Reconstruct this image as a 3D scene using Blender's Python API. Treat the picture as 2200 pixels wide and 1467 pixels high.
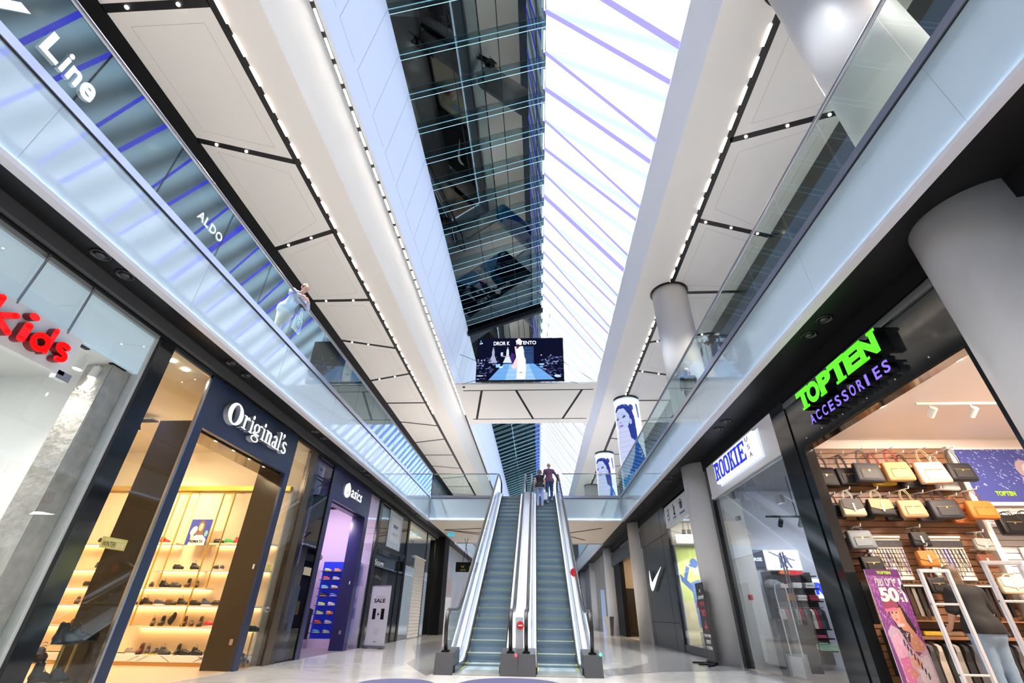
import bpy, bmesh, math, random
import numpy as np
from mathutils import Vector, Matrix
random.seed(7)
S = bpy.context.scene
for o in list(bpy.data.objects): bpy.data.objects.remove(o)
COL = S.collection
# ---------------- camera, world, exposure ----------------
cam = bpy.data.objects.new('camera', bpy.data.cameras.new('camera')); COL.objects.link(cam)
cam.data.sensor_width = 36; cam.data.lens = 974.0 / 2200 * 36; cam.data.clip_start = 0.05; cam.data.clip_end = 500
Yv = Vector((58.4, 586.8, 974.0)).normalized()
Zv = Vector((23.0, -1618.5, 974.0)); Zv = (Zv - Yv * Zv.dot(Yv)).normalized()
Xv = Yv.cross(Zv)
R3 = Matrix((Xv, Yv, Zv))
cx, cy, cz = R3.col[0], R3.col[1], R3.col[2]
cam.matrix_world = Matrix(((cx[0], -cy[0], -cz[0], 0), (cx[1], -cy[1], -cz[1], 0), (cx[2], -cy[2], -cz[2], 1.0), (0, 0, 0, 1)))
S.camera = cam
S.view_settings.view_transform = 'Standard'; S.view_settings.look = 'None'
S.view_settings.exposure = 0.9; S.view_settings.gamma = 1; S.view_settings.use_curve_mapping = False
try:
    S.cycles.use_denoising = True; S.cycles.max_bounces = 6; S.cycles.use_adaptive_sampling = True; S.cycles.adaptive_threshold = .02; S.cycles.transparent_max_bounces = 16
    S.cycles.glossy_bounces = 4; S.cycles.diffuse_bounces = 4; S.cycles.caustics_reflective = False; S.cycles.caustics_refractive = False
    S.cycles.sample_clamp_indirect = 6
except Exception: pass
W = bpy.data.worlds.new('world'); S.world = W; W.use_nodes = True
W.node_tree.nodes['Background'].inputs[0].default_value = (0.75, 0.85, 1.0, 1)
W.node_tree.nodes['Background'].inputs[1].default_value = 0.3

EX = .54       # lamps and lit faces are given for exposure 0 and scaled to the exposure above
RAW = ('gallery_fill', 'atrium_fill', 'under_landing_light', 'accessories_light', 'shop_downlight')
def lamp(name, kind, loc, energy, col=(1, 1, 1), size=0.1, target=None, sy=None, spot=None, blend=.6):
    L = bpy.data.lights.new(name, kind); L.energy = energy * (1 if name in RAW else EX); L.color = col
    if kind == 'AREA':
        L.size = size
        if sy: L.shape = 'RECTANGLE'; L.size_y = sy
    else: L.shadow_soft_size = size
    if kind == 'SPOT': L.spot_size = math.radians(spot or 100); L.spot_blend = blend
    o = bpy.data.objects.new(name, L); COL.objects.link(o); o.location = loc
    if target is not None:
        o.rotation_euler = (Vector(target) - Vector(loc)).to_track_quat('-Z', 'Y').to_euler()
    return o
# ---------------- materials ----------------
MC = {}
def mat(name, col=(.8, .8, .8), rough=.5, metal=0, em=None, es=0, spec=.5, alpha=1, noise=0, nscale=5, bump=0, bscale=40, coat=0):
    if name in MC: return MC[name]
    m = bpy.data.materials.new(name); m.use_nodes = True; nt = m.node_tree; b = nt.nodes['Principled BSDF']
    b.inputs['Base Color'].default_value = (*col, 1); b.inputs['Roughness'].default_value = rough
    b.inputs['Metallic'].default_value = metal; b.inputs['Specular IOR Level'].default_value = spec
    b.inputs['Coat Weight'].default_value = coat
    if em: b.inputs['Emission Color'].default_value = (*em, 1); b.inputs['Emission Strength'].default_value = es * EX
    if noise or bump:
        tc = nt.nodes.new('ShaderNodeTexCoord'); n = nt.nodes.new('ShaderNodeTexNoise'); n.inputs['Scale'].default_value = nscale
        n.inputs['Detail'].default_value = 5; nt.links.new(tc.outputs['Object'], n.inputs['Vector'])
        if noise:
            mx = nt.nodes.new('ShaderNodeMix'); mx.data_type = 'RGBA'
            mx.inputs[6].default_value = (*[c * (1 - noise) for c in col], 1); mx.inputs[7].default_value = (*[min(1, c * (1 + noise)) for c in col], 1)
            nt.links.new(n.outputs['Fac'], mx.inputs[0]); nt.links.new(mx.outputs[2], b.inputs['Base Color'])
        if bump:
            n2 = nt.nodes.new('ShaderNodeTexNoise'); n2.inputs['Scale'].default_value = bscale; nt.links.new(tc.outputs['Object'], n2.inputs['Vector'])
            bp = nt.nodes.new('ShaderNodeBump'); bp.inputs['Strength'].default_value = bump; bp.inputs['Distance'].default_value = .02
            nt.links.new(n2.outputs['Fac'], bp.inputs['Height']); nt.links.new(bp.outputs[0], b.inputs['Normal'])
    MC[name] = m; return m
def glass(name, tint=(.93, .97, .96), f0=.045, refl=(1, 1, 1), rough=0.0):
    if name in MC: return MC[name]
    m = bpy.data.materials.new(name); m.use_nodes = True; nt = m.node_tree; N = nt.nodes; Lk = nt.links
    N.remove(N['Principled BSDF']); out = N['Material Output']
    tr = N.new('ShaderNodeBsdfTransparent'); tr.inputs[0].default_value = (*tint, 1)
    gl = N.new('ShaderNodeBsdfGlossy'); gl.inputs['Roughness'].default_value = rough; gl.inputs[0].default_value = (*refl, 1)
    g = N.new('ShaderNodeNewGeometry'); d = N.new('ShaderNodeVectorMath'); d.operation = 'DOT_PRODUCT'
    Lk.new(g.outputs['Incoming'], d.inputs[0]); Lk.new(g.outputs['Normal'], d.inputs[1])
    def mth(op, a, b=None, clamp=False):
        n = N.new('ShaderNodeMath'); n.operation = op; n.use_clamp = clamp
        for i, v in enumerate((a, b)):
            if v is None: continue
            if hasattr(v, 'links'): Lk.new(v, n.inputs[i])
            else: n.inputs[i].default_value = v
        return n.outputs[0]
    a = mth('ABSOLUTE', d.outputs['Value']); s = mth('SUBTRACT', 1.0, a, True); p = mth('POWER', s, 5.0)
    fac = mth('ADD', mth('MULTIPLY', p, 1 - f0), f0, True)
    mx = N.new('ShaderNodeMixShader'); Lk.new(fac, mx.inputs[0]); Lk.new(tr.outputs[0], mx.inputs[1]); Lk.new(gl.outputs[0], mx.inputs[2])
    Lk.new(mx.outputs[0], out.inputs[0]); MC[name] = m; return m
def emit(name, col, st):
    if name in MC: return MC[name]
    m = bpy.data.materials.new(name); m.use_nodes = True; nt = m.node_tree; nt.nodes.remove(nt.nodes['Principled BSDF'])
    e = nt.nodes.new('ShaderNodeEmission'); e.inputs[0].default_value = (*col, 1); e.inputs[1].default_value = st * EX
    nt.links.new(e.outputs[0], nt.nodes['Material Output'].inputs[0]); MC[name] = m; return m
def screen_mat(name, st):
    if name in MC: return MC[name]
    m = bpy.data.materials.new(name); m.use_nodes = True; nt = m.node_tree; nt.nodes.remove(nt.nodes['Principled BSDF'])
    e = nt.nodes.new('ShaderNodeEmission'); e.inputs[1].default_value = st * EX
    a = nt.nodes.new('ShaderNodeVertexColor'); a.layer_name = 'Col'; nt.links.new(a.outputs[0], e.inputs[0])
    nt.links.new(e.outputs[0], nt.nodes['Material Output'].inputs[0]); MC[name] = m; return m
def print_mat(name='printed_surface', rough=.4):
    if name in MC: return MC[name]
    m = bpy.data.materials.new(name); m.use_nodes = True; nt = m.node_tree; b = nt.nodes['Principled BSDF']; b.inputs['Roughness'].default_value = rough
    a = nt.nodes.new('ShaderNodeVertexColor'); a.layer_name = 'Col'; nt.links.new(a.outputs[0], b.inputs['Base Color']); MC[name] = m; return m
# ---------------- mesh helpers ----------------
class B:
    def __init__(s): s.bm = bmesh.new()
    def box(s, x0, x1, y0, y1, z0, z1):
        v = [s.bm.verts.new(p) for p in ((x0, y0, z0), (x1, y0, z0), (x1, y1, z0), (x0, y1, z0), (x0, y0, z1), (x1, y0, z1), (x1, y1, z1), (x0, y1, z1))]
        for f in ((3, 2, 1, 0), (4, 5, 6, 7), (0, 1, 5, 4), (1, 2, 6, 5), (2, 3, 7, 6), (3, 0, 4, 7)): s.bm.faces.new([v[i] for i in f])
        return s
    def prism(s, pts, vec):
        vec = Vector(vec); a = [s.bm.verts.new(p) for p in pts]; b = [s.bm.verts.new(Vector(p) + vec) for p in pts]; n = len(pts)
        s.bm.faces.new(a); s.bm.faces.new(b[::-1])
        for i in range(n): s.bm.faces.new((a[i], b[i], b[(i + 1) % n], a[(i + 1) % n]))
        return s
    def face(s, pts): s.bm.faces.new([s.bm.verts.new(p) for p in pts]); return s
    def tube(s, pts, r, n=8, cap=True, flat=1.0):
        pts = [Vector(p) for p in pts]; m = len(pts); rr = r if isinstance(r, (list, tuple)) else [r] * m; rings = []; up = None
        for i, p in enumerate(pts):
            t = (pts[min(i + 1, m - 1)] - pts[max(i - 1, 0)]).normalized()
            if up is None: up = t.orthogonal().normalized()
            up = (up - t * up.dot(t)); up = up.normalized() if up.length > 1e-6 else t.orthogonal().normalized()
            w = t.cross(up); rings.append([s.bm.verts.new(p + (up * math.cos(2 * math.pi * k / n) + w * math.sin(2 * math.pi * k / n) * flat) * rr[i]) for k in range(n)])
        for i in range(m - 1):
            for k in range(n): s.bm.faces.new((rings[i][k], rings[i][(k + 1) % n], rings[i + 1][(k + 1) % n], rings[i + 1][k]))
        if cap: s.bm.faces.new(rings[0][::-1]); s.bm.faces.new(rings[-1])
        return s
    def lathe(s, prof, c=(0, 0, 0), n=24, cap=True, sx=1, sy=1):
        rings = [[s.bm.verts.new((c[0] + r * sx * math.cos(2 * math.pi * k / n), c[1] + r * sy * math.sin(2 * math.pi * k / n), c[2] + z)) for k in range(n)] for r, z in prof]
        for i in range(len(prof) - 1):
            for k in range(n): s.bm.faces.new((rings[i][k], rings[i][(k + 1) % n], rings[i + 1][(k + 1) % n], rings[i + 1][k]))
        if cap: s.bm.faces.new(rings[0][::-1]); s.bm.faces.new(rings[-1])
        return s
    def ball(s, c, r, n=10, sc=(1, 1, 1)):
        bmesh.ops.create_uvsphere(s.bm, u_segments=n, v_segments=max(4, n * 2 // 3), radius=1, matrix=Matrix.Translation(c) @ Matrix.Diagonal((r * sc[0], r * sc[1], r * sc[2], 1))); return s
    def tr(s, M): bmesh.ops.transform(s.bm, matrix=M, verts=s.bm.verts); return s
    def mesh(s, name, smooth=False, bev=0, rec=True):
        if rec: bmesh.ops.recalc_face_normals(s.bm, faces=s.bm.faces)
        if bev: bmesh.ops.bevel(s.bm, geom=s.bm.edges[:], offset=bev, segments=2, affect='EDGES', clamp_overlap=True)
        me = bpy.data.meshes.new(name); s.bm.to_mesh(me); s.bm.free()
        if smooth: me.polygons.foreach_set('use_smooth', [True] * len(me.polygons))
        return me
def ob(name, me, m, parent=None, loc=None):
    if isinstance(me, B): me = me.mesh(name)
    o = bpy.data.objects.new(name, me); COL.objects.link(o)
    if m is not None:
        for mm in (m if isinstance(m, (list, tuple)) else [m]): me.materials.append(mm)
    if parent is not None: o.parent = parent
    if loc is not None: o.location = loc
    return o
def struct(name, b, m, **k):
    o = ob(name, b.mesh(name, **k) if isinstance(b, B) else b, m); o['kind'] = 'structure'; return o
def tag(o, label, cat, group=None, kind=None):
    if label: o['label'] = label
    if cat: o['category'] = cat
    if group: o['group'] = group
    if kind: o['kind'] = kind
    return o
def thing(name, label, cat, loc=(0, 0, 0), rz=0, group=None):
    o = bpy.data.objects.new(name, None); COL.objects.link(o); o.location = loc; o.rotation_euler = (0, 0, rz); o.empty_display_size = .1
    return tag(o, label, cat, group)
def part(name, b, m, parent, world=True, **k):
    """b is in world coordinates when world=True; converted into the parent's frame"""
    me = b.mesh(name, **k) if isinstance(b, B) else b
    o = ob(name, me, m, parent)
    if world:
        M = Matrix.Identity(4); p = parent
        while p is not None: M = (Matrix.Translation(p.location) @ p.rotation_euler.to_matrix().to_4x4()) @ M if True else M; p = p.parent
        me.transform(M.inverted())
    return o
def dup(root, loc=None, rz=None, label=None, group=None):
    r = root.copy(); COL.objects.link(r)
    if loc is not None: r.location = loc
    if rz is not None: r.rotation_euler = (0, 0, rz)
    if label: r['label'] = label
    if group: r['group'] = group
    for ch in list(root.children):
        c = ch.copy(); COL.objects.link(c); c.parent = r
        for g in list(ch.children):
            d = g.copy(); COL.objects.link(d); d.parent = c
    return r
# lettering: built-in font curves turned into meshes, one mesh per letter or word
def glyph(body, size=1, ext=.02, bold=0, align='CENTER', shear=0):
    c = bpy.data.curves.new('t', 'FONT'); c.body = body; c.size = size; c.extrude = ext; c.offset = bold; c.align_x = align; c.align_y = 'CENTER'; c.shear = shear; c.resolution_u = 4
    o = bpy.data.objects.new('t', c); COL.objects.link(o); bpy.context.view_layer.update()
    me = bpy.data.meshes.new_from_object(o.evaluated_get(bpy.context.evaluated_depsgraph_get()))
    bpy.data.objects.remove(o); bpy.data.curves.remove(c); me.materials.clear(); return me
def frame(o, xd, up):
    xd = Vector(xd).normalized(); up = Vector(up).normalized(); n = xd.cross(up)
    return Matrix(((xd[0], up[0], n[0], o[0]), (xd[1], up[1], n[1], o[1]), (xd[2], up[2], n[2], o[2]), (0, 0, 0, 1)))
def fit(me, x0, x1, y0, y1):
    """scale a text mesh so its outline fills the given rectangle"""
    co = np.array([v.co[:] for v in me.vertices]); a = co.min(0); b = co.max(0)
    sx = (x1 - x0) / max(1e-6, b[0] - a[0]); sy = (y1 - y0) / max(1e-6, b[1] - a[1])
    for v in me.vertices: v.co.x = x0 + (v.co.x - a[0]) * sx; v.co.y = y0 + (v.co.y - a[1]) * sy
    return me
LF, RF = ((0, 1, 0), (0, 0, 1)), ((0, -1, 0), (0, 0, 1))      # reading direction on the left and right fronts
# raster painter for printed pictures and screens: colours per face
class Img:
    def __init__(s, w, h, bg): s.w, s.h = w, h; s.a = np.zeros((h, w, 3)); s.a[:] = bg; yy, xx = np.mgrid[0:h, 0:w]; s.X = (xx + .5) / w; s.Y = (yy + .5) / h
    def poly(s, pts, col):
        ins = np.zeros((s.h, s.w), bool); n = len(pts)
        for i in range(n):
            x0, y0 = pts[i]; x1, y1 = pts[(i + 1) % n]
            if y0 == y1: continue
            c = ((y0 > s.Y) != (y1 > s.Y)) & (s.X < (x1 - x0) * (s.Y - y0) / (y1 - y0) + x0); ins ^= c
        s.a[ins] = col; return s
    def ell(s, cx, cy, rx, ry, col, rot=0):
        c, k = math.cos(rot), math.sin(rot); dx = s.X - cx; dy = s.Y - cy
        s.a[((dx * c + dy * k) / rx) ** 2 + ((-dx * k + dy * c) / ry) ** 2 < 1] = col; return s
    def noise(s, amt, seed=1): s.a = np.clip(s.a * (1 + amt * (np.random.RandomState(seed).rand(s.h, s.w, 1) - .5)), 0, 1); return s
def picture(name, img, fn, m, parent=None, thick=0):
    """img on a grid; fn(u, v) gives the 3D point, v up"""
    w, h = img.w, img.h
    us = np.linspace(0, 1, w + 1); vs = np.linspace(0, 1, h + 1)
    vv = [fn(u, v) for v in vs for u in us]
    idx = np.arange((w + 1) * (h + 1)).reshape(h + 1, w + 1)
    f = np.stack([idx[:-1, :-1], idx[:-1, 1:], idx[1:, 1:], idx[1:, :-1]], -1).reshape(-1, 4)
    me = bpy.data.meshes.new(name); me.from_pydata(vv, [], f.tolist())
    ca = me.color_attributes.new('Col', 'FLOAT_COLOR', 'CORNER')
    col = np.ones((h, w, 4)); col[:, :, :3] = img.a[::-1]          # image row 0 is the top
    ca.data.foreach_set('color', np.repeat(col.reshape(-1, 4), 4, axis=0).ravel())
    me.update(); return ob(name, me, m, parent) if parent is None else part(name, me, m, parent)
# ================= materials =================
Mwhite = mat('white_plaster', (.80, .77, .74), .6, noise=.02, nscale=.7)
Mcool = mat('white_panel', (.80, .83, .88), .45)
Mblack = mat('black_paint', (.006, .006, .007), .45, spec=.3)
Mcharcoal = mat('charcoal_panel', (.03, .032, .036), .3)
Mdark = mat('near_black', (.004, .004, .005), .6, spec=.2)
Mfloor2 = mat('upper_floor_stone', (.6, .6, .6), .2)
Mfascia = mat('back_painted_glass', (.47, .58, .66), .04, spec=.5, coat=.5)
Msteel = mat('brushed_steel', (.55, .55, .58), .25, 1)
Mrail = mat('handrail_steel', (.30, .29, .32), .3, 1)
Mchan = mat('anodised_channel', (.42, .42, .5), .18, .8)
Mglass = glass('clear_glass', (.90, .96, .95), .05, (.70, .88, 1.0)); Mshop = glass('shopfront_glass', (.96, .98, .98), .035)
Mled = emit('led_strip', (.80, .93, 1.0), 45.0)
Mledw = emit('warm_led', (1.0, .86, .68), 22.0)
Mspot = emit('downlight_lens', (1.0, .9, .75), 30.0)
YF = 85      # far end of the mall
# ================= floor =================
def floor_mat():
    m = bpy.data.materials.new('polished_floor'); m.use_nodes = True; nt = m.node_tree; N = nt.nodes; Lk = nt.links; b = N['Principled BSDF']
    tc = N.new('ShaderNodeTexCoord'); mp = N.new('ShaderNodeMapping'); Lk.new(tc.outputs['Object'], mp.inputs[0])
    br = N.new('ShaderNodeTexBrick'); br.offset = .5; br.inputs['Scale'].default_value = 1.0; br.inputs['Brick Width'].default_value = 1.2; br.inputs['Row Height'].default_value = .6
    br.inputs['Mortar Size'].default_value = .003; br.inputs['Color1'].default_value = (.60, .585, .565, 1); br.inputs['Color2'].default_value = (.66, .645, .62, 1); br.inputs['Mortar'].default_value = (.35, .34, .33, 1)
    mp.inputs['Rotation'].default_value = (0, 0, .5); Lk.new(mp.outputs[0], br.inputs['Vector'])
    n = N.new('ShaderNodeTexNoise'); n.inputs['Scale'].default_value = 1.6; n.inputs['Detail'].default_value = 8; n.inputs['Distortion'].default_value = 1.2; Lk.new(tc.outputs['Object'], n.inputs['Vector'])
    mx = N.new('ShaderNodeMix'); mx.data_type = 'RGBA'; mx.blend_type = 'MULTIPLY'; mx.inputs[0].default_value = .35
    Lk.new(br.outputs['Color'], mx.inputs[6]); Lk.new(n.outputs['Fac'], mx.inputs[7]); Lk.new(mx.outputs[2], b.inputs['Base Color'])
    b.inputs['Roughness'].default_value = .12; return m
Mfloor = floor_mat()
struct('floor', B().box(-5.87, 4.75, -12, YF, -.2, 0), Mfloor)
Mgrey = mat('grey_floor_inlay', (.25, .245, .25), .16, noise=.25, nscale=2.5)
Mgrey2 = mat('pale_floor_inlay', (.50, .485, .46), .14, noise=.1, nscale=2.5)
def arcpoly(c, r0, r1, a0, a1, n=40):
    p = [(c[0] + r1 * math.cos(a0 + (a1 - a0) * i / n), c[1] + r1 * math.sin(a0 + (a1 - a0) * i / n), .002) for i in range(n + 1)]
    q = [(c[0] + r0 * math.cos(a1 + (a0 - a1) * i / n), c[1] + r0 * math.sin(a1 + (a0 - a1) * i / n), .002) for i in range(n + 1)]
    return p + q
# curved grey band on the right of the escalators, pale disc inside it, wedge on the left
struct('trim_1', B().prism([(1.3, 10.9, .001), (2.6, 11.9, .001), (4.72, 12.6, .001), (4.72, 26.5, .001), (2.2, 30, .001), (1.3, 30, .001)], (0, 0, .003)), Mgrey)
struct('trim_2', B().prism([(1.25, 12.0, .001), (2.0, 12.6, .001), (2.7, 14.0, .001), (3.1, 16, .001), (3.2, 18.5, .001), (2.9, 21.5, .001), (2.2, 25, .001), (1.25, 28, .001)], (0, 0, .006)), Mgrey2)
struct('trim_3', B().prism([(-2.1, 10.3, .001), (-2.1, 30, .001), (-3.6, 30, .001), (-4.6, 19.5, .001), (-3.2, 14.2, .001), (-3.05, 12.6, .001), (-2.5, 11.2, .001)], (0, 0, .004)), Mgrey)
# ================= ground level ceilings beside the void, slabs =================
# left gallery slab with black soffit; right likewise
for sx, xf, xs, xo in ((-1, -5.28, -5.87, -12.5), (1, 4.02, 4.75, 11.5)):
    nm = 'left' if sx < 0 else 'right'
    a, b_ = sorted((xf + sx * .06, xo))
    struct('floor_gallery_' + nm, B().box(a, b_, -12, YF, 5.2, 5.87), Mfloor2)
    a, b_ = sorted((xf + sx * .03, xo))
    struct('ceiling_ground_' + nm, B().box(a, b_, -12, YF, 4.86, 5.2), Mblack)
# left bulkhead: grey beam over the shopfronts
struct('trim_4', B().box(-5.80, -5.72, -12, 28.0, 4.69, 4.86), mat('grey_bulkhead', (.055, .055, .06), .5))
struct('wall_left_header', B().box(-5.95, -5.80, -12, 28.2, 4.66, 4.86), Mdark)
struct('wall_right_header', B().box(4.76, 4.9, -12, YF, 4.575, 4.86), Mdark)
# ================= balcony fascias =================
def fascia(name, x, sx, y0, y1):
    """back-painted glass band along Y at x; sx = direction of the void"""
    a, b_ = sorted((x, x - sx * .05))
    struct(name, B().box(a, b_, y0, y1, 4.84, 5.87), Mfascia)
    lip = B(); a, b_ = sorted((x + sx * .07, x - sx * .06)); lip.box(a, b_, y0, y1, 4.82, 4.845)
    a, b_ = sorted((x + sx * .07, x + sx * .062)); lip.box(a, b_, y0, y1, 4.845, 4.872)
    struct('trim_5', lip, mat('lip_white', (.62, .62, .68), .4))
    q = x + sx * .0605; struct('trim_led', B().face([(q, y0, 4.848), (q, y1, 4.848), (q, y1, 4.872), (q, y0, 4.872)]), Mled); a, b_ = sorted((x + sx * .07, x + sx * .05)); struct('trim_cap', B().box(a, b_, y0, y1, 4.873, 4.877), MC['lip_white'])
    # joints between glass sheets
    j = B(); y = y0 + 1.35
    while y < y1: 
        a, b_ = sorted((x, x + sx * .002)); j.box(a, b_, y, y + .006, 4.88, 5.86); y += 2.68
    struct('trim_joint', j, mat('joint_grey', (.35, .42, .47), .4))
    a, b_ = sorted((x + sx * .012, x - sx * .05)); struct('trim_6', B().box(a, b_, y0, y1, 5.88, 6.01), Mchan)
    a, b_ = sorted((x + sx * .02, x)); struct('trim_7', B().box(a, b_, y0, y1, 5.865, 5.885), Mblack)
fascia('wall_left_fascia', -5.28, 1, -12, 23.0)
fascia('wall_right_fascia', 4.02, -1, -12, 23.0)
fascia('wall_left_fascia', -5.28, 1, 31.2, YF)
fascia('wall_right_fascia', 4.02, -1, 31.2, YF)
# cross landing
struct('floor_landing', B().box(-5.3, -1.9, 23.06, 31.1, 5.2, 5.87).box(1.15, 4.05, 23.06, 31.1, 5.2, 5.87).box(-1.9, 1.15, 24.3, 31.1, 5.2, 5.87), Mfloor2)
struct('ceiling_landing', B().box(-5.3, 4.05, 23.06, 31.1, 4.86, 5.2), mat('warm_white_soffit', (.74, .68, .62), .5))
def fascia_x(y, sy, x0, x1):
    a, b_ = sorted((y, y - sy * .05)); struct('wall_front_fascia', B().box(x0, x1, a, b_, 4.84, 5.87), Mfascia)
    a, b_ = sorted((y + sy * .07, y - sy * .06)); l = B().box(x0, x1, a, b_, 4.82, 4.845); a, b_ = sorted((y + sy * .07, y + sy * .062)); l.box(x0, x1, a, b_, 4.845, 4.872)
    struct('trim_8', l, MC['lip_white']); q = y + sy * .0605; struct('trim_led', B().face([(x0, q, 4.848), (x1, q, 4.848), (x1, q, 4.872), (x0, q, 4.872)]), Mled); a, b_ = sorted((y + sy * .07, y + sy * .05)); struct('trim_cap', B().box(x0, x1, a, b_, 4.873, 4.877), MC['lip_white'])
    a, b_ = sorted((y + sy * .012, y - sy * .05)); struct('trim_9', B().box(x0, x1, a, b_, 5.88, 6.01), Mchan)
    a, b_ = sorted((y + sy * .02, y)); struct('trim_10', B().box(x0, x1, a, b_, 5.865, 5.885), Mblack)
fascia_x(23.0, -1, -5.22, -1.93); fascia_x(23.0, -1, 1.18, 3.96); fascia_x(31.15, 1, -5.22, 3.96)
# black slots in the landing soffit
sl = B()
def slot(b, p, q, w, z):
    p = Vector(p); q = Vector(q); d = (q - p).normalized(); n = Vector((-d.y, d.x)) * w / 2
    b.prism([(p.x + n.x, p.y + n.y, z), (q.x + n.x, q.y + n.y, z), (q.x - n.x, q.y - n.y, z), (p.x - n.x, p.y - n.y, z)], (0, 0, .03))
for p, q in (((1.2, 27.3), (3.3, 25.2)), ((1.2, 27.1), (2.8, 29.6)), ((-5, 25.9), (-1.9, 25.2)), ((-5, 26.0), (-1.9, 27.6)), ((-4.6, 26.3), (-1.9, 28.9))): slot(sl, p, q, .1, 4.845)
struct('ceiling_slots', sl, Mdark)
# ================= upper ceilings (z = 11.4) =================
ZC = 11.4
struct('ceiling_upper_left', B().prism([(-8.62, -12, ZC), (-5.36, -12, ZC), (-5.36, YF, ZC), (-8.62, YF, ZC)], (0, 0, .3)), Mwhite)
struct('ceiling_upper_right', B().prism([(3.80, -12, ZC), (7.5, -12, ZC), (7.5, YF, ZC), (3.80, YF, ZC)], (0, 0, .3)), Mwhite)
# sloping edges and the two atrium side walls
struct('wall_left_slope', B().prism([(-5.36, -12, ZC), (-4.50, -12, 11.86), (-4.50, -12, 12.3), (-5.36, -12, 12.3)], (0, YF + 12, 0)), Mcool)
struct('trim_11', B().prism([(-4.50, -12, 11.70), (-4.33, -12, 11.70), (-4.33, -12, 11.95), (-4.50, -12, 11.95)], (0, YF + 12, 0)), Mblack)
sw = B().prism([(-4.33, -12, 11.52), (-4.25, -12, 11.52), (-3.66, -12, 14.4), (-3.9, -12, 14.6), (-4.33, -12, 12.3)], (0, YF + 12, 0)); struct('wall_left_upper', sw, Mcool)
struct('wall_right_slope', B().prism([(3.80, -12, ZC), (3.25, -12, 11.65), (3.25, -12, 12.4), (3.80, -12, 12.4)], (0, YF + 12, 0)), mat('shaded_slope_panel', (.62, .66, .78), .5))  # shade of this left-down face put into its colour
eng = B()
def wl(t): return (-4.25 + (.59) * t, 11.52 + 2.88 * t)      # point on the leaning wall, t = 0..1
y = 1.2; k = 0
while y < 60:
    for (ya, ta), (yb, tb) in (((y, .2), (y - .3, .97)), ((y, .2), (y + .95, .2))):
        xa, za = wl(ta); xb, zb = wl(tb); dx = .004
        if ta != tb: eng.prism([(xa + dx, ya, za), (xb + dx, yb, zb), (xb + dx, yb + .012, zb), (xa + dx, ya + .012, za)], (-.003, 0, 0))
        else: eng.prism([(xa + dx, ya, za), (xa + dx, yb, za), (xa + dx, yb, za + .012), (xa + dx, ya, za + .012)], (-.003, 0, 0))
    y += 1.135
struct('trim_12', eng, mat('engraved_line', (.42, .45, .52), .6))
# black troughs
tr = B()
tr.box(-9.05, -8.60, -12, YF, ZC - .004, ZC + .1); tr.box(-6.42, -6.24, -12, YF, ZC - .004, ZC + .1)
tr.box(4.93, 5.10, -12, YF, ZC - .004, ZC + .1)
for k in range(-2, 8):
    for p, q in (((-8.62, 3.95), (-6.4, 3.95)), ((-8.62, 6.93), (-6.4, 7.68)), ((-8.62, 11.0), (-6.4, 10.27)), ((5.05, 7.52), (7.5, 6.82)), ((5.05, 10.25), (7.5, 11.02)), ((5.05, 3.92), (7.5, 3.92))):
        slot(tr, (p[0], p[1] + 10 * k), (q[0], q[1] + 10 * k), .16, ZC - .004)
struct('ceiling_troughs', tr, Mblack)
gr = B()                                              # faint panel joints inside each bay
def line(b, p, q, z, w=.012): slot(b, p, q, w, z)
for k in range(-1, 7):
    for y0l, y0r, y1l, y1r in ((3.95, 3.95, 6.93, 7.68), (6.93, 7.68, 11.0, 10.27), (11.0, 10.27, 13.95, 13.95)):
        o = 10 * k; P = [(-8.3, y0l + .35 + o), (-6.72, y0r + .35 + o), (-6.72, y1r - .45 + o), (-8.3, y1l - .25 + o)]
        for i in range(4): line(gr, P[i], P[(i + 1) % 4], ZC - .003)
    for y0l, y0r, y1l, y1r in ((3.92, 3.92, 7.52, 6.82), (7.52, 6.82, 10.25, 11.02), (10.25, 11.02, 13.92, 13.92)):
        o = 10 * k; P = [(5.4, y0l + .35 + o), (7.2, y0r + .35 + o), (7.2, y1r - .3 + o), (5.4, y1l - .45 + o)]
        for i in range(4): line(gr, P[i], P[(i + 1) % 4], ZC - .003)
struct('ceiling_joints', gr, mat('joint_line', (.55, .53, .51), .7))
# LED bars
def ledbar(x0, x1, y0, y1, z, nm, lab, grp):
    o = ob(nm, B().box(x0, x1, y0, y1, z - .02, z).mesh(nm), Mledw); return tag(o, lab, 'ceiling light', grp)
cnt = 0; proto = None
def rep(x, z, n, y0, per, ln, w, lab, grp):
    p = ledbar(x - w / 2, x + w / 2, 0, ln, z, 'led_bar', lab, grp); p.location = (0, y0, 0)
    for i in range(1, n):
        o = p.copy(); COL.objects.link(o); o.location = (0, y0 + per * i, 0)
rep(-6.25, ZC - .001, 34, 3.9, .645, .43, .018, 'slim white led bar in the left ceiling track beside the cross tracks', 'led bars in the left ceiling track')
rep(4.94, ZC - .001, 34, 4.2, .645, .43, .018, 'slim white led bar in the right ceiling track running to the columns', 'led bars in the right ceiling track')
rep(-4.45, 11.70, 42, 3.15, .56, .42, .05, 'bright warm led bar in the black slot below the engraved white wall', 'led bars in the slot below the engraved wall')
for k in range(2):
    for grp, lst in (('left', ((-8.11, 3.95), (-7.03, 3.95), (-8.2, 7.07), (-7.53, 7.3), (-8.1, 10.83), (-7.2, 10.53))), ('right', ((5.4, 7.42), (6.3, 7.16), (7.17, 6.91), (5.3, 10.33), (6.16, 10.6), (7.07, 10.88)))):
        for x, y in lst:
            o = tag(ob('downlight', B().lathe([(.035, 0), (.035, .02)], (0, 0, -.02), 12), Mspot), 'tiny glaring downlight in a black cross track of the %s upper ceiling' % grp, 'downlight', 'downlights in the %s ceiling cross tracks' % grp); o.location = (x, y + 10 * k, ZC - .004)
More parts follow.
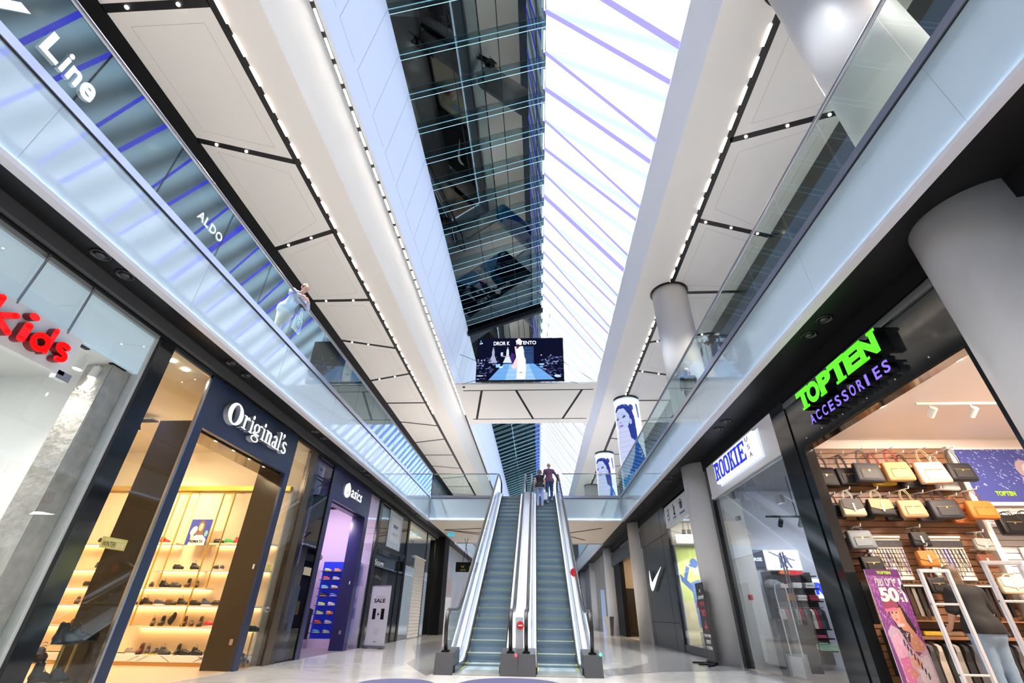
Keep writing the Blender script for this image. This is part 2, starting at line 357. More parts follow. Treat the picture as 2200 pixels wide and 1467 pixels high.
# bridge under the skylight
br = B().box(-4.25, 3.28, 21.7, 27.5, 11.45, 11.53); struct('ceiling_bridge', br, Mwhite)
bs = B()
for p, q, w in (((-3.96, 22.48), (3.11, 22.47), .09), ((-3.95, 26.7), (3.11, 26.7), .09), ((-2.94, 22.5), (-3.7, 26.66), .13), ((-1.06, 22.5), (-.19, 26.66), .13), ((2.5, 22.5), (1.65, 26.66), .13)): slot(bs, p, q, w, 11.443)
struct('ceiling_bridge_slots', bs, Mdark)
tag(ob('smoke_detector', B().lathe([(.04, 0), (.07, .02), (.07, .05)], (-3.85, 22.0, 11.4), 16), Mdark), 'small dark detector on the near left corner of the bridge soffit', 'detector')
# ================= skylight =================
def glow_mat():
    m = bpy.data.materials.new('backlit_skylight'); m.use_nodes = True; nt = m.node_tree; N = nt.nodes; Lk = nt.links; N.remove(N['Principled BSDF'])
    tc = N.new('ShaderNodeTexCoord'); sp = N.new('ShaderNodeSeparateXYZ'); Lk.new(tc.outputs['Object'], sp.inputs[0])
    a = N.new('ShaderNodeMath'); a.operation = 'MULTIPLY_ADD'; a.inputs[1].default_value = .35; Lk.new(sp.outputs[0], a.inputs[0]); Lk.new(sp.outputs[1], a.inputs[2])
    b = N.new('ShaderNodeMath'); b.operation = 'MULTIPLY'; b.inputs[1].default_value = 2 * math.pi / 1.135; Lk.new(a.outputs[0], b.inputs[0])
    c = N.new('ShaderNodeMath'); c.operation = 'SINE'; Lk.new(b.outputs[0], c.inputs[0])
    r = N.new('ShaderNodeMapRange'); r.inputs[1].default_value = -1; r.inputs[2].default_value = 1; r.inputs[3].default_value = .62; r.inputs[4].default_value = 1.95; Lk.new(c.outputs[0], r.inputs[0])
    e = N.new('ShaderNodeEmission'); e.inputs[0].default_value = (.70, .86, 1.0, 1); Lk.new(r.outputs[0], e.inputs[1]); Lk.new(e.outputs[0], N['Material Output'].inputs[0]); return m
RX, RZ, SXX, SZ = .48, 15.9, 3.25, 11.65
struct('ceiling_skylight_glow', B().prism([(RX, -12, RZ), (SXX, -12, SZ), (SXX + .1, -12, SZ + .1), (RX + .1, -12, RZ + .1)], (0, YF + 12, 0)), glow_mat())
Mblue = emit('blue_neon', (.10, .09, 1.0), 5)
for i in range(70):
    if 24 <= i <= 29: continue
    y0 = -6 + 1.12 * i; y1 = y0 + (.17, -.29, .18, -.4, .1, -.22)[i % 6]; w = (.05, .07, .045, .06)[i % 4] * (1.6 if i % 7 == 3 else 1)
    nx, nz = -.838, -.546; o_ = .03
    b = B().prism([(RX + nx * o_, y0 - w, RZ + nz * o_), (SXX + nx * o_, y1 - w, SZ + nz * o_), (SXX + nx * o_, y1 + w, SZ + nz * o_), (RX + nx * o_, y0 + w, RZ + nz * o_)], (-nx * .02, 0, -nz * .02))
    tag(ob('light_tube', b, MB if (MB := Mblue) else None), 'violet blue light line running down the glowing white skylight panels', 'light tube', 'violet light lines on the glowing skylight')
Mmirror = mat('dark_mirror_glass', (.065, .075, .078), .01, 1)
GX, GZ = -3.66, 14.4
struct('ceiling_mirror_glass', B().prism([(GX - .3, -12, GZ - .11), (RX, -12, RZ), (RX, -12, RZ + .05), (GX - .3, -12, GZ - .06)], (0, YF + 12, 0)), Mmirror)
gj = B(); dn = Vector((-.34, 0, .94)) * -.006
for t in (.33, .66, .93):
    x = GX + (RX - GX) * t; z = GZ + (RZ - GZ) * t; gj.prism([(x - .012, -12, z - .01), (x + .012, -12, z - .002), (x + .012, -12, z + .01), (x - .012, -12, z)], (0, YF + 12, 0))
struct('trim_13', gj, Mdark)
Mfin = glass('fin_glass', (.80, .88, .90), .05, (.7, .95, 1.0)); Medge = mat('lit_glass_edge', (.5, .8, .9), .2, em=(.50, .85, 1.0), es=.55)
finp = None
for i in range(64):
    y = -5.8 + 1.125 * i
    if 20.5 < y < 27.5: continue
    if finp is None:
        finp = thing('glass_fin', 'clear glass fin with pale cyan edges hanging under the dark mirrored roof', 'glass fin', (0, y, 0), 0, 'glass fins under the mirrored roof')
        pr = [(GX - .02, 0, GZ - .02), (RX - .03, 0, RZ - .02), (RX - .03 + .1, 0, RZ - .30), (GX + .08, 0, GZ - .30)]
        part('blade', B().prism([Vector(p) + Vector((0, y - .008, 0)) for p in pr], (0, .016, 0)), Mfin, finp)
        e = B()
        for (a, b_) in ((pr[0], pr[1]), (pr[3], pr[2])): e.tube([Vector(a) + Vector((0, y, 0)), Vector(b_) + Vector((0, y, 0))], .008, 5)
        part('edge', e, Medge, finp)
    else: dup(finp, (0, y, 0))
tag(ob('roof_beam', B().prism([(GX, 20.9, GZ - .02), (RX, 20.9, RZ - .02), (RX, 20.9, RZ - .3), (GX, 20.9, GZ - .3)], (0, .22, 0)), Mdark), 'single black beam crossing under the dark mirrored roof above the video screen', 'beam')
# ridge light line
rl = B()
for i in range(64): rl.box(RX - .07, RX - .03, -5.6 + 1.125 * i, -5.0 + 1.125 * i, RZ - .13, RZ - .09)
struct('trim_14', rl, emit('ridge_led', (.7, .95, 1), 6))
# ================= outer upper walls, ends =================
struct('wall_left_gallery', B().box(-9.6, -9.05, -12, YF, 5.87, 11.8), mat('dark_storefront', (.02, .024, .03), .25))
struct('wall_right_gallery', B().box(7.5, 8.0, -12, YF, 5.87, 11.8), mat('dark_storefront2', (.006, .007, .009), .25, noise=.5, nscale=1))
struct('wall_right_gallery_band', B().box(7.46, 7.5, -12, YF, 5.87, 10.8), mat('blue_glass_front', (.05, .085, .16), .1))
struct('wall_far', B().box(-13, 12, YF, YF + .3, 0, 18), Mwhite)
struct('wall_back', B().box(-13, 12, -12.3, -12, 0, 18), mat('back_wall', (.35, .36, .38), .5))
struct('wall_left_ground_far', B().box(-6.2, -5.87, 30.5, YF, 0, 4.86), mat('far_front', (.55, .56, .58), .3, noise=.3, nscale=.8))
struct('wall_right_ground_far', B().box(4.75, 5.1, 37, YF, 0, 4.86), mat('far_front2', (.3, .28, .26), .3, noise=.5, nscale=.6))
# ================= balustrades =================
def balustrade(xs, label, x, y0, y1, first):
    t = thing('glass_balustrade', label, 'balustrade', (x, y0, 6.0))
    y = first
    while y - 1.34 > y0: y -= 1.338
    a = y0
    while a < y1:
        b_ = min(y, y1); part('pane', B().box(x - .008, x + .008, a + .012, b_ - .012, 5.99, 7.03), Mglass, t); a = b_; y += 1.338
    part('handrail', B().tube([(x, y0, 7.07), (x, y1, 7.07)], .032, 10), Mrail, t, smooth=True)
    return t
balustrade(-1, 'long glass balustrade with steel handrail along the left upper gallery', -5.30, -6, 23.0, 4.13)
balustrade(1, 'long glass balustrade with steel handrail along the right upper gallery', 4.04, -6, 23.0, 5.47)
balustrade(-1, 'glass balustrade on the left gallery beyond the landing', -5.30, 31.3, 50, 32.6)
balustrade(1, 'glass balustrade on the right gallery beyond the landing', 4.04, 31.3, 50, 32.6)
def balx(x0, x1, label, y=23.02):
    t = thing('glass_balustrade', label, 'balustrade', (x0, y, 6.0)); n = 2
    for i in range(n):
        a = x0 + (x1 - x0) * i / n; b_ = x0 + (x1 - x0) * (i + 1) / n
        part('pane', B().box(a + .012, b_ - .012, y - .008, y + .008, 5.99, 7.03), Mglass, t)
    part('handrail', B().tube([(x0, y, 7.07), (x1, y, 7.07)], .026, 10), Mrail, t, smooth=True)
balx(-5.22, -2.0, 'short glass balustrade on the landing left of the escalators')
balx(1.25, 3.96, 'short glass balustrade on the landing right of the escalators')
# ================= columns =================
def col_mat():
    m = bpy.data.materials.new('scaled_column'); m.use_nodes = True; nt = m.node_tree; N = nt.nodes; Lk = nt.links; b = N['Principled BSDF']
    b.inputs['Base Color'].default_value = (.74, .72, .715, 1); b.inputs['Roughness'].default_value = .5
    tc = N.new('ShaderNodeTexCoord'); sp = N.new('ShaderNodeSeparateXYZ'); Lk.new(tc.outputs['Object'], sp.inputs[0])
    def mth(op, a, b_=None):
        n = N.new('ShaderNodeMath'); n.operation = op
        for i, v in enumerate((a, b_)):
            if v is None: continue
            if hasattr(v, 'links'): Lk.new(v, n.inputs[i])
            else: n.inputs[i].default_value = v
        return n.outputs[0]
    an = mth('MULTIPLY', mth('ARCTAN2', sp.outputs[1], sp.outputs[0]), 24 / (2 * math.pi)); zz = mth('MULTIPLY', sp.outputs[2], 5.0)
    f1 = mth('FRACT', mth('ADD', an, zz)); f2 = mth('FRACT', mth('SUBTRACT', an, zz))
    h = mth('ADD', f1, f2)
    bp = N.new('ShaderNodeBump'); bp.inputs['Strength'].default_value = .35; bp.inputs['Distance'].default_value = .03; Lk.new(h, bp.inputs['Height']); Lk.new(bp.outputs[0], b.inputs['Normal'])
    return m
Mcol = col_mat()
me_lo = B().lathe([(.585, 0), (.585, 4.86)], n=72).mesh('column', smooth=False)
for p in me_lo.polygons: p.use_smooth = abs(p.normal.z) < .5
me_up = B().lathe([(.62, 0), (.62, 5.5)], n=72).mesh('column', smooth=False)
for p in me_up.polygons: p.use_smooth = abs(p.normal.z) < .5
for i, y in enumerate((3.9, 13.9, 23.8, 33.7, 43.6, 53.5)):
    o = ob('column_lower', me_lo, Mcol if i == 0 else None, None, (4.93, y, 0)); o['kind'] = 'structure'
    o = ob('column_upper', me_up, Mcol if i == 0 else None, None, (5.05, y + .02, 5.87)); o['kind'] = 'structure'
    struct('trim_15', B().lathe([(.68, 0), (.68, .03)], (5.05, y, 11.37), 48), Mblack)
# ================= escalators =================
def fz(y):
    s = .577; k0, k1 = 12.2, 22.37; h = .35
    def sm(t, k):                                   # smooth hinge
        d = t - k
        return 0 if d < -h else (d if d > h else (d + h) ** 2 / (4 * h))
    return s * (sm(y, k0) - sm(y, k1))
ESY = [10.75 + .25 * i for i in range(int((24.2 - 10.75) / .25) + 1)]
def step_mat():
    m = bpy.data.materials.new('grooved_step'); m.use_nodes = True; nt = m.node_tree; N = nt.nodes; Lk = nt.links; b = N['Principled BSDF']
    b.inputs['Base Color'].default_value = (.30, .40, .50, 1); b.inputs['Metallic'].default_value = .35; b.inputs['Roughness'].default_value = .42
    tc = N.new('ShaderNodeTexCoord'); w = N.new('ShaderNodeTexWave'); w.bands_direction = 'X'; w.inputs['Scale'].default_value = 35; w.inputs['Distortion'].default_value = 0
    Lk.new(tc.outputs['Object'], w.inputs['Vector']); bp = N.new('ShaderNodeBump'); bp.inputs['Strength'].default_value = .5; bp.inputs['Distance'].default_value = .01
    Lk.new(w.outputs['Fac'], bp.inputs['Height']); Lk.new(bp.outputs[0], b.inputs['Normal']); return m
Mstep = step_mat(); Myel = mat('step_yellow', (.62, .6, .06), .5)
Mrub = mat('black_rubber', (.012, .012, .014), .28); Mdeck = mat('deck_metal', (.50, .54, .64), .38, .6); Mdeck2 = mat('inner_deck_metal', (.36, .42, .54), .42, .6)
Mped = mat('newel_grey', (.06, .06, .065), .35, .3); Mskirt = mat('skirt_black', (.02, .022, .03), .25)
Mescg = glass('escalator_glass', (.86, .95, .93), .05); Mlite = emit('deck_light', (.85, .93, 1), 2.2)
def escalator(cx, label, grp):
    t = thing('escalator', label, 'escalator', (cx, 10.7, 0), 0, grp)
    hw, sw = .645, .43
    # steps
    prof = [(0, 0), (.02, -.045), (.035, -.12), (.03, -.23), (0.40, -.23), (.40, -.26), (-.0, -.26)]
    sp = None; i = 0; y = 11.35
    yy = []
    while y < 22.9:
        yy.append(y); y += .4 if not 12.0 < y < 22.3 else .40
    for y in yy:
        z = fz(y + .02) + .015
        if sp is None:
            b = B().prism([(-sw, 0, 0), (-sw, .40, 0), (-sw, .40, -.04), (-sw, .05, -.05), (-sw, .075, -.13), (-sw, .06, -.235), (-sw, .03, -.235), (-sw, .035, -.13), (-sw, .005, -.05)], (2 * sw, 0, 0))
            sp = part('step', b, Mstep, t, world=False); e = B().box(-sw, sw, -.003, .006, -.004, .002).box(-sw, -sw + .02, 0, .4, 0, .004).box(sw - .02, sw, 0, .4, 0, .004)
            part('edge_marking', e, Myel, sp, world=False); sp.location = (0, y - 10.7, z)
        else:
            c = sp.copy(); COL.objects.link(c); c.parent = t; c.location = (0, y - 10.7, z)
            g = sp.children[0].copy(); COL.objects.link(g); g.parent = c
    part('comb_plate', B().box(cx - sw - .02, cx + sw + .02, 10.55, 11.36, .004, .02), mat('comb_metal', (.55, .58, .55), .3, .8), t)
    part('upper_comb_plate', B().box(cx - sw - .02, cx + sw + .02, 22.75, 24.3, 5.865, 5.89), MC['comb_metal'], t)
    def band(name, pts, m):
        """pts = cross section [(x, dz)] swept along the slope"""
        b = B(); rings = [[b.bm.verts.new((cx + x, y, max(.0, fz(y) + dz))) for x, dz in pts] for y in ESY]
        for r0, r1 in zip(rings, rings[1:]):
            for k in range(len(pts)): b.bm.faces.new((r0[k], r0[(k + 1) % len(pts)], r1[(k + 1) % len(pts)], r1[k]))
        b.bm.faces.new(rings[0]); b.bm.faces.new(rings[-1][::-1]); return part(name, b, m, t)
    for s in (-1, 1):
        band('skirt', [(s * sw, -.1), (s * (sw + .03), -.1), (s * (sw + .03), .13), (s * sw, .13)], Mskirt)
        band('deck_light_line', [(s * (sw + .03), .125), (s * (sw + .06), .145), (s * (sw + .06), .125)], Mlite)
        band('inner_deck', [(s * (sw + .055), .12), (s * (hw - .075), .2), (s * (hw - .075), .15), (s * (sw + .055), .08)], Mdeck2)
        band('outer_deck', [(s * (hw - .06), .2), (s * (hw + .02), .24), (s * (hw + .02), .14), (s * (hw - .06), .14)], Mdeck)
        band('truss_cladding', [(s * (hw - .03), .15), (s * (hw + .01), .15), (s * (hw + .01), -.55), (s * (hw - .03), -.55)], mat('truss_panel', (.36, .42, .50), .4, .6))
        # handrail loop
        pts = [(10.98, .30), (10.80, .38), (10.70, .55), (10.665, .78), (10.72, .96), (10.84, 1.05), (11.0, 1.07)] + [(y, fz(y) + 1.07) for y in np.arange(11.2, 24.0, .3)] + [(24.05, 6.93), (24.2, 6.85), (24.27, 6.65), (24.22, 6.4), (24.05, 6.25)]
        part('handrail', B().tube([(cx + s * hw, y, z) for y, z in pts], .042, 10, flat=.8), Mrub, t, smooth=True)
        b = B(); top = [(y, z - .03) for y, z in pts[2:-2]]; 
        vt = [b.bm.verts.new((cx + s * hw, y + (.03 if y < 10.9 else 0), z)) for y, z in top]; vb = [b.bm.verts.new((cx + s * hw, max(y + (.03 if y < 10.9 else 0), 10.8), max(.2, fz(max(y, 10.8)) + .2))) for y, z in top]
        for k in range(len(top) - 1): b.bm.faces.new((vt[k], vt[k + 1], vb[k + 1], vb[k]))
        part('glass_panel', b, Mescg, t)
        # newel base
        x0, x1 = cx + s * (sw + .03), cx + s * (hw + .16)
        part('newel_base', B().prism([(x0, 10.5, .0), (x1, 10.5, 0), (x1, 11.5, 0), (x0, 11.5, 0)][:4], (0, 0, .001)).prism([(x0, 10.5, 0), (x0, 10.62, .34), (x0, 11.4, .4), (x0, 11.5, 0)], (x1 - x0, 0, 0)), Mped, t)
        part('handrail_inlet', B().box(cx + s * hw - .075, cx + s * hw + .075, 10.70, 10.92, .24, .38), Mdark, t, bev=.015)
    return t
e1 = escalator(-1.22, 'left escalator of the pair, empty steps rising to the landing', 'escalators')
e2 = escalator(.38, 'right escalator of the pair, carrying the couple near its top', 'escalators')
# panel between the two
def midpanel():
    t = thing('divider_panel', 'long polished metal cover running up between the two escalators', 'cover panel', (-.42, 10.7, 0))
    b = B(); P = [(-.56, .22), (-.28, .22), (-.28, -.3), (-.56, -.3)]
    rings = [[b.bm.verts.new((x, y, max(.0, fz(y) + dz))) for x, dz in P] for y in ESY[2:]]
    for r0, r1 in zip(rings, rings[1:]):
        for k in range(4): b.bm.faces.new((r0[k], r0[(k + 1) % 4], r1[(k + 1) % 4], r1[k]))
    b.bm.faces.new(rings[0]); b.bm.faces.new(rings[-1][::-1]); part('cover', b, mat('polished_cover', (.56, .56, .70), .4, .3), t)
    part('front_board', B().box(-.50, -.34, 11.3, 11.32, .25, .95), mat('clear_board', (.7, .7, .78), .15, .3), t)
    part('stop_lamp', B().ball((-.46, 10.54, .33), .028), emit('red_lamp', (1, .05, .08), 4), t)
    s = part('no_entry_sign', B().lathe([(.075, 0), (.075, .004)], n=24).tr(frame((-.40, 11.28, .80), (1, 0, 0), (0, 0, 1))), mat('sign_red', (.75, .02, .03), .4), t)
    part('bar', B().box(-.445, -.355, 11.268, 11.275, .787, .813), Mwhite, s)
midpanel()
o = tag(ob('direction_lamp', B().ball((1.16, 10.6, .36), .03, sc=(1, .5, 1)), emit('green_lamp', (.1, 1, .45), 3)), 'small round green lamp on the right foot of the escalators', 'lamp')
o = tag(ob('no_entry_sticker', B().lathe([(.11, 0), (.11, .004)], n=24).tr(frame((1.02, 14.6, 2.05), (1, 0, 0), (0, 0, 1))), MC['sign_red']), 'red no entry disc beside the right escalator flank', 'sign')
# ================= hanging video screen =================
im = Img(300, 164, (.004, .005, .02))
im.poly([(.14, 1), (.31, .62), (.66, .62), (.90, 1)], (.16, .38, .75)); im.poly([(.33, 1), (.38, .64), (.60, .64), (.68, 1)], (.35, .58, .9))
for k in range(16): im.poly([(.16 + .01 * k, .97 - .022 * k), (.84 - .008 * k, .97 - .022 * k), (.84 - .008 * k, .975 - .022 * k), (.16 + .01 * k, .975 - .022 * k)], (.10, .28, .6))
im.poly([(.53, .2), (.66, .2), (.66, .62), (.53, .62)], (.02, .05, .14))
for k in range(9): im.poly([(.55, .25 + .04 * k), (.66, .25 + .04 * k), (.66, .255 + .04 * k), (.55, .255 + .04 * k)], (.06, .12, .3))
im.poly([(.40, .35), (.36, .62), (.42, .62), (.44, .4)], (.05, .02, .16))
for cx_, s_, c_ in ((.185, .75, (.35, .38, .55)), (.355, .85, (.6, .72, .95))):       # models further back
    im.ell(cx_, .235, .008, .025, (.25, .2, .25)); im.poly([(cx_ - .012, .26), (cx_ + .012, .26), (cx_ + .016, .42), (cx_ + .05, .60), (cx_ - .055, .60), (cx_ - .016, .42)], c_)
im.poly([(.29, .43), (.38, .43), (.38, .45), (.29, .45)], (.5, .3, .35)); im.poly([(.275, .34), (.3, .34), (.3, .43), (.275, .43)], (.5, .6, .8))
im.poly([(.435, .20), (.47, .20), (.49, .45), (.455, .75), (.40, .72), (.455, .46)], (.85, .6, .62))
im.poly([(.465, .21), (.53, .19), (.545, .3), (.55, .45), (.565, .52), (.57, .74), (.56, .98), (.46, .98), (.475, .5), (.455, .46), (.46, .3)], (1, .97, .98))
im.ell(.493, .13, .026, .045, (.9, .7, .66)); im.ell(.485, .17, .018, .09, (.03, .02, .05), .25); im.ell(.498, .125, .014, .035, (1, .86, .82))
im.ell(.487, .05, .022, .05, (1, 1, 1)); im.ell(.462, .07, .012, .03, (1, 1, 1)); im.ell(.51, .07, .012, .03, (1, 1, 1))
im.ell(.51, .83, .025, .012, (.15, .3, .5))
rs = np.random.RandomState(3)
for k in range(150):
    side = rs.rand() < .5; x = rs.uniform(.0, .24) if side else rs.uniform(.72, 1); y = rs.uniform(.45, .98)
    if side and x > .28 - (y - .45) * .3: continue
    if not side and x < .68 + (y - .6) * .55: continue
    c = rs.rand(); im.ell(x, y, rs.uniform(.003, .013), rs.uniform(.006, .03), (.04 + .25 * c ** 3, .05 + .3 * c ** 3, .12 + .5 * c ** 2), rs.rand() * 3)
for x, y in ((.01, .52), (.05, .53), (.085, .53), (.75, .42), (.86, .425)): im.ell(x, y, .006, .011, (1, 1, 1))
im.poly([(.22, .63), (.27, .62), (.27, .71), (.22, .71)], (.3, .55, .9)); im.poly([(.27, .68), (.31, .68), (.29, .72), (.26, .72)], (.8, .9, 1)); im.poly([(.72, .62), (.78, .62), (.78, .66), (.73, .66)], (.3, .55, .9)); im.ell(.75, .7, .02, .02, (.2, .4, .7))
im.ell(.03, .06, .006, .03, (.1, .45, .5)); im.ell(.045, .11, .01, .02, (.5, .8, 1)); im.ell(.025, .12, .009, .014, (.7, .9, 1))
im.ell(.93, .92, .04, .03, (.5, .65, .9), .4); im.ell(.04, .90, .04, .012, (.7, .75, .85)); im.poly([(.005, .99), (.035, .99), (.035, .97), (.005, .97)], (.3, .5, .8))
t = thing('video_screen', 'hanging video screen showing models on a blue catwalk', 'screen', (-.78, 20.8, 11.24))
part('housing', B().prism([(-3.08, 20.83, 13.77), (1.51, 20.83, 13.74), (1.47, 20.83, 11.20), (-3.07, 20.83, 11.20)], (0, .14, 0)), Mdark, t)
def sfn(u, v): return (-3.03 + (1.45 + 3.03) * u, 20.8, 11.25 + 2.46 * v)
picture('display', im, sfn, screen_mat('screen_picture', 1.25), t)
Mtxt = emit('screen_text', (.78, .9, 1), 1.6)
def screen_word(w, x0, x1, z0, z1):
    me = fit(glyph(w, 1, .004, .012), x0, x1, z0, z1)
    o = part('title_text', me, Mtxt, t, world=False); me.transform(Matrix.Translation(-t.location) @ frame((0, 20.79, 0), (1, 0, 0), (0, 0, 1)))
screen_word('DROR K', -2.2, -1.34, 13.3, 13.53); screen_word('NTENTO', -.98, .07, 13.33, 13.55)
sf = B()                                        # serifs under the thin capitals
for p, q in (((-1.85, 20.8, 13.71), (-1.7, 20.8, 15.06)), ((-.52, 20.8, 13.7), (-.67, 20.8, 15.45)), ((.65, 20.8, 13.7), (.86, 20.8, 15.25)), ((1.43, 20.8, 12.29), (3.1, 21.6, 11.5)), ((-3.05, 20.8, 12.36), (-4.0, 20.8, 12.8)), ((-3.05, 20.8, 11.24), (-3.9, 21.6, 11.42)), ((1.4, 20.85, 11.24), (2.2, 21.65, 11.43))):
    sf.tube([p, q], .012, 5)
part('suspension_cables', sf, Mdark, t)
# ================= wrapped video columns =================
def lady(im_w=120, im_h=300):
    g = Img(im_w, im_h, (.85, .9, 1.0)); dk = (.03, .05, .30)
    g.ell(.60, .10, .06, .035, (.05, .08, .35)); g.poly([(.74, .05), (.80, .06), (.82, .2), (.78, .2)], (.04, .1, .45))
    g.poly([(.12, .115), (.2, .075), (.35, .055), (.5, .065), (.6, .11), (.66, .2), (.68, .42), (.66, .5), (.5, .47), (.45, .2)], dk)
    g.ell(.34, .17, .215, .115, (.52, .6, .88)); g.ell(.33, .235, .185, .105, (.5, .58, .86))       # head
    g.poly([(.13, .105), (.24, .065), (.40, .06), (.53, .10), (.60, .2), (.62, .28), (.56, .28), (.53, .18), (.42, .105), (.27, .10), (.16, .13)], dk)
    g.ell(.55, .25, .035, .03, (.48, .52, .8)); g.ell(.20, .205, .05, .011, (.12, .15, .35), -.15); g.ell(.40, .195, .05, .011, (.12, .15, .35), -.1)
    g.ell(.20, .204, .018, .008, (.03, .04, .15)); g.ell(.40, .194, .018, .008, (.03, .04, .15)); g.ell(.20, .185, .06, .004, (.22, .24, .45), -.25); g.ell(.40, .177, .06, .004, (.22, .24, .45), .1)
    g.ell(.29, .25, .03, .006, (.3, .32, .58)); g.poly([(.26, .19), (.28, .19), (.275, .245), (.25, .245)], (.45, .5, .78)); g.ell(.30, .285, .07, .012, (.35, .25, .5)); g.ell(.30, .283, .07, .002, (.12, .1, .25))
    g.poly([(.18, .32), (.48, .31), (.52, .42), (.70, .48), (.85, .6), (.85, .95), (.2, .95), (.12, .5)], (.55, .6, .85))
    for k in range(70):
        y = .075 + .0125 * k; g.a[(abs(g.Y - y) < .0022) & (g.X > .1) & (g.X < .62 if y < .6 else g.X < .5)] *= .78
    g.poly([(.62, .42), (.74, .5), (.86, .62), (.86, .80), (.3, .80), (.46, .7), (.56, .58)], (.03, .12, .5)); g.poly([(.14, .80), (.86, .78), (.86, 1), (.2, 1)], (.05, .3, .65))
    for x, y in ((.70, .53), (.74, .55), (.69, .56), (.76, .58), (.72, .60), (.78, .52)): g.ell(x, y, .016, .008, (.8, .9, 1))
    for k in range(14): g.ell(.32 + .04 * k, .75 + .014 * (k % 5), .05, .006, (.5, .7, 1), .5 + .4 * k)
    for k in range(5): g.ell(.4, .93 + .014 * k, .25, .004, (.5, .9, 1))
    return g
def lady_col(name, x, y, r, z0, z1, lab, back=True):
    t = thing(name, lab, 'video column', (x, y, z0), 0, 'video columns on the right gallery')
    a0 = math.atan2(-y, -x)
    def fn(u, v):
        a = a0 - math.radians(90) + math.radians(180) * u; return (x + r * math.cos(a), y + r * math.sin(a), z0 + (z1 - z0) * v)
    picture('display', lady(), fn, screen_mat('column_picture', 1.15), t)
    b = B(); n = 24; va = [[b.bm.verts.new((x + r * math.cos(a0 + math.radians(90) + math.pi * k / n), y + r * math.sin(a0 + math.radians(90) + math.pi * k / n), z)) for k in range(n + 1)] for z in (z0, z1)]
    for k in range(n): b.bm.faces.new((va[0][k], va[0][k + 1], va[1][k + 1], va[1][k]))
    part('back_display', b, emit('column_back', (.7, .85, 1), 1.0), t, smooth=True)
    b = B(); b.lathe([(r - .02, 0), (r + .04, 0), (r + .04, .05), (r - .02, .05)], (x, y, z1), 32, cap=False); part('rim', b, MC['column_back'], t)
lady_col('video_column', 5.05, 23.82, .68, 5.9, 11.2, 'wide round column wrapped in a glowing portrait of a woman, the nearer one')
lady_col('video_column', 5.05, 33.72, .68, 5.9, 11.2, 'round column wrapped in a glowing portrait of a woman, the farther one')
# ================= downlights in the black ground soffit =================
dl = None
for x, ys in ((-5.5, (4.1, 4.5, 7.0, 7.5, 10.6, 11.1, 14.2, 14.7, 17.8, 18.3, 21.6, 22.1)), (4.35, (5.9, 6.35, 10.1, 10.6, 15.0, 15.5, 19.4, 19.9))):
    for y in ys:
        if dl is None:
            dl = thing('recessed_spotlight', 'unlit round black spotlight recessed in the black soffit over the shopfronts', 'spotlight', (x, y, 4.86), 0, 'unlit spotlights in the black soffit')
            part('ring', B().lathe([(.11, 0), (.125, -.012), (.10, -.02), (.085, 0)], (0, 0, 0), 24, cap=False), mat('spot_ring', (.05, .05, .055), .25, .6), dl, world=False, smooth=True)
            part('lens', B().lathe([(.07, -.001), (.05, -.03), (.02, -.035)], (0, 0, 0), 20), Mcharcoal, dl, world=False, smooth=True)
        else: dup(dl, (x, y, 4.86))
# ================= added spot lamps, gallery and atrium fill bounced off the floors =================
for k in range(10):
    y = (k // 2) * 10 + (.9, 6.9)[k % 2]
    lamp('gallery_fill', 'SPOT', (-7.2, y, 11.35), 2100, (1, .90, .80), .12, (-7.0, y, 0), spot=95, blend=.9)  # added fill, bounced off the gallery floor onto the soffit
    lamp('gallery_fill', 'SPOT', (6.2, y, 11.35), 2000, (1, .90, .78), .12, (6.1, y, 0), spot=105, blend=.9)
for k in range(9):
    y = -2 + 5 * k
    if 19 < y < 24: continue
    lamp('atrium_fill', 'SPOT', (-4.30, y, 11.45), 1500, (1, .93, .85), .15, (-2.2, y + 1, 0), spot=80, blend=.9)  # added fill aimed at the ground floor, bounced back up
    lamp('atrium_fill', 'SPOT', (3.3, y, 11.4), 1000, (.9, .95, 1), .15, (1.6, y + 1, 0), spot=80, blend=.9)
for y in (24.5, 28): lamp('under_landing_light', 'SPOT', (-.3, y, 4.83), 500, (1, .85, .68), .1, (-.3, y, 0), spot=150)
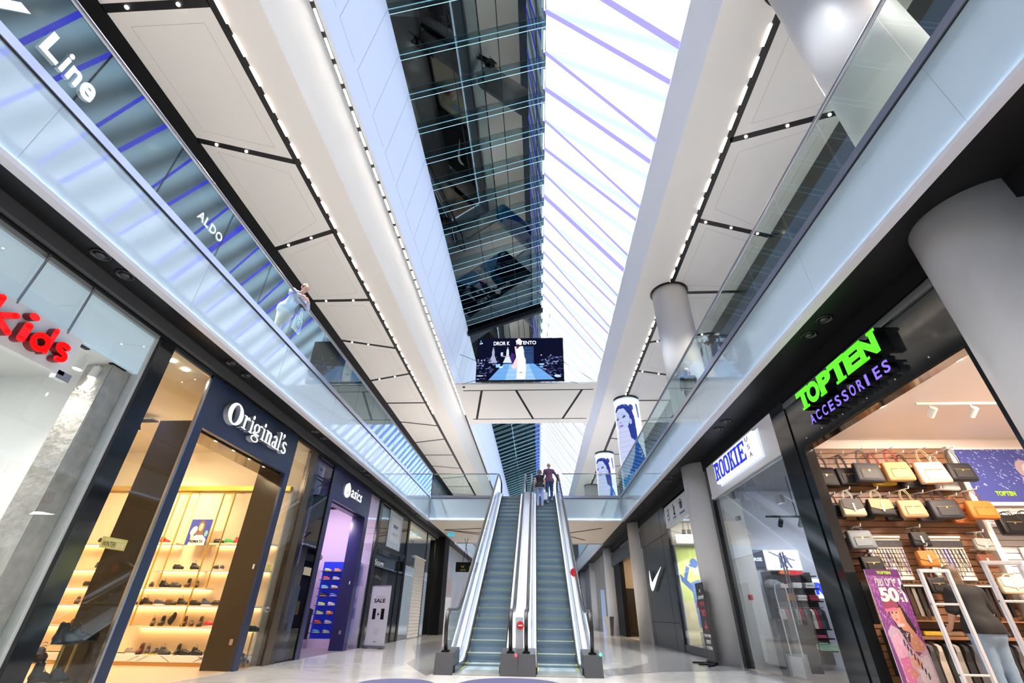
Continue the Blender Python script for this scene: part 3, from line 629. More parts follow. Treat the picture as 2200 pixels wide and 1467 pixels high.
# ================= people: smooth-union distance fields turned into one continuous skin =================
class Field:
    def __init__(s, lo, hi, h):
        s.lo = np.array(lo, float); s.h = h; s.n = np.ceil((np.array(hi) - s.lo) / h).astype(int) + 1
        s.ax = [s.lo[i] + h * np.arange(s.n[i]) for i in range(3)]; s.d = np.full(s.n, 1.0, np.float32)
    def _box(s, pts, m):
        pts = np.array(pts); a = np.clip(((pts.min(0) - m - s.lo) / s.h).astype(int), 0, s.n - 1); b = np.clip(((pts.max(0) + m - s.lo) / s.h).astype(int) + 2, 1, s.n)
        sl = tuple(slice(a[i], b[i]) for i in range(3)); g = np.meshgrid(*[s.ax[i][sl[i]] for i in range(3)], indexing='ij', sparse=True); return sl, g
    def cone(s, a, b, ra, rb=None, k=.02, sc=(1, 1, 1), cut=False):
        rb = ra if rb is None else rb; a = np.array(a, float); b = np.array(b, float); m = max(ra, rb) * max(sc) + k + 2 * s.h + .02
        sl, g = s._box([a, b], m)
        if any(x.stop <= x.start for x in sl): return s
        sc = np.array(sc, float); P = [(g[i] - a[i]) / sc[i] for i in range(3)]; ab = (b - a) / sc; L = float(ab @ ab) + 1e-9
        t = np.clip((P[0] * ab[0] + P[1] * ab[1] + P[2] * ab[2]) / L, 0, 1)
        d = (np.sqrt((P[0] - t * ab[0]) ** 2 + (P[1] - t * ab[1]) ** 2 + (P[2] - t * ab[2]) ** 2) - (ra + (rb - ra) * t)) * sc.min()
        o = s.d[sl]
        if cut: h = np.clip(.5 - .5 * (o + d) / k, 0, 1); s.d[sl] = o * (1 - h) + (-d) * h + k * h * (1 - h); s.d[sl] = np.maximum(o, -d)
        else: h = np.clip(.5 + .5 * (o - d) / k, 0, 1); s.d[sl] = o * (1 - h) + d * h - k * h * (1 - h)
        return s
    def below(s, z):  # keep only what is under z
        s.d = np.maximum(s.d, (s.ax[2] - z)[None, None, :]); return s
    def above(s, z): s.d = np.maximum(s.d, (z - s.ax[2])[None, None, :]); return s
    def mesh(s, name, T=None):
        d = s.d; d = d.copy(); d[0] = d[-1] = 1; d[:, 0] = d[:, -1] = 1; d[:, :, 0] = d[:, :, -1] = 1
        ins = d < 0; c = np.zeros(np.array(d.shape) - 1, int); X, Y, Z = d.shape
        for i in (0, 1):
            for j in (0, 1):
                for k in (0, 1): c += ins[i:X - 1 + i, j:Y - 1 + j, k:Z - 1 + k]
        act = (c > 0) & (c < 8); ids = -np.ones(act.shape, int); idx = np.argwhere(act); ids[act] = np.arange(len(idx))
        acc = np.zeros((len(idx), 3)); cnt = np.zeros(len(idx)); I, Jj, K = idx.T
        cor = [(0, 0, 0), (1, 0, 0), (0, 1, 0), (0, 0, 1), (1, 1, 0), (1, 0, 1), (0, 1, 1), (1, 1, 1)]
        for p in cor:
            for q in cor:
                df = np.subtract(q, p)
                if df.sum() != 1 or df.min() < 0: continue
                a = d[I + p[0], Jj + p[1], K + p[2]]; b = d[I + q[0], Jj + q[1], K + q[2]]; m = (a < 0) != (b < 0)
                t = a[m] / (a[m] - b[m]); acc[m] += np.array(p) + t[:, None] * df; cnt[m] += 1
        v = (idx + acc / cnt[:, None]) * s.h + s.lo; F = []
        for ax in range(3):
            u, w = [(1, 2), (2, 0), (0, 1)][ax]; sh = [slice(None)] * 3; s2 = [slice(None)] * 3; sh[ax] = slice(0, -1); s2[ax] = slice(1, None)
            a = ins[tuple(sh)]; b = ins[tuple(s2)]; E = np.argwhere(a != b)
            E = E[(E[:, u] > 0) & (E[:, w] > 0)]; fl = a[tuple(E.T)]
            def cid(du, dw):
                e = E.copy(); e[:, u] -= du; e[:, w] -= dw; return ids[tuple(e.T)]
            q = np.stack([cid(1, 1), cid(0, 1), cid(0, 0), cid(1, 0)], 1); q[~fl] = q[~fl][:, ::-1]; F.append(q)
        F = np.concatenate(F); F = F[(F >= 0).all(1)]
        me = bpy.data.meshes.new(name); me.from_pydata(v.tolist(), [], F.tolist()); me.polygons.foreach_set('use_smooth', [True] * len(F)); me.update(); return me
def V(*a): return np.array(a, float)
def person(label, loc, rz, H=1.72, skin=(.62, .40, .30), top=(.02, .02, .02), bottom=(.2, .3, .5), hair=(.1, .06, .04), hairstyle='short', sleeve=.5, leg=.97, shoe=(.3, .3, .3), pose=None, w=1.0, plaid=False, fem=False, group=None, name='person', ripped=False):
    J = dict(pel=V(0, 0, .95), wai=V(0, .0, 1.08), che=V(0, 0, 1.30), neck=V(0, -.01, 1.48), head=V(0, .02, 1.62),
             shL=V(-.175, 0, 1.405), elL=V(-.24, -.02, 1.14), wrL=V(-.25, .06, .90), haL=V(-.02, .03, -.10),
             shR=V(.175, 0, 1.405), elR=V(.24, -.02, 1.14), wrR=V(.25, .06, .90), haR=V(.02, .03, -.10),
             hiL=V(-.09, 0, .92), knL=V(-.10, .01, .50), anL=V(-.10, -.03, .09), hiR=V(.09, 0, .92), knR=V(.10, .01, .50), anR=V(.10, -.03, .09), look=V(0, 1, 0))
    if pose: J.update({k: V(*v) for k, v in pose.items()})
    k_ = H / 1.76
    allp = np.array([J[k] for k in J if k not in ('haL', 'haR', 'look')]); lo = allp.min(0) - V(.2, .24, .14); hi = allp.max(0) + V(.2, .28, .2); lo[2] = min(lo[2], -.01)
    root = thing(name, label, 'person', loc, rz, group); root.scale = (1, 1, 1)
    def limb(f, sides, e, part_):
        for s_ in sides:
            sh, el, wr = J['sh' + s_], J['el' + s_], J['wr' + s_]; hi_, kn, an = J['hi' + s_], J['kn' + s_], J['an' + s_]
            if part_ == 'arm': f.cone(sh, el, .050 * w + e, .038 + e, .03); f.cone(el, wr, .040 + e, .026 + e, .02)
            if part_ == 'leg': f.cone(hi_, kn, .088 * w + e, .055 * w + e, .04); f.cone(kn, an, .056 * w + e, .036 + e, .03); f.cone(kn * .68 + an * .32 + V(0, -.018, 0), kn * .5 + an * .5 + V(0, -.018, 0), .046 + e, .042 + e, .03)
    def torso(f, e):
        f.cone(J['pel'] - V(.05, 0, .02), J['pel'] + V(.05, 0, -.02), .118 * w + e, k=.05, sc=(1.08 if fem else 1, .82, 1)); f.cone(J['wai'], J['pel'], .112 * w + e, .12 * w + e, .05, sc=(1.05, .78, 1))
        f.cone(J['wai'], J['che'], .112 * w + e, .135 * w + e, .06, sc=(1.08, .76, 1)); f.cone(J['shL'] * .75 + J['che'] * .25, J['shR'] * .75 + J['che'] * .25, .066 * w + e, k=.06, sc=(1, .9, 1)); f.cone(J['neck'] - V(.05, 0, .05), J['neck'] - V(-.05, 0, .05), .045 + e, k=.05)
        f.cone(J['shL'], J['shR'], .052 + e, k=.05)
        if fem:
            for s_ in (-1, 1): f.cone(J['che'] + V(.07 * s_, .075, 0), J['che'] + V(.07 * s_, .08, 0), .058 + e, k=.04)
        if fem or w > 1.05:
            for s_ in (-1, 1): f.cone(J['pel'] + V(.065 * s_, -.05, -.06), J['pel'] + V(.065 * s_, -.05, -.06), .095 * w + e, k=.05)
    body = Field(lo, hi, .0095); torso(body, -.004); limb(body, 'LR', 0, 'arm'); limb(body, 'LR', 0, 'leg')
    hd = J['head']; lk = J['look'] / np.linalg.norm(J['look']); sd = np.cross(lk, V(0, 0, 1)); sd /= np.linalg.norm(sd); upv = np.cross(sd, lk)
    body.cone(J['neck'] - V(0, 0, .05), hd - V(0, 0, .04), .054, .050, .03); body.cone(hd + upv * .035 - lk * .012, hd + upv * .03 + lk * .02, .082, .078, .02)
    body.cone(hd + lk * .035 - upv * .02, hd + lk * .05 - upv * .065, .062, .036, .03)                                   # jaw, chin
    body.cone(hd + lk * .098 + upv * .012, hd + lk * .112 - upv * .018, .008, .013, .012)                                # nose
    body.cone(hd + lk * .086 - upv * .045 - sd * .016, hd + lk * .086 - upv * .045 + sd * .016, .009, k=.01)             # mouth
    for s_ in (-1, 1):
        body.cone(hd + sd * .078 * s_ - upv * .012, hd + sd * .084 * s_ + upv * .018 - lk * .008, .013, .015, .008)      # ears
        body.cone(hd + lk * .088 + sd * .03 * s_ + upv * .012, hd + lk * .088 + sd * .034 * s_ + upv * .012, .011, k=.004, cut=True)
    for s_, sg in (('L', -1), ('R', 1)):
        wr = J['wr' + s_]; hdir = J['ha' + s_] / np.linalg.norm(J['ha' + s_]); ref = V(0, 1, 0) if abs(hdir[2]) > .5 else V(0, 0, 1)
        across = np.cross(hdir, np.cross(ref, hdir)); across = ref - hdir * (ref @ hdir); across /= np.linalg.norm(across); pn = np.cross(hdir, across) * sg
        palm = wr + hdir * .05; body.cone(wr, wr + hdir * .03, .026, .026, .015)
        for q in (-.022, 0, .022): body.cone(wr + hdir * .02 + across * q, wr + hdir * .085 + across * q, .015, .014, .012)
        for q, ln in ((-.032, .055), (-.011, .072), (.011, .076), (.031, .066)):                                         # four fingers, curled
            a = wr + hdir * .088 + across * q; b = a + hdir * ln * .5 - pn * .006 * sg; c = b + (hdir * .7 - pn * .7) * ln * .4; dd = c + (hdir * .2 - pn) * ln * .25
            body.cone(a, b, .0095, .009, .005); body.cone(b, c, .009, .0085, .004); body.cone(c, dd, .0085, .0078, .004)
        tb = wr + hdir * .03 + across * .03; tm = tb + across * .028 + hdir * .03; te = tm + hdir * .03 - pn * .008; body.cone(tb, tm, .013, .0105, .012); body.cone(tm, te, .0105, .009, .005)
    body.cone(J['anL'], J['anL'], .04, k=.01); body.cone(J['anR'], J['anR'], .04, k=.01)
    for s_ in 'LR':
        a = J['an' + s_]; body.cone(a + V(0, -.03, -.05), a + V(0, .13, -.06), .035, .03, .03)
    def add(nm, f, m, par=root):
        me = f.mesh(nm); me.transform(Matrix.Scale(k_, 4)); return ob(nm, me, m, par)
    def cm(n, c, r=.8): return mat('%s_%02d%02d%02d' % (n, int(c[0] * 99), int(c[1] * 99), int(c[2] * 99)), c, r, noise=.12, nscale=30)
    add('body', body, cm('skin', skin, .5))
    # clothes
    f = Field(lo, hi, .0105); torso(f, .013)
    if sleeve > 0:
        for s_ in 'LR':
            sh, el, wr = J['sh' + s_], J['el' + s_], J['wr' + s_]
            if sleeve <= 1: f.cone(sh, sh + (el - sh) * sleeve, .066 * w, .062 * w, .04)
            else: f.cone(sh, el, .064 * w, .052, .04); f.cone(el, el + (wr - el) * (sleeve - 1), .052, .040, .03)
    hem = J['pel'][2] - .06; f.cone(J['pel'] + V(0, 0, -.02), J['pel'] + V(0, 0, .1), .142 * w, .13 * w, .04, sc=(1.1, .86, 1)); f.cone(J['hiL'] + V(-.01, 0, .06), J['hiL'] + V(-.01, 0, -.06), .118 * w, k=.05); f.cone(J['hiR'] + V(.01, 0, .06), J['hiR'] + V(.01, 0, -.06), .118 * w, k=.05)
    if fem or w > 1.05:
        for s_ in (-1, 1): f.cone(J['pel'] + V(.065 * s_, -.05, -.0), J['pel'] + V(.065 * s_, -.05, -.06), .116 * w, k=.05)
    f.above(hem)
    f.cone(J['neck'] + V(0, .015, .03), J['neck'] + V(0, .02, .1), .062, k=.01, cut=True)
    tm_ = cm('cloth', top)
    if plaid:
        tm_ = bpy.data.materials.new('plaid_shirt'); tm_.use_nodes = True; nt = tm_.node_tree; bs_ = nt.nodes['Principled BSDF']; bs_.inputs['Roughness'].default_value = .85
        tc = nt.nodes.new('ShaderNodeTexCoord'); prev = None
        for dr in 'XZ':
            wv = nt.nodes.new('ShaderNodeTexWave'); wv.bands_direction = dr; wv.inputs['Scale'].default_value = 9; nt.links.new(tc.outputs['Object'], wv.inputs['Vector'])
            mx = nt.nodes.new('ShaderNodeMix'); mx.data_type = 'RGBA'; nt.links.new(wv.outputs['Fac'], mx.inputs[0])
            if prev is None: mx.inputs[6].default_value = (*top, 1); mx.inputs[7].default_value = (top[0] * .5, top[1] * .6, top[2] * 1.2, 1)
            else: nt.links.new(prev, mx.inputs[6]); mx.inputs[7].default_value = (top[0] * .45, top[1] * .5, top[2] * .9, 1); mx.blend_type = 'MIX'
            prev = mx.outputs[2]
        nt.links.new(prev, bs_.inputs['Base Color'])
    add('shirt', f, tm_)
    f = Field(lo, hi, .0105); f.cone(J['pel'] - V(.05, 0, .02), J['pel'] + V(.05, 0, -.02), .128 * w, k=.05, sc=(1.1, .85, 1)); f.cone(J['pel'], J['wai'] - V(0, 0, .03), .128 * w, .122 * w, .05, sc=(1.05, .82, 1))
    if fem or w > 1.05:
        for s_ in (-1, 1): f.cone(J['pel'] + V(.065 * s_, -.05, -.06), J['pel'] + V(.065 * s_, -.05, -.06), .106 * w, k=.05)
    for s_ in 'LR':
        h_, kn, an = J['hi' + s_], J['kn' + s_], J['an' + s_]; f.cone(h_, kn, .104 * w, .074 * w, .05); f.cone(kn, kn + (an - kn) * leg, .074 * w, .060, .03)
    f.below(J['pel'][2] + .10); add('trousers', f, cm('denim', bottom, .85))
    for s_ in 'LR':
        f = Field(J['an' + s_] - V(.1, .14, .12), J['an' + s_] + V(.1, .26, .06), .008); a = J['an' + s_]
        f.cone(a + V(0, -.035, -.045), a + V(0, .13, -.055), .045, .038, .03, sc=(1, 1, .9)); f.cone(a + V(0, -.02, -.02), a + V(0, 0, .0), .045, .045, .02); f.above(a[2] - .09); add('shoe', f, cm('shoe', shoe, .5))
    if hairstyle != 'bald':
        hs = {'short': .0, 'bob': .10, 'long': .34}[hairstyle]
        f = Field(hd - V(.16, .16, .36), hd + V(.16, .16, .16), .009)
        f.cone(hd + upv * .042 - lk * .018, hd + upv * .035 - lk * .005, .094, .09, .02)
        if hs: 
            for s_ in (-.062, -.035, -.01, .015, .04, .065): f.cone(hd - lk * (.05 - abs(s_) * .5) + sd * s_ + upv * .02, hd - lk * (.075 - abs(s_) * .7) + sd * (s_ * 1.5 + .01) - V(0, 0, hs * (1.05 - abs(s_) * 6)), .050, .022, .02)
        f.cone(hd + lk * .11 - upv * .005, hd + lk * .13 - upv * .09, .088, .10, .02, cut=True)
        hm = mat('hair_%02d' % int(hair[0] * 99), hair, .45, noise=.5, nscale=40, bump=.3, bscale=90); add('hair', f, hm)
    return root
# ================= shared shop goods =================
def shoe_parts(kind):
    """shoe 0.28 long pointing +X, sole on z = 0"""
    f = Field((-.17, -.07, -.02), (.17, .07, .26), .0065)
    f.cone((-.085, 0, .05), (.02, 0, .05), .042, .040, .03); f.cone((.0, 0, .045), (.095, 0, .036), .040, .032, .03)
    top = {'low': .085, 'boot': .17, 'mid': .12}[kind]
    f.cone((-.085, 0, .06), (-.08, 0, top), .036, .034, .02); f.cone((-.04, 0, .06), (-.045 if kind != 'low' else -.03, 0, top - .01), .034, .030, .02)
    f.cone((-.065, 0, top + .03), (-.06, 0, top + .01), .026, .022, .01, cut=True); f.above(.018)
    up = f.mesh('upper')
    pts = [(.128 * math.cos(a) * (1 if math.cos(a) > 0 else .98) , (.043 if math.cos(a) > -.2 else .038) * math.sin(a), 0) for a in [2 * math.pi * k / 20 for k in range(20)]]
    so = B().prism(pts, (0, 0, .026)).mesh('sole')
    l = B()
    for k in range(4 if kind == 'low' else 6):
        x = .045 - .018 * k; z = .074 + .010 * k + (0 if kind == 'low' else .006 * k * k * .4); l.tube([(x, -.022, z - .006), (x, 0, z + .006), (x, .022, z - .006)], .0035, 4)
    return up, so, l.mesh('laces')
SH = {}
for k_ in ('low', 'mid', 'boot'): SH[k_] = shoe_parts(k_)
SCOL = dict(k=(.015, .014, .015), d=(.05, .055, .06), n=(.05, .055, .10), b=(.10, .045, .025), r=(.55, .03, .03), g=(.05, .45, .08), w=(.30, .25, .20), m=(.13, .03, .03), y=(.05, .05, .09), o=(.75, .25, .06), c=(.08, .4, .7), s=(.45, .47, .45), l=(.45, .6, .15), u=(.05, .08, .4), p=(.6, .55, .55))
CN = dict(k='black', d='dark grey', n='navy', b='brown', r='red', g='green', w='grey suede', m='maroon', y='navy', o='orange', c='light blue', s='silver', l='lime', u='blue', p='pale')
def shoe(c, kind, sole, loc, rz, label, group, tilt=0, s=1.0):
    t = thing('shoe', label, 'shoe', loc, rz, group); t.scale = (s, s, s); up, so, la = SH[kind]
    for nm, me, m in (('upper', up, mat('shoe_leather_' + c, SCOL[c], .38)), ('sole', so, mat('sole_' + sole, {'k': (.02, .02, .02), 'w': (.8, .78, .74), 'n': (.25, .14, .06), 'y': (.75, .65, .02), 'g': (.1, .5, .1), 'o': (.8, .3, .1)}[sole], .6)), ('laces', la, mat('lace_' + ('w' if c in 'rgnuc' else 'k'), (.75, .75, .75) if c in 'rgnuc' else (.03, .03, .03), .8))):
        o = bpy.data.objects.new(nm, me); COL.objects.link(o); o.parent = t
        if not me.materials: me.materials.append(m)
        o.material_slots[0].link = 'OBJECT'; o.material_slots[0].material = m
    if tilt: t.rotation_euler = (0, tilt, rz)
    return t
def spot_on_track(loc, aim, m, col=(1, .9, .78), pw=60, label='', group=None, lit=True, sz=.05, up=.10):
    t = thing('track_spotlight', label, 'spotlight', loc, 0, group); d = (Vector(aim) - Vector(loc)).normalized(); L = Vector(loc)
    part('stem', B().tube([L + Vector((0, 0, up)), L], .012, 6), m, t); part('can', B().tube([L - d * .06, L + d * .10], sz, 14), m, t, smooth=False)
    part('lens', B().tube([L + d * .1001, L + d * .104], sz * .85, 14), Mspot if lit else Mcharcoal, t)
    if pw: lamp('track_light', 'SPOT', L + d * .13, pw, col, .03, aim, spot=110, blend=.8)
    return t
def letters(root, word, places, m, F, x, ext, bold=0, shear=0, maker=None):
    """each letter its own part; places = [(c0, c1, z0, z1)] along the reading direction"""
    for ch, (a, b_, z0, z1) in zip(word, places):
        me = maker(ch) if maker else glyph(ch, 1, .5, bold, shear=shear); s_ = F[0][1]
        fit(me, a * s_, b_ * s_, z0, z1)
        zz = [v.co.z for v in me.vertices]; lo, hi = min(zz), max(zz)
        for v in me.vertices: v.co.z = (v.co.z - lo) / (hi - lo) * ext
        if isinstance(m, tuple):
            me.materials.append(m[0]); me.materials.append(m[1])
            for pl in me.polygons:
                vz = [me.vertices[i].co.z for i in pl.vertices]; pl.material_index = 0 if min(vz) > ext * .98 else 1
            me.transform(frame((x, 0, 0), *F)); part('letter', me, None, root)
        else: me.transform(frame((x, 0, 0), *F)); part('letter', me, m, root)
def words(root, txt, y0, y1, z0, z1, m, F, x, ext=.004, bold=.01, shear=0, name='lettering'):
    me = fit(glyph(txt, 1, .5, bold, shear=shear), y0 * F[0][1], y1 * F[0][1], z0, z1); zz = [v.co.z for v in me.vertices]; lo, hi = min(zz), max(zz)
    for v in me.vertices: v.co.z = (v.co.z - lo) / (hi - lo) * ext
    me.transform(frame((x, 0, 0), *F)); return part(name, me, m, root)
# serif letterforms drawn as strokes and ovals (x 0..1, y up)
def serif(ch):
    b = B()
    def ring(cx, cy, rx, ry, tx, ty, a0=0, a1=360, n=28):
        cl = a1 - a0 == 360; o = []; i_ = []
        for k in range(n + (0 if cl else 1)):
            a = math.radians(a0 + (a1 - a0) * k / n); o.append((cx + rx * math.cos(a), cy + ry * math.sin(a))); i_.append((cx + (rx - tx) * math.cos(a), cy + (ry - ty) * math.sin(a)))
        m = len(o); 
        for k in range(m if cl else m - 1):
            k2 = (k + 1) % m; b.prism([(*o[k], 0), (*o[k2], 0), (*i_[k2], 0), (*i_[k], 0)], (0, 0, 1))
    def st(x0, y0, x1, y1): b.box(x0, x1, y0, y1, 0, 1)
    def q(*p): b.prism([(x, y, 0) for x, y in p], (0, 0, 1))
    if ch == 'O': ring(.5, .5, .5, .5, .27, .07)
    elif ch == 'r': st(.22, 0, .52, 1); st(0, .0, .75, .07); q((0, .93), (.22, .9), (.22, 1), (0, 1)); ring(.78, .72, .30, .28, .24, .1, 20, 170); 
    elif ch == 'i': st(.3, 0, .75, .68); st(.05, 0, 1, .06); q((.05, .61), (.3, .61), (.3, .68), (.05, .68)); ring(.52, .88, .28, .12, .28, .12)
    elif ch == 'g': ring(.42, .72, .34, .24, .18, .05); ring(.45, .17, .42, .17, .14, .05); st(.1, .36, .8, .46); q((.62, .88), (.98, .92), (.98, .99), (.7, .97)); q((.1, .36), (.3, .36), (.3, .5), (.15, .5))
    elif ch == 'n': st(.12, 0, .38, 1); st(0, 0, .5, .07); st(.6, 0, .86, .75); st(.5, 0, 1, .07); ring(.56, .70, .30, .28, .26, .1, 0, 150); q((0, .92), (.14, .92), (.14, 1), (0, 1))
    elif ch == 'a': ring(.38, .25, .38, .26, .26, .08); st(.56, 0, .86, .75); st(.86, 0, 1, .09); ring(.46, .70, .40, .30, .28, .1, 0, 165)
    elif ch == 'l': st(.28, 0, .75, 1); st(0, 0, 1, .05); st(0, .95, .3, 1)
    elif ch == "'": ring(.5, .7, .5, .3, .5, .3); q((.45, .5), (1, .7), (.3, 0), (.1, .06))
    elif ch == 's': ring(.5, .73, .42, .27, .25, .09, 20, 270); ring(.5, .28, .46, .28, .26, .1, -160, 90); q((.28, .56), (.5, .63), (.78, .4), (.5, .36))
    return b.mesh('letter')
# ================= LEFT SIDE =================
XL = -5.87
Mint = mat('shop_white', (.78, .76, .72), .6); Mcream = mat('shop_cream', (.82, .72, .55), .6)
Mbrown = mat('bronze_panel', (.055, .042, .028), .16, .35); Mnavy = mat('navy_panel', (.018, .032, .075), .3); Mnavy2 = mat('deep_blue_panel', (.02, .022, .10), .28)
Mframe = mat('dark_frame', (.02, .024, .028), .22, .3)
# ---- kids shop: glass front, room behind
struct('floor_shop', B().box(-10.2, XL, -4, 5.75, -.05, .003), mat('shop_floor_pale', (.7, .68, .66), .3))
struct('ceiling_shop', B().box(-10.2, -5.95, -4, 5.75, 4.0, 4.06), Mint)
struct('wall_left_kids_band', B().box(-5.99, -5.93, -4, 5.75, 4.0, 4.66), mat('band_added_glow', (.50, .60, .66), .3, em=(.62, .78, .88), es=.42))  # added glow stands in for the fascia's reflection in this band
struct('wall_left_kids_side', B().box(-10.2, -5.9, 5.75, 5.80, 0, 4.66), Mint); struct('wall_left_kids_rear', B().box(-10.25, -10.2, -4, 5.8, 0, 4.06), mat('pale_blue_wall', (.58, .64, .68), .5))
t = thing('shop_window', 'tall frameless glass front of the shop with the red kids sign', 'shop window', (XL, 2, 0))
for a, b_ in ((-4, 2.6), (2.61, 4.70), (4.71, 5.74)): part('pane', B().box(XL - .006, XL + .006, a, b_, .02, 4.64), Mshop, t)
part('top_channel', B().box(XL - .03, XL + .02, -4, 5.75, 4.60, 4.66), mat('grey_channel', (.35, .36, .36), .35, .5), t)
tag(ob('door_hinge', B().box(XL - .03, XL + .05, 4.64, 4.82, 3.40, 3.50).box(XL - .02, XL + .03, 4.5, 4.64, 3.46, 3.475), Msteel), 'square metal glass-door hinge just below the kids sign', 'hinge')
def conc():
    b = B().box(-6.42, -6.02, 5.42, 5.745, 0, 4.0); return b
o = ob('concrete_pillar', conc().mesh('concrete_pillar', bev=.01), mat('rough_concrete', (.36, .33, .29), .8, noise=.45, nscale=6, bump=1, bscale=14)); tag(o, 'rough bare concrete pillar standing inside the glass front beside the kids sign', 'pillar')
tag(ob('partition', B().box(-9.3, -7.9, 3.6, 3.75, 0, 2.95).box(-7.95, -7.8, 3.6, 5.2, 0, 2.95), mat('beige_partition', (.62, .56, .50), .7)), 'low beige partition wall inside the kids shop', 'partition')
t = thing('shop_sign', 'white hanging sign board with red letters reading kids', 'sign', (XL + .05, 3.9, 3.47))
part('board', B().box(XL + .02, XL + .05, 1.6, 4.72, 3.45, 3.96), mat('sign_board_white', (.72, .70, .70), .4), t)
def kidsl(ch):
    b = B(); r = .105
    def tb(*p): 
        p = [Vector((x, y, .5)) for x, y in p]
        for a, c in zip(p, p[1:]):
            d = (c - a).normalized(); n = Vector((-d.y, d.x, 0)) * r; b.prism([(a + n) - Vector((0, 0, .5)), (c + n) - Vector((0, 0, .5)), (c - n) - Vector((0, 0, .5)), (a - n) - Vector((0, 0, .5))], (0, 0, 1))
        for a in p: b.lathe([(r, 0), (r, 1)], (a.x, a.y, 0), 14)
    if ch == 'k': tb((.2, .1), (.2, 1)); tb((.3, .38), (.75, .7)); tb((.35, .4), (.8, .08))
    elif ch == 'i': tb((.3, .08), (.3, .62)); b.lathe([(.13, 0), (.13, 1)], (.3, .97, 0), 14)
    elif ch == 'd': tb(*[(.42 + .28 * math.cos(a), .34 + .26 * math.sin(a)) for a in [2 * math.pi * k / 14 for k in range(15)]]); tb((.72, .1), (.72, 1))
    elif ch == 's': tb(*[(.42 + .22 * math.cos(math.radians(a)), .52 + .13 * math.sin(math.radians(a))) for a in range(40, 271, 33)], *[(.42 + .24 * math.cos(math.radians(a)), .22 + .15 * math.sin(math.radians(a))) for a in range(80, -141, -37)])
    return b.mesh('letter')
Mred = mat('red_acrylic', (.75, .005, .008), .25, em=(1, .01, .01), es=.75)
Mred2 = mat('dark_red_side', (.22, .004, .008), .35)
letters(t, 'kids', [(3.62, 3.93, 3.53, 3.90), (3.97, 4.09, 3.535, 3.90), (4.11, 4.35, 3.53, 3.88), (4.39, 4.59, 3.53, 3.78)], (Mred, Mred2), LF, XL + .05, .09, maker=kidsl)
letters(t, 'r', [(3.28, 3.52, 3.53, 3.80)], (Mred, Mred2), LF, XL + .05, .09, bold=.06)
for y in (3.86, 4.50): part('rod', B().tube([(XL + .045, y, 3.93), (XL + .045, y, 4.72)], .014, 8), Msteel, t)
for i, (x, y) in enumerate(((-6.2, 5.16), (-6.22, 5.42))): spot_on_track((x, y, 3.88), (x - .2, y - .1, 2), Mint, (1, .95, .88), 90, 'white track spotlight glowing under the kids shop ceiling beside the concrete pillar', 'white track spotlights of the kids shop', sz=.06)
for a in (4.0, 4.45, 4.75, 5.38): tag(ob('air_slot', B().box(-6.06, -6.0, a, a + .25, 3.985, 3.999), Mdark), 'thin dark air slot in the white ceiling behind the kids shop glass', 'vent', 'air slots in the kids shop ceiling')
for y in (-1, 2.5): lamp('kids_shop_light', 'AREA', (-7.6, y, 3.95), 230, (.95, .98, 1), 1.2, (-8, y, 0))
f = B()                                         # fern at the left edge
for k in range(22):
    s_ = (-1) ** k; z = 1.35 + .02 * k; f.tube([(-6.15, 4.62, z), (-6.15, 4.62 + s_ * .06, z + .02), (-6.15, 4.62 + s_ * (.16 - .006 * k), z - .005)], [.006, .005, .001], 4)
f.tube([(-6.15, 4.62, 0.9), (-6.15, 4.62, 1.8)], .006, 5)
t = thing('fern', 'green fern frond at the left edge behind the kids shop glass', 'plant', (-6.15, 4.62, 0)); part('frond', f, mat('fern_green', (.12, .2, .08), .6), t); part('pot', B().lathe([(.12, 0), (.16, .9), (.14, .9), (.1, .05)], (-6.15, 4.62, 0.003), 20), Mcharcoal, t)
# ---- black pillar and Original's
struct('wall_left_pillar', B().box(-6.4, XL + .03, 5.80, 6.09, 0, 4.70), mat('black_gloss_panel', (.012, .014, .016), .08, spec=.6))
struct('floor_shop', B().box(-11.5, XL, 5.80, 11.7, -.05, .003), mat('shop_floor_wood', (.75, .58, .40), .3, noise=.08, nscale=3))
struct('ceiling_shop', B().box(-11.5, -5.9, 5.80, 11.7, 4.62, 4.7), Mcream)
struct('wall_left_shop', B().box(-11.6, -11.5, 5.80, 11.7, 0, 4.7), Mcream); struct('wall_left_shop', B().box(-11.5, -5.95, 11.5, 11.6, 0, 4.7), Mcream); struct('wall_left_shop', B().box(-11.5, -6.4, 5.80, 5.86, 0, 4.7), Mcream)
t = thing('shop_window', 'narrow display window left of the navy Original\'s portal, boots inside', 'shop window', (XL, 6.6, 0))
part('pane', B().box(XL - .006, XL + .006, 6.09, 7.07, .03, 4.60), Mshop, t); fr = B().box(XL - .02, XL + .02, 7.065, 7.11, 0, 4.66).box(XL - .02, XL + .02, 6.08, 6.10, 0, 4.66).box(XL - .02, XL + .02, 6.08, 7.11, 4.6, 4.66); part('frame', fr, Msteel, t)
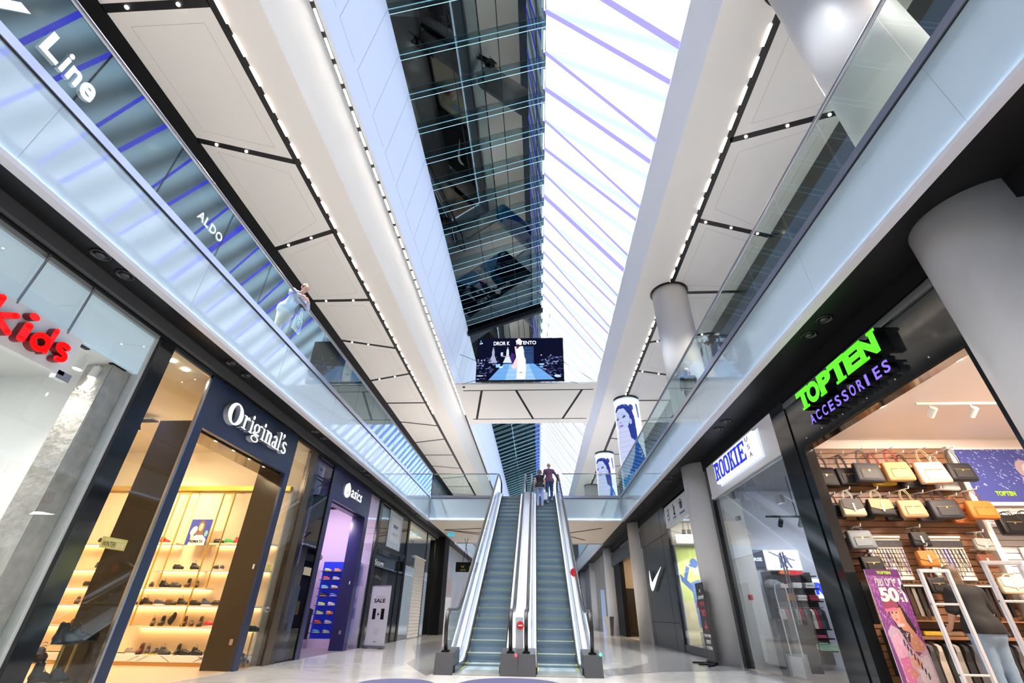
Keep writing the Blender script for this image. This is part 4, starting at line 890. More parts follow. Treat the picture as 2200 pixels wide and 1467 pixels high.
# portal with tunnel
def portal(label, y0, y1, yo0, yo1, zo, ztop, m, mj, dep):
    t = thing('shop_portal', label, 'shop portal', (XL, (y0 + y1) / 2, 0))
    part('header', B().box(XL - .04, XL + .02, y0, y1, zo, ztop), m, t); part('post', B().box(XL - .04, XL + .02, y0, yo0, 0, zo), m, t); part('post', B().box(XL - .04, XL + .02, yo1, y1, 0, zo), m, t)
    part('jamb', B().box(XL - dep, XL - .04, y0 + .005, yo0, 0, zo), mj, t); part('jamb', B().box(XL - dep, XL - .04, yo1, y1 - .03, 0, zo), mj, t); part('soffit', B().box(XL - dep, XL - .04, y0 + .005, y1 - .03, zo, zo + .06), mj, t)
    part('track', B().box(XL - .14, XL - .10, yo0, yo1 + .003, zo - .02, zo), Mdark, t); return t
pt = portal("navy shop portal with lit white Original's lettering above a wide doorway", 7.11, 10.54, 7.31, 10.33, 3.74, 4.66, Mnavy, Mbrown, .63)
part('socket_plate', B().box(-6.05, -5.98, 10.31, 10.332, .42, .52), Msteel, pt); part('switch', B().box(-6.0, -5.97, 10.31, 10.332, 1.75, 1.84), Mint, pt)
t = thing('shop_sign', "glowing white raised letters reading Original's on the navy portal", 'sign', (XL + .02, 8.8, 4.0))
Ml = mat('lit_letter', (.8, .8, .8), .4, em=(.85, .95, 1), es=1.3)
Mside = mat('letter_side', (.42, .44, .48), .4)
P = [(7.66, 8.13, 4.02, 4.44), (8.15, 8.38, 4.06, 4.32), (8.41, 8.53, 4.06, 4.42), (8.53, 8.84, 3.94, 4.32), (8.86, 8.98, 4.06, 4.42), (9.0, 9.28, 4.06, 4.32), (9.30, 9.52, 4.055, 4.32), (9.53, 9.65, 4.06, 4.46), (9.68, 9.76, 4.34, 4.47), (9.72, 9.93, 4.055, 4.32)]
letters(t, "Original's", P, (Ml, Mside), LF, XL + .022, .10, maker=serif)
for y in (8.01, 8.59, 9.17, 9.75): tag(ob('downlight', B().lathe([(.05, 0), (.05, .012)], (-6.02, y, 3.735), 16), Mspot), "small round downlight under the head of the Original's doorway", 'downlight', "downlights in the Original's doorway head"); lamp('doorway_light', 'SPOT', (-6.02, y, 3.72), 22, (1, .85, .62), .03, (-6.02, y, 0), spot=110)
# right window of Original's
t = thing('shop_window', "narrow display window right of the navy Original's portal", 'shop window', (XL, 11, 0))
part('pane', B().box(XL - .006, XL + .006, 10.56, 11.40, .03, 4.60), Mshop, t); part('frame', B().box(XL - .1, XL + .03, 11.40, 11.70, 0, 4.68).box(XL - .02, XL + .02, 10.54, 11.4, 4.6, 4.66), mat('bronze_post', (.13, .10, .07), .25, .6), t)
part('sticker', B().box(XL + .006, XL + .008, 10.62, 10.80, 1.73, 1.86), mat('yellow_sticker', (.60, .50, .12), .5), t)
part('lock', B().lathe([(.05, 0), (.05, .05)], n=14).tr(frame((XL, 11.1, 1.02), *LF)), Msteel, t)
t = thing('window_sticker', 'yellow rectangular sticker reading WINTER on the glass left of the portal', 'sticker', (XL + .01, 6.53, 1.77))
part('sheet', B().box(XL + .007, XL + .009, 6.31, 6.74, 1.70, 1.84), mat('yellow_sheet', (.60, .50, .14), .5), t); words(t, 'NEW ARRIVALS', 6.38, 6.66, 1.80, 1.82, mat('pale_print', (.8, .75, .5), .5), LF, XL + .009, .001, 0); words(t, 'WINTER', 6.34, 6.56, 1.725, 1.785, Mdark, LF, XL + .009, .001, 0); words(t, '2018', 6.58, 6.70, 1.725, 1.785, MC['pale_print'], LF, XL + .009, .001, 0)
# shelf wall
Mlw = mat('light_birch', (.85, .68, .45), .5); Mgold = mat('gold_tube', (.65, .40, .07), .3, .5); YS = 11.32
t = thing('shoe_shelving', 'warm lit birch shoe shelving with gold frames seen through the doorway', 'shelving', (-8.5, YS, 0))
part('back_panel', B().box(-11.2, -6.1, YS, YS + .06, .2, 3.62), Mlw, t)
part('plinth', B().box(-11.2, -6.1, YS - .34, YS + .06, .07, .185), mat('white_tile', (.85, .82, .76), .35), t); part('kick', B().box(-11.2, -6.1, YS - .33, YS + .06, .004, .07), mat('orange_wood', (.55, .27, .07), .5), t)
part('cornice', B().box(-11.2, -6.1, YS - .12, YS + .02, 3.55, 3.66), Mgold, t)
tl = B()
for x in (-8.5, -8.3, -7.6, -7.1, -6.8): tl.tube([(x, YS - .345, .08), (x + .22 * (1 if int(x * 10) % 2 else -1), YS - .345, .18)], .003, 4)
part('tile_cracks', tl, Mdark, t)
for z, segs in ((2.33, ((-11.2, -8.40), (-7.60, -6.1))), (1.78, ((-8.75, -7.65), (-7.6, -6.1), (-11.2, -10))), (1.42, ((-11.2, -7.35),)), (1.08, ((-11.2, -6.1),)), (.69, ((-8.75, -6.1), (-11.2, -9.3)))):
    for a, b_ in segs:
        sh_ = part('shelf', B().box(a, b_, YS - .30, YS, z - .035, z), Mlw, t); part('light_strip', B().box(a + .04, b_ - .04, YS - .06, YS - .03, z - .045, z - .036), emit('shelf_led', (1, .72, .38), 14), sh_)
gt = B()
for x in (-8.75, -7.62, -9.9): 
    gt.tube([(x, YS - .30, .69), (x, YS - .30, 3.45), (x, YS - .02, 3.52)], .016, 6); gt.tube([(x + .28, YS - .30, 1.42), (x + .28, YS - .30, 3.45), (x + .28, YS - .02, 3.52)], .016, 6); gt.tube([(x, YS - .30, 3.45), (x + .28, YS - .30, 3.45)], .016, 6)
part('gold_frame', gt, Mgold, t)
wv = {0: 'side view', 1: 'toe forward', 2: 'propped upright'}
L_ = [(-8.78, 2.33, 'r', 0), (-7.46, 2.33, 'k', 0), (-7.21, 2.33, 'g', 0), (-6.97, 2.33, 'r', 0), (-8.23, 1.78, 'k', 0), (-7.82, 1.78, 'k', 0), (-7.35, 1.78, 'n', 1), (-7.2, 1.78, 'n', 1), (-6.92, 1.78, 'k', 1), (-8.72, 1.42, 'k', 1), (-8.4, 1.42, 'k', 0), (-8.14, 1.42, 'd', 0), (-7.88, 1.42, 'b', 1), (-7.66, 1.42, 'b', 1), (-8.84, 1.08, 'd', 1), (-8.66, 1.08, 'k', 0), (-8.38, 1.08, 'n', 0), (-8.12, 1.08, 'b', 0), (-7.85, 1.08, 'k', 0), (-7.56, 1.08, 'k', 0), (-7.30, 1.08, 'n', 0), (-7.04, 1.08, 'k', 0), (-6.8, 1.08, 'b', 0), (-8.37, 0.69, 'b', 1), (-8.18, 0.69, 'k', 1), (-7.94, 0.69, 'k', 2), (-7.68, 0.69, 'b', 1), (-7.5, 0.69, 'b', 1), (-7.32, 0.69, 'b', 1), (-7.08, 0.69, 'r', 0), (-6.82, 0.69, 'k', 0), (-8.63, 0.185, 'w', 0), (-8.44, 0.185, 'm', 1), (-8.26, 0.185, 'y', 1), (-8.1, 0.185, 'y', 1), (-7.88, 0.185, 'd', 0), (-7.62, 0.185, 'k', 1), (-7.44, 0.185, 'k', 0), (-7.18, 0.185, 'k', 0), (-6.98, 0.185, 'n', 1),
      (-10.1, 1.78, 'n', 0), (-10.3, 2.33, 'k', 0), (-10.2, 1.42, 'k', 0), (-10.3, 1.08, 'b', 1), (-10.0, 1.08, 'k', 1), (-9.8, 1.08, 'k', 1), (-10.1, .69, 'b', 0), (-9.7, .69, 'k', 0)]
RN = {2.33: 'top', 1.78: 'second', 1.42: 'third', 1.08: 'fourth', .69: 'fifth', .185: 'bottom'}
seen = {}
for i, (x, z, c, k) in enumerate(L_):
    key = (c, z, k); seen[key] = seen.get(key, 0) + 1
rowi = {}
for i, (x, z, c, k) in enumerate(L_):
    kind = 'boot' if (c, k) in (('k', 1), ('m', 1), ('b', 1)) and i % 2 == 0 else ('mid' if (i * 7) % 5 < 2 else 'low')
    sole = {'w': 'w', 'n': 'w', 'g': 'w', 'r': 'w', 'y': 'y'}.get(c, 'k' if i % 3 else 'n')
    nb = [q for q in L_ if q[1] == z and abs(q[0] - x) < .33 and q[0] < x]; near = ('right of the %s one' % CN[nb[-1][2]]) if nb else ('far left' if x < -9 else 'first of group')
    key = (c, z, k); rowi.setdefault(key, []).append(i)
    lab = '%s %s, %s birch shelf, %s, %s' % (CN[c], {'boot': 'boot', 'mid': 'ankle shoe', 'low': 'low shoe'}[kind], RN[z], wv[k], near)
    grp = '%s shoes on the %s birch shelf' % (CN[c], RN[z])
    if k == 2: shoe(c, kind, sole, (x, YS - .17, z + .13), -.5, lab, grp, tilt=-1.15)
    else: shoe(c, kind, sole, (x, YS - .17, z), (0 if k == 0 else -1.25 + .3 * (i % 2)), lab, grp)
t = thing('poster', 'blue poster of a long-haired woman holding a sneaker among the shoe shelves', 'poster', (-7.93, YS - .31, 2.3))
im = Img(60, 70, (.05, .07, .36)); im.ell(.55, .34, .17, .3, (.22, .10, .05)); im.poly([(.4, .5), (.3, .95), (.75, .95), (.72, .45)], (.25, .12, .06)); im.ell(.55, .30, .105, .16, (.8, .5, .38)); im.poly([(.2, .75), (.4, .62), (.75, .62), (.95, .78), (.95, 1), (.15, 1)], (.85, .8, .78))
im.ell(.51, .28, .02, .01, (.1, .05, .05)); im.ell(.6, .28, .02, .01, (.1, .05, .05)); im.ell(.555, .37, .03, .012, (.7, .2, .2)); im.ell(.25, .45, .13, .19, (.8, .82, .88), .5); im.ell(.22, .5, .06, .1, (.5, .55, .7), .5); im.poly([(.15, .55), (.28, .5), (.35, .8), (.22, .85)], (.8, .55, .42)); im.ell(.88, .55, .08, .12, (.2, .5, .45))
picture('print', im, lambda u, v: (-8.18 + .5 * u, YS - .32, 2.28 + .56 * v), print_mat(), t); part('backing', B().box(-8.18, -7.68, YS - .315, YS - .30, 2.28, 2.84), Mint, t)
me = fit(glyph('PREMIATA', 1, .002, .01), -8.10, -7.76, 2.33, 2.39); me.transform(frame((0, YS - .324, 0), (1, 0, 0), (0, 0, 1))); part('lettering', me, Mdark, t)
for x, y in ((-6.14, 6.45), (-6.14, 6.78)): tag(ob('downlight', B().lathe([(.055, 0), (.055, .01)], (x, y, 4.607), 16), Mspot), "round ceiling downlight behind the left Original's window", 'downlight', "ceiling downlights behind the left Original's window"); lamp('window_light', 'SPOT', (x, y, 4.59), 60, (1, .84, .62), .04, (x, y, 0), spot=80)
for x, y in ((-7.6, 7.4), (-8.6, 8.9), (-8.4, 10.0), (-9.8, 8.2)):
    spot_on_track((x, y, 4.4), (x - .6, 11.2, 1.8), Mdark, (1, .80, .52), 150, "black track spotlight on the cream ceiling of the Original's shop", "black track spotlights of the Original's shop", up=.22)
    tag(ob('track_plate', B().box(x - .5, x + .35, y - .1, y + .1, 4.50, 4.53), Mdark), "black rectangular lighting plate under the cream ceiling", 'lighting plate', "black lighting plates of the Original's shop")
lamp('shop_ceiling_light', 'AREA', (-8.3, 8.6, 4.55), 170, (1, .80, .55), 1.5, (-8.3, 9.3, 0))
# boots on glass stands in the left window
for i, (x, y, z, c, kd, rz, s_) in enumerate(((-6.15, 6.75, .60, 'k', 'boot', 1.2, 1.25), (-6.2, 7.0, .62, 'k', 'mid', .9, 1.1), (-6.12, 6.58, .22, 'k', 'boot', 1.5, 1.1), (-6.12, 6.85, .20, 'd', 'mid', 1.3, 1.0), (-6.25, 6.6, .42, 'b', 'mid', 2.0, 1.1), (-6.05, 11.1, .62, 'k', 'low', 1.1, 1.0), (-6.1, 10.8, .06, 'm', 'boot', 1.3, 1), (-6.1, 11.1, .06, 'k', 'boot', 1.2, 1))):
    side = 'left' if y < 8 else 'right'
    shoe(c, kd, 'k', (x, y, z), rz, '%s %s on a %s, window %s of the navy portal' % (CN[c], {'boot': 'ankle boot', 'mid': 'laced shoe', 'low': 'low shoe'}[kd], ('glass stand', 'glass stand', 'low block', 'low block', 'middle stand', 'wire stand', 'window floor', 'window floor')[i], side), 'shoes in the narrow window %s of the navy portal' % side, s=s_)
    if z > .1: 
        st_ = thing('display_stand', 'slim clear stand lifting a shoe in the narrow window %s of the portal' % side, 'display stand', (x, y, .003), 0, 'shoe stands beside the navy portal'); part('plate', B().box(x - .12, x + .12, y - .12, y + .12, z - .012, z - .001), Mescg, st_); part('stem', B().box(x - .012, x + .012, y - .012, y + .012, .004, z - .012), mat('brass_stem', (.5, .4, .15), .3, .6), st_)
# ---- asics shop
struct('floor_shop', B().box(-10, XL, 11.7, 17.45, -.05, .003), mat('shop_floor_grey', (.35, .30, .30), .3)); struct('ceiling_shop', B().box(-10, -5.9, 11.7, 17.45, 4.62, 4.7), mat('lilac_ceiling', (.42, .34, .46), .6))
Mlil = mat('purple_lit_wall', (.62, .50, .66), .6)  # purple light put into the white wall's colour
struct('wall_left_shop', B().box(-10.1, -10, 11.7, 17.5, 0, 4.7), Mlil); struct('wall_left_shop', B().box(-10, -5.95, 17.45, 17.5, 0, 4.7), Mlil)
struct('wall_left_pillar', B().box(-6.2, XL + .02, 11.70, 11.92, 0, 4.7), MC['black_gloss_panel'])
t = thing('shop_window', 'dark reflecting window left of the blue asics portal', 'shop window', (XL, 12.4, 0)); part('pane', B().box(XL - .006, XL + .006, 11.92, 12.86, .03, 4.6), glass('tinted_glass', (.35, .38, .5), .07), t); part('frame', B().box(XL - .02, XL + .03, 12.86, 12.9, 0, 4.66).box(XL - .02, XL + .03, 11.92, 12.9, 4.6, 4.68), Mframe, t)
t = thing('window_picture', 'small lit blue picture behind the glass left of the asics portal', 'screen', (-6.25, 12.4, 1.2)); im = Img(40, 50, (.10, .22, .5)); im.ell(.4, .3, .2, .2, (.3, .5, .35)); im.ell(.7, .7, .25, .2, (.4, .6, .95)); im.poly([(.1, .75), (.9, .7), (.9, .98), (.1, .98)], (.25, .5, .8)); picture('display', im, lambda u, v: (-6.25, 11.98 + .72 * u, 1.15 + 1.0 * v), screen_mat('small_screen', .6), t); words(t, 'FOR', 12.1, 12.65, 1.45, 1.7, Mtxt, LF, -6.24, .003, .02)
tag(ob('display_block', B().box(-6.6, -6.1, 12.0, 12.7, .004, .75), Mnavy), 'dark blue display block behind the glass left of the asics portal', 'block')
shoe('o', 'low', 'w', (-6.3, 12.2, .752), .8, 'orange running shoe on the dark blue display block', 'running shoes on the display block')
pt = portal('blue shop portal with white asics lettering over its doorway', 12.9, 16.3, 13.16, 15.98, 3.76, 4.68, Mnavy2, Mnavy2, .42)
part('switch', B().box(-6.0, -5.97, 15.96, 15.982, 1.75, 1.84), Mint, pt); part('socket_plate', B().box(-6.05, -5.98, 15.96, 15.982, .42, .52), Msteel, pt)
t = thing('shop_sign', 'white raised asics lettering with a looped spiral mark on the blue portal', 'sign', (XL + .02, 14.6, 4.0))
def loopmark():
    b = B()
    pts = []
    for k in range(30):
        a = math.radians(200 - k * 15); r = .5; pts.append((.5 + .42 * math.cos(a), .42 + .40 * math.sin(a)))
    for k in range(len(pts) - 1):
        w0 = .02 + .10 * math.sin(math.pi * k / 29); w1 = .02 + .10 * math.sin(math.pi * (k + 1) / 29); a, c = Vector(pts[k]), Vector(pts[k + 1]); m = Vector((.5, .42))
        n0 = (a - m).normalized() * w0; n1 = (c - m).normalized() * w1; b.prism([(*(a + n0), 0), (*(c + n1), 0), (*(c - n1), 0), (*(a - n0), 0)], (0, 0, 1))
    for (p, q_, w_) in (((.12, .05), (.62, .95), .07), ((.62, .95), (.92, .62), .05), ((.3, .1), (.6, .55), .04)):
        a, c = Vector(p), Vector(q_); d = (c - a).normalized(); n = Vector((-d.y, d.x)) * w_; b.prism([(*(a + n), 0), (*(c + n), 0), (*(c - n), 0), (*(a - n), 0)], (0, 0, 1))
    return b.mesh('mark')
me = fit(loopmark(), 13.86, 14.28, 4.0, 4.44)
for v in me.vertices: v.co.z *= .03
me.transform(frame((XL + .022, 0, 0), *LF)); part('mark', me, Ml, t)
letters(t, 'asics', [(14.34, 14.57, 4.08, 4.31), (14.59, 14.80, 4.08, 4.31), (14.83, 14.90, 4.08, 4.42), (14.92, 15.10, 4.08, 4.31), (15.12, 15.32, 4.08, 4.31)], (Ml, Mside), LF, XL + .022, .03, bold=.015, shear=.15)
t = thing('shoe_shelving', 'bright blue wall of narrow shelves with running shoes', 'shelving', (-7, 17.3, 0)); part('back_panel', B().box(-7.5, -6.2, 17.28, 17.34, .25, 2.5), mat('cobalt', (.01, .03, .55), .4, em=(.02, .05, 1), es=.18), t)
for z in (2.19, 1.94, 1.68, 1.45, 1.18, .93, .67, .41): part('shelf', B().box(-7.45, -6.25, 17.02, 17.28, z - .02, z), Mnavy2, t)
part('base', B().box(-7.5, -6.2, 17.0, 17.34, .004, .25), Mlil, t)
for i, z in enumerate((2.19, 1.94, 1.68, 1.45, 1.18, .93, .67, .41)):
    for j, x in enumerate((-7.26, -6.92, -6.55)):
        c = 'lpcroscsoksclup'[(i * 3 + j * 4) % 15]; shoe(c, 'low', 'w' if (i + j) % 3 else 'o', (x, 17.15, z), .15, '%s running shoe, %s in the %s row of the blue shelves' % (CN[c], ('left', 'middle', 'right')[j], ('top', 'second', 'third', 'fourth', 'fifth', 'sixth', 'seventh', 'bottom')[i]), 'running shoes on the blue wall', s=.95)
t = thing('clothes_rack', 'white framed display bay holding the blue and red shirts in the asics shop', 'clothes rack', (-7.8, 16.9, 0)); part('frame', B().box(-7.66, -7.60, 16.55, 16.9, 1.25, 2.45).box(-8.6, -7.6, 16.55, 16.9, 2.40, 2.46).box(-8.6, -7.6, 16.55, 16.9, 1.22, 1.28), Mint, t); part('rail', B().tube([(-8.6, 16.7, 2.28), (-7.66, 16.7, 2.28)], .012, 6).tube([(-8.6, 16.5, 1.12), (-7.35, 16.5, 1.12)], .012, 6), Mdark, t); part('post', B().tube([(-7.35, 16.5, .004), (-7.35, 16.5, 1.12)], .015, 6).tube([(-8.6, 16.7, .004), (-8.6, 16.7, 2.46)], .02, 6), Mdark, t)
words(t, 'ING', -7.95, -7.7, 1.29, 1.42, mat('orange_print', (.9, .3, .05), .5), ((0, 1, 0), (0, 0, 1)), -7.9, .003) if False else None
def garment(x, y, z, w, h, col, label, grp, rz=0, long=False):
    """hanging garment seen edge-on, with hanger"""
    t = thing('hanging_garment', label, 'garment', (x, y, z), rz, grp); f = B()
    P = [(-w * .5, 0), (-w * .52, -.06), (-w * .42, -.18), (-w * .40, -h), (w * .40, -h), (w * .42, -.18), (w * .52, -.06), (w * .5, 0), (w * .12, .05), (-w * .12, .05)]
    b = B(); 
    for sgn in (-1, 1):
        vs = [b.bm.verts.new((px, sgn * (.035 + .012 * math.sin(px * 40)), pz - .06)) for px, pz in P]; b.bm.faces.new(vs if sgn > 0 else vs[::-1])
    b.bm.verts.ensure_lookup_table(); n = len(P); V_ = list(b.bm.verts)
    for k in range(n): b.bm.faces.new((V_[k], V_[(k + 1) % n], V_[n + (k + 1) % n], V_[n + k]))
    o = ob('cloth', b.mesh('cloth'), mat('garment_%02d%02d%02d' % tuple(int(c * 99) for c in col), col, .85, noise=.2, nscale=12), t); o2 = ob('hanger', B().tube([(0, 0, 0.0), (0, 0, -.03)], .005, 5).tube([(-w * .4, 0, -.07), (0, 0, -.03), (w * .4, 0, -.07)], .008, 5).mesh('hanger'), Msteel, t); return t
for i, (x, c, n_) in enumerate(((-7.75, (.03, .22, .55), 'sky blue'), (-7.95, (.5, .04, .04), 'red'), (-8.2, (.03, .05, .3), 'navy'))): garment(x, 16.7, 2.27, .42, .62, c, n_ + ' sports shirt hanging in the white framed bay', 'shirts in the white framed bay', 1.2)
for i, (x, c, n_) in enumerate(((-7.42, (.01, .012, .03), 'dark navy'), (-7.55, (.75, .28, .03), 'orange'), (-7.7, (.02, .02, .05), 'black'))): garment(x, 16.5, 1.11, .5, .8, c, n_ + ' jacket hanging on the low rail of the asics shop', 'jackets on the low rail', 1.2)
f = Field((-.22, -.16, -.12), (.22, .16, .2), .012); f.cone((-.08, 0, 0), (.08, 0, .02), .10, .09, .04); f.cone((-.05, .03, .08), (.06, -.02, .07), .06, k=.03); o = ob('folded_bag', f.mesh('folded_bag'), mat('grey_fabric', (.16, .15, .16), .8, noise=.3, nscale=20), None, (-7.55, 16.75, 2.56)); tag(o, 'crumpled grey sports bag on top of the white framed bay', 'bag')
spot_on_track((-6.75, 14.9, 3.72), (-7.2, 17.2, 2.4), Mdark, (.95, .8, 1), 160, 'black track spotlight under the lilac asics ceiling', 'asics spotlights', sz=.07); tag(ob('track_plate', B().box(-7.1, -6.4, 14.8, 15.0, 3.82, 3.86).tube([(-6.75, 14.9, 3.86), (-6.75, 14.9, 4.62)], .01, 5), Mdark), 'black lighting plate hung from the lilac ceiling', 'lighting plate')
lamp('asics_light', 'AREA', (-7.8, 15, 4.5), 110, (.9, .75, 1), 1.2, (-7.5, 15.5, 0))
t = thing('shop_window', 'narrow window right of the blue asics portal', 'shop window', (XL, 16.9, 0)); part('pane', B().box(XL - .006, XL + .006, 16.3, 17.40, .03, 4.6), Mshop, t); part('frame', B().box(XL - .04, XL + .04, 17.40, 17.62, 0, 4.7).box(XL - .02, XL + .02, 16.3, 17.4, 4.6, 4.68), Mframe, t)
tag(ob('navy_board', B().box(-6.45, -6.4, 16.4, 17.35, .004, .95), mat('navy_graphic', (.04, .06, .12), .4)), 'low navy board standing in the window right of the asics portal', 'board')
tag(ob('surf_fin', B().prism([(-6.2, 17.0, .1), (-6.2, 17.12, .1), (-6.2, 17.06, 2.2)], (.02, 0, 0)), mat('cyan_fin', (.02, .3, .6), .3)), 'slim cyan pointed blade standing in the window right of the asics portal', 'display')
# ---- XRAY pop-up store
struct('floor_shop', B().box(-10, XL, 17.5, 28.2, -.05, .003), mat('shop_floor_dark', (.12, .12, .12), .3)); struct('ceiling_shop', B().box(-10, -5.9, 17.5, 21.9, 4.62, 4.7), Mdark)
struct('wall_left_shop', B().box(-10.1, -10, 17.5, 21.9, 0, 4.7), Mcharcoal); struct('wall_left_shop', B().box(-10, -5.95, 21.9, 21.95, 0, 4.7), Mcharcoal)
t = thing('shop_window', 'dark glass shopfront with a black frame beyond the blue portal', 'shop window', (XL, 19.7, 0))
part('frame', B().box(XL - .03, XL + .03, 17.62, 17.7, 0, 4.7).box(XL - .03, XL + .03, 21.7, 21.82, 0, 4.7).box(XL - .03, XL + .03, 17.6, 21.8, 3.04, 3.16).box(XL - .03, XL + .03, 17.6, 21.8, 4.6, 4.7).box(XL - .03, XL + .03, 20.85, 20.93, 0, 3.1), Mframe, t)
for a, b_, c, d in ((17.7, 21.7, 3.16, 4.6), (17.7, 20.85, .03, 3.04), (20.93, 21.7, .03, 3.04)): part('pane', B().box(XL - .006, XL + .006, a, b_, c, d), Mshop, t)
words(t, 'Store', 17.75, 18.80, 2.48, 2.66, Mint, LF, XL + .008); words(t, 'Pop up', 20.7, 19.2, 2.3, 2.12, mat('dim_print', (.3, .3, .3), .5), LF, XL - .6)
for y in (18.9, 20.3, 21.2): spot_on_track((-6.7, y, 2.9), (-6.9, y, 0), Mdark, (1, .9, .8), 30, 'small glaring spotlight inside the dark glass pop-up store', 'spotlights of the pop-up store', sz=.035, up=1.72)
t = thing('poster', 'white hanging poster reading XRAY in the upper glass of the pop-up store', 'poster', (XL + .02, 19.7, 3.2)); part('sheet', B().box(XL + .012, XL + .018, 18.74, 20.66, 3.2, 4.54), mat('pale_blue_sheet', (.60, .68, .74), .5), t); part('inner_sheet', B().box(XL + .018, XL + .02, 19.05, 20.35, 3.45, 4.35), mat('white_sheet', (.78, .82, .86), .5), t)
words(t, 'XRAY', 19.35, 20.1, 3.95, 4.08, Mdark, LF, XL + .021, .003, .03); words(t, 'POP UP', 19.35, 20.1, 3.66, 3.78, MC['grey_channel'], LF, XL + .021, .003, 0)
for i in range(5): garment(-7.2, 20.9 + .16 * i, 1.7, .45, .75, ((.03, .03, .04), (.12, .14, .2), (.3, .3, .32))[i % 3], 'dark garment on the rail inside the pop-up store, hanging edge-on', 'garments inside the pop-up store')
tag(ob('garment_rail', B().tube([(-7.2, 20.7, 1.71), (-7.2, 21.75, 1.71)], .014, 6).tube([(-7.2, 20.7, 1.71), (-7.2, 20.7, .004)], .014, 6).tube([(-7.2, 21.75, 1.71), (-7.2, 21.75, .004)], .014, 6), Mdark), 'thin black clothes rail inside the pop-up store', 'rail')
# sale roll-up banner
def rollup():
    t = thing('banner_stand', 'white roll-up banner reading HOLIDAY SALE 1+1 in front of the pop-up store', 'banner', (-5.35, 17.33, 0)); a = Vector((-5.72, 17.5, 0)); b_ = Vector((-4.96, 17.16, 0)); d = (b_ - a).normalized(); w = (b_ - a).length; Fm = frame(a + Vector((0, 0, .06)), d, (0, 0, 1))
    part('sheet', B().box(0, w, 0, 1.72, -.004, 0).tr(Fm), mat('banner_white', (.66, .64, .70), .5), t); part('cassette', B().box(-.02, w + .02, -.05, .02, -.05, .04).tr(Fm), Msteel, t); part('foot', B().box(.08, .12, -.058, -.045, -.12, .14).box(w - .12, w - .08, -.058, -.045, -.12, .14).tr(Fm), Mdark, t)
    part('top_bar', B().box(0, w, 1.715, 1.735, -.01, .01).tr(Fm), Msteel, t)
    for s_, x0, x1, y0, y1, m, bd in (('HOLIDAY', .22, .60, 1.36, 1.43, mat('grey_print', (.4, .4, .42), .5), 0), ('SALE', .16, .64, 1.22, 1.34, Mdark, .03), ('ON ALL ITEMS', .28, .54, 1.15, 1.165, MC['grey_print'], 0), ('1', .16, .30, .74, 1.05, Mdark, .05), ('+', .36, .46, .84, .94, Mdark, .03), ('1', .52, .66, .74, 1.05, Mdark, .05), ('XRAY', .34, .5, .11, .14, Mdark, .02)):
        me = fit(glyph(s_, 1, .5, bd), x0, x1, y0, y1)
        for v in me.vertices: v.co.z *= .003
        me.transform(Fm); part('lettering', me, m, t)
    g = B()
    for bx in ((.3, .54, .30, .46), (.28, .56, .46, .52)): g.box(bx[0], bx[1], bx[2], bx[3], .001, .002)
    part('gift_drawing', g.tr(Fm), mat('faint_print', (.58, .56, .62), .5), t)
rollup()
# ---- shutter shop
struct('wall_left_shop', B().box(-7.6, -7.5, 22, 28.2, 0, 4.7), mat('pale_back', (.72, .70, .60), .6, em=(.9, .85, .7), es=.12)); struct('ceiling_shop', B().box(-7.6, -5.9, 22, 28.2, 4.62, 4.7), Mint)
t = thing('shop_window', 'pale lit shop window around a white roller shutter', 'shop window', (XL, 25, 0)); part('frame', B().box(XL - .03, XL + .03, 21.85, 21.95, 0, 4.7).box(XL - .03, XL + .03, 28.0, 28.2, 0, 4.7).box(XL - .03, XL + .03, 25.75, 25.82, 0, 4.7), Mframe, t)
for a, b_, c in ((21.95, 23.5, 0.03), (25.82, 28.0, .03), (23.5, 25.75, 3.35)): part('pane', B().box(XL - .006, XL + .006, a, b_, c, 4.62), Mshop, t)
s_ = B()
for k in range(24): s_.prism([(XL + .01, 23.6, .02 + .135 * k), (XL + .03, 23.6, .05 + .135 * k), (XL + .01, 23.6, .15 + .135 * k), (XL - .01, 23.6, .15 + .135 * k), (XL - .01, 23.6, .02 + .135 * k)], (0, 2.1, 0))
t = thing('roller_shutter', 'white ribbed roller shutter closing a doorway of the pale shop', 'shutter', (XL, 24.6, 0)); part('slats', s_, mat('shutter_white', (.66, .66, .66), .5), t); part('box', B().box(XL - .15, XL + .05, 23.5, 25.75, 3.28, 3.36), Mint, t)
words(t, 'MANGO OUTLET', 23.9, 25.4, 3.42, 3.54, mat('blue_print', (.1, .25, .8), .5), LF, XL + .03) if False else None
lamp('pale_shop_light', 'AREA', (-6.8, 25, 4.55), 90, (1, .95, .82), .8, (-6.8, 25, 0), sy=4)
# ---- black block, advertising wall, hanging direction sign beyond
struct('wall_left_block', B().box(-6.3, -5.42, 28.6, 30.0, 0, 4.86), Mdark)
t = thing('advert_panel', 'tall pale advertising panel with a faint face beyond the black block', 'advert', (-6.1, 32, 0)); im = Img(30, 60, (.42, .50, .60)); im.ell(.5, .45, .25, .25, (.62, .50, .48)); im.ell(.6, .8, .3, .2, (.6, .45, .42)); picture('print', im, lambda u, v: (-5.84, 30.3 + 4.2 * u, 1.9 + 2.7 * v), print_mat(), t); part('board', B().box(-5.87, -5.85, 30.25, 34.6, .004, 4.65), Mwhite, t)
t = thing('hanging_sign', 'black hanging direction sign with small yellow symbols left of the escalator', 'sign', (-4.3, 29, 3.05)); part('panel', B().box(-4.78, -3.4, 29.0, 29.06, 3.05, 3.56), Mdark, t); part('rods', B().tube([(-4.4, 29.03, 3.56), (-4.15, 29.03, 4.85)], .015, 5).tube([(-4.05, 29.03, 3.56), (-4.35, 29.03, 4.85)], .015, 5), Mdark, t)
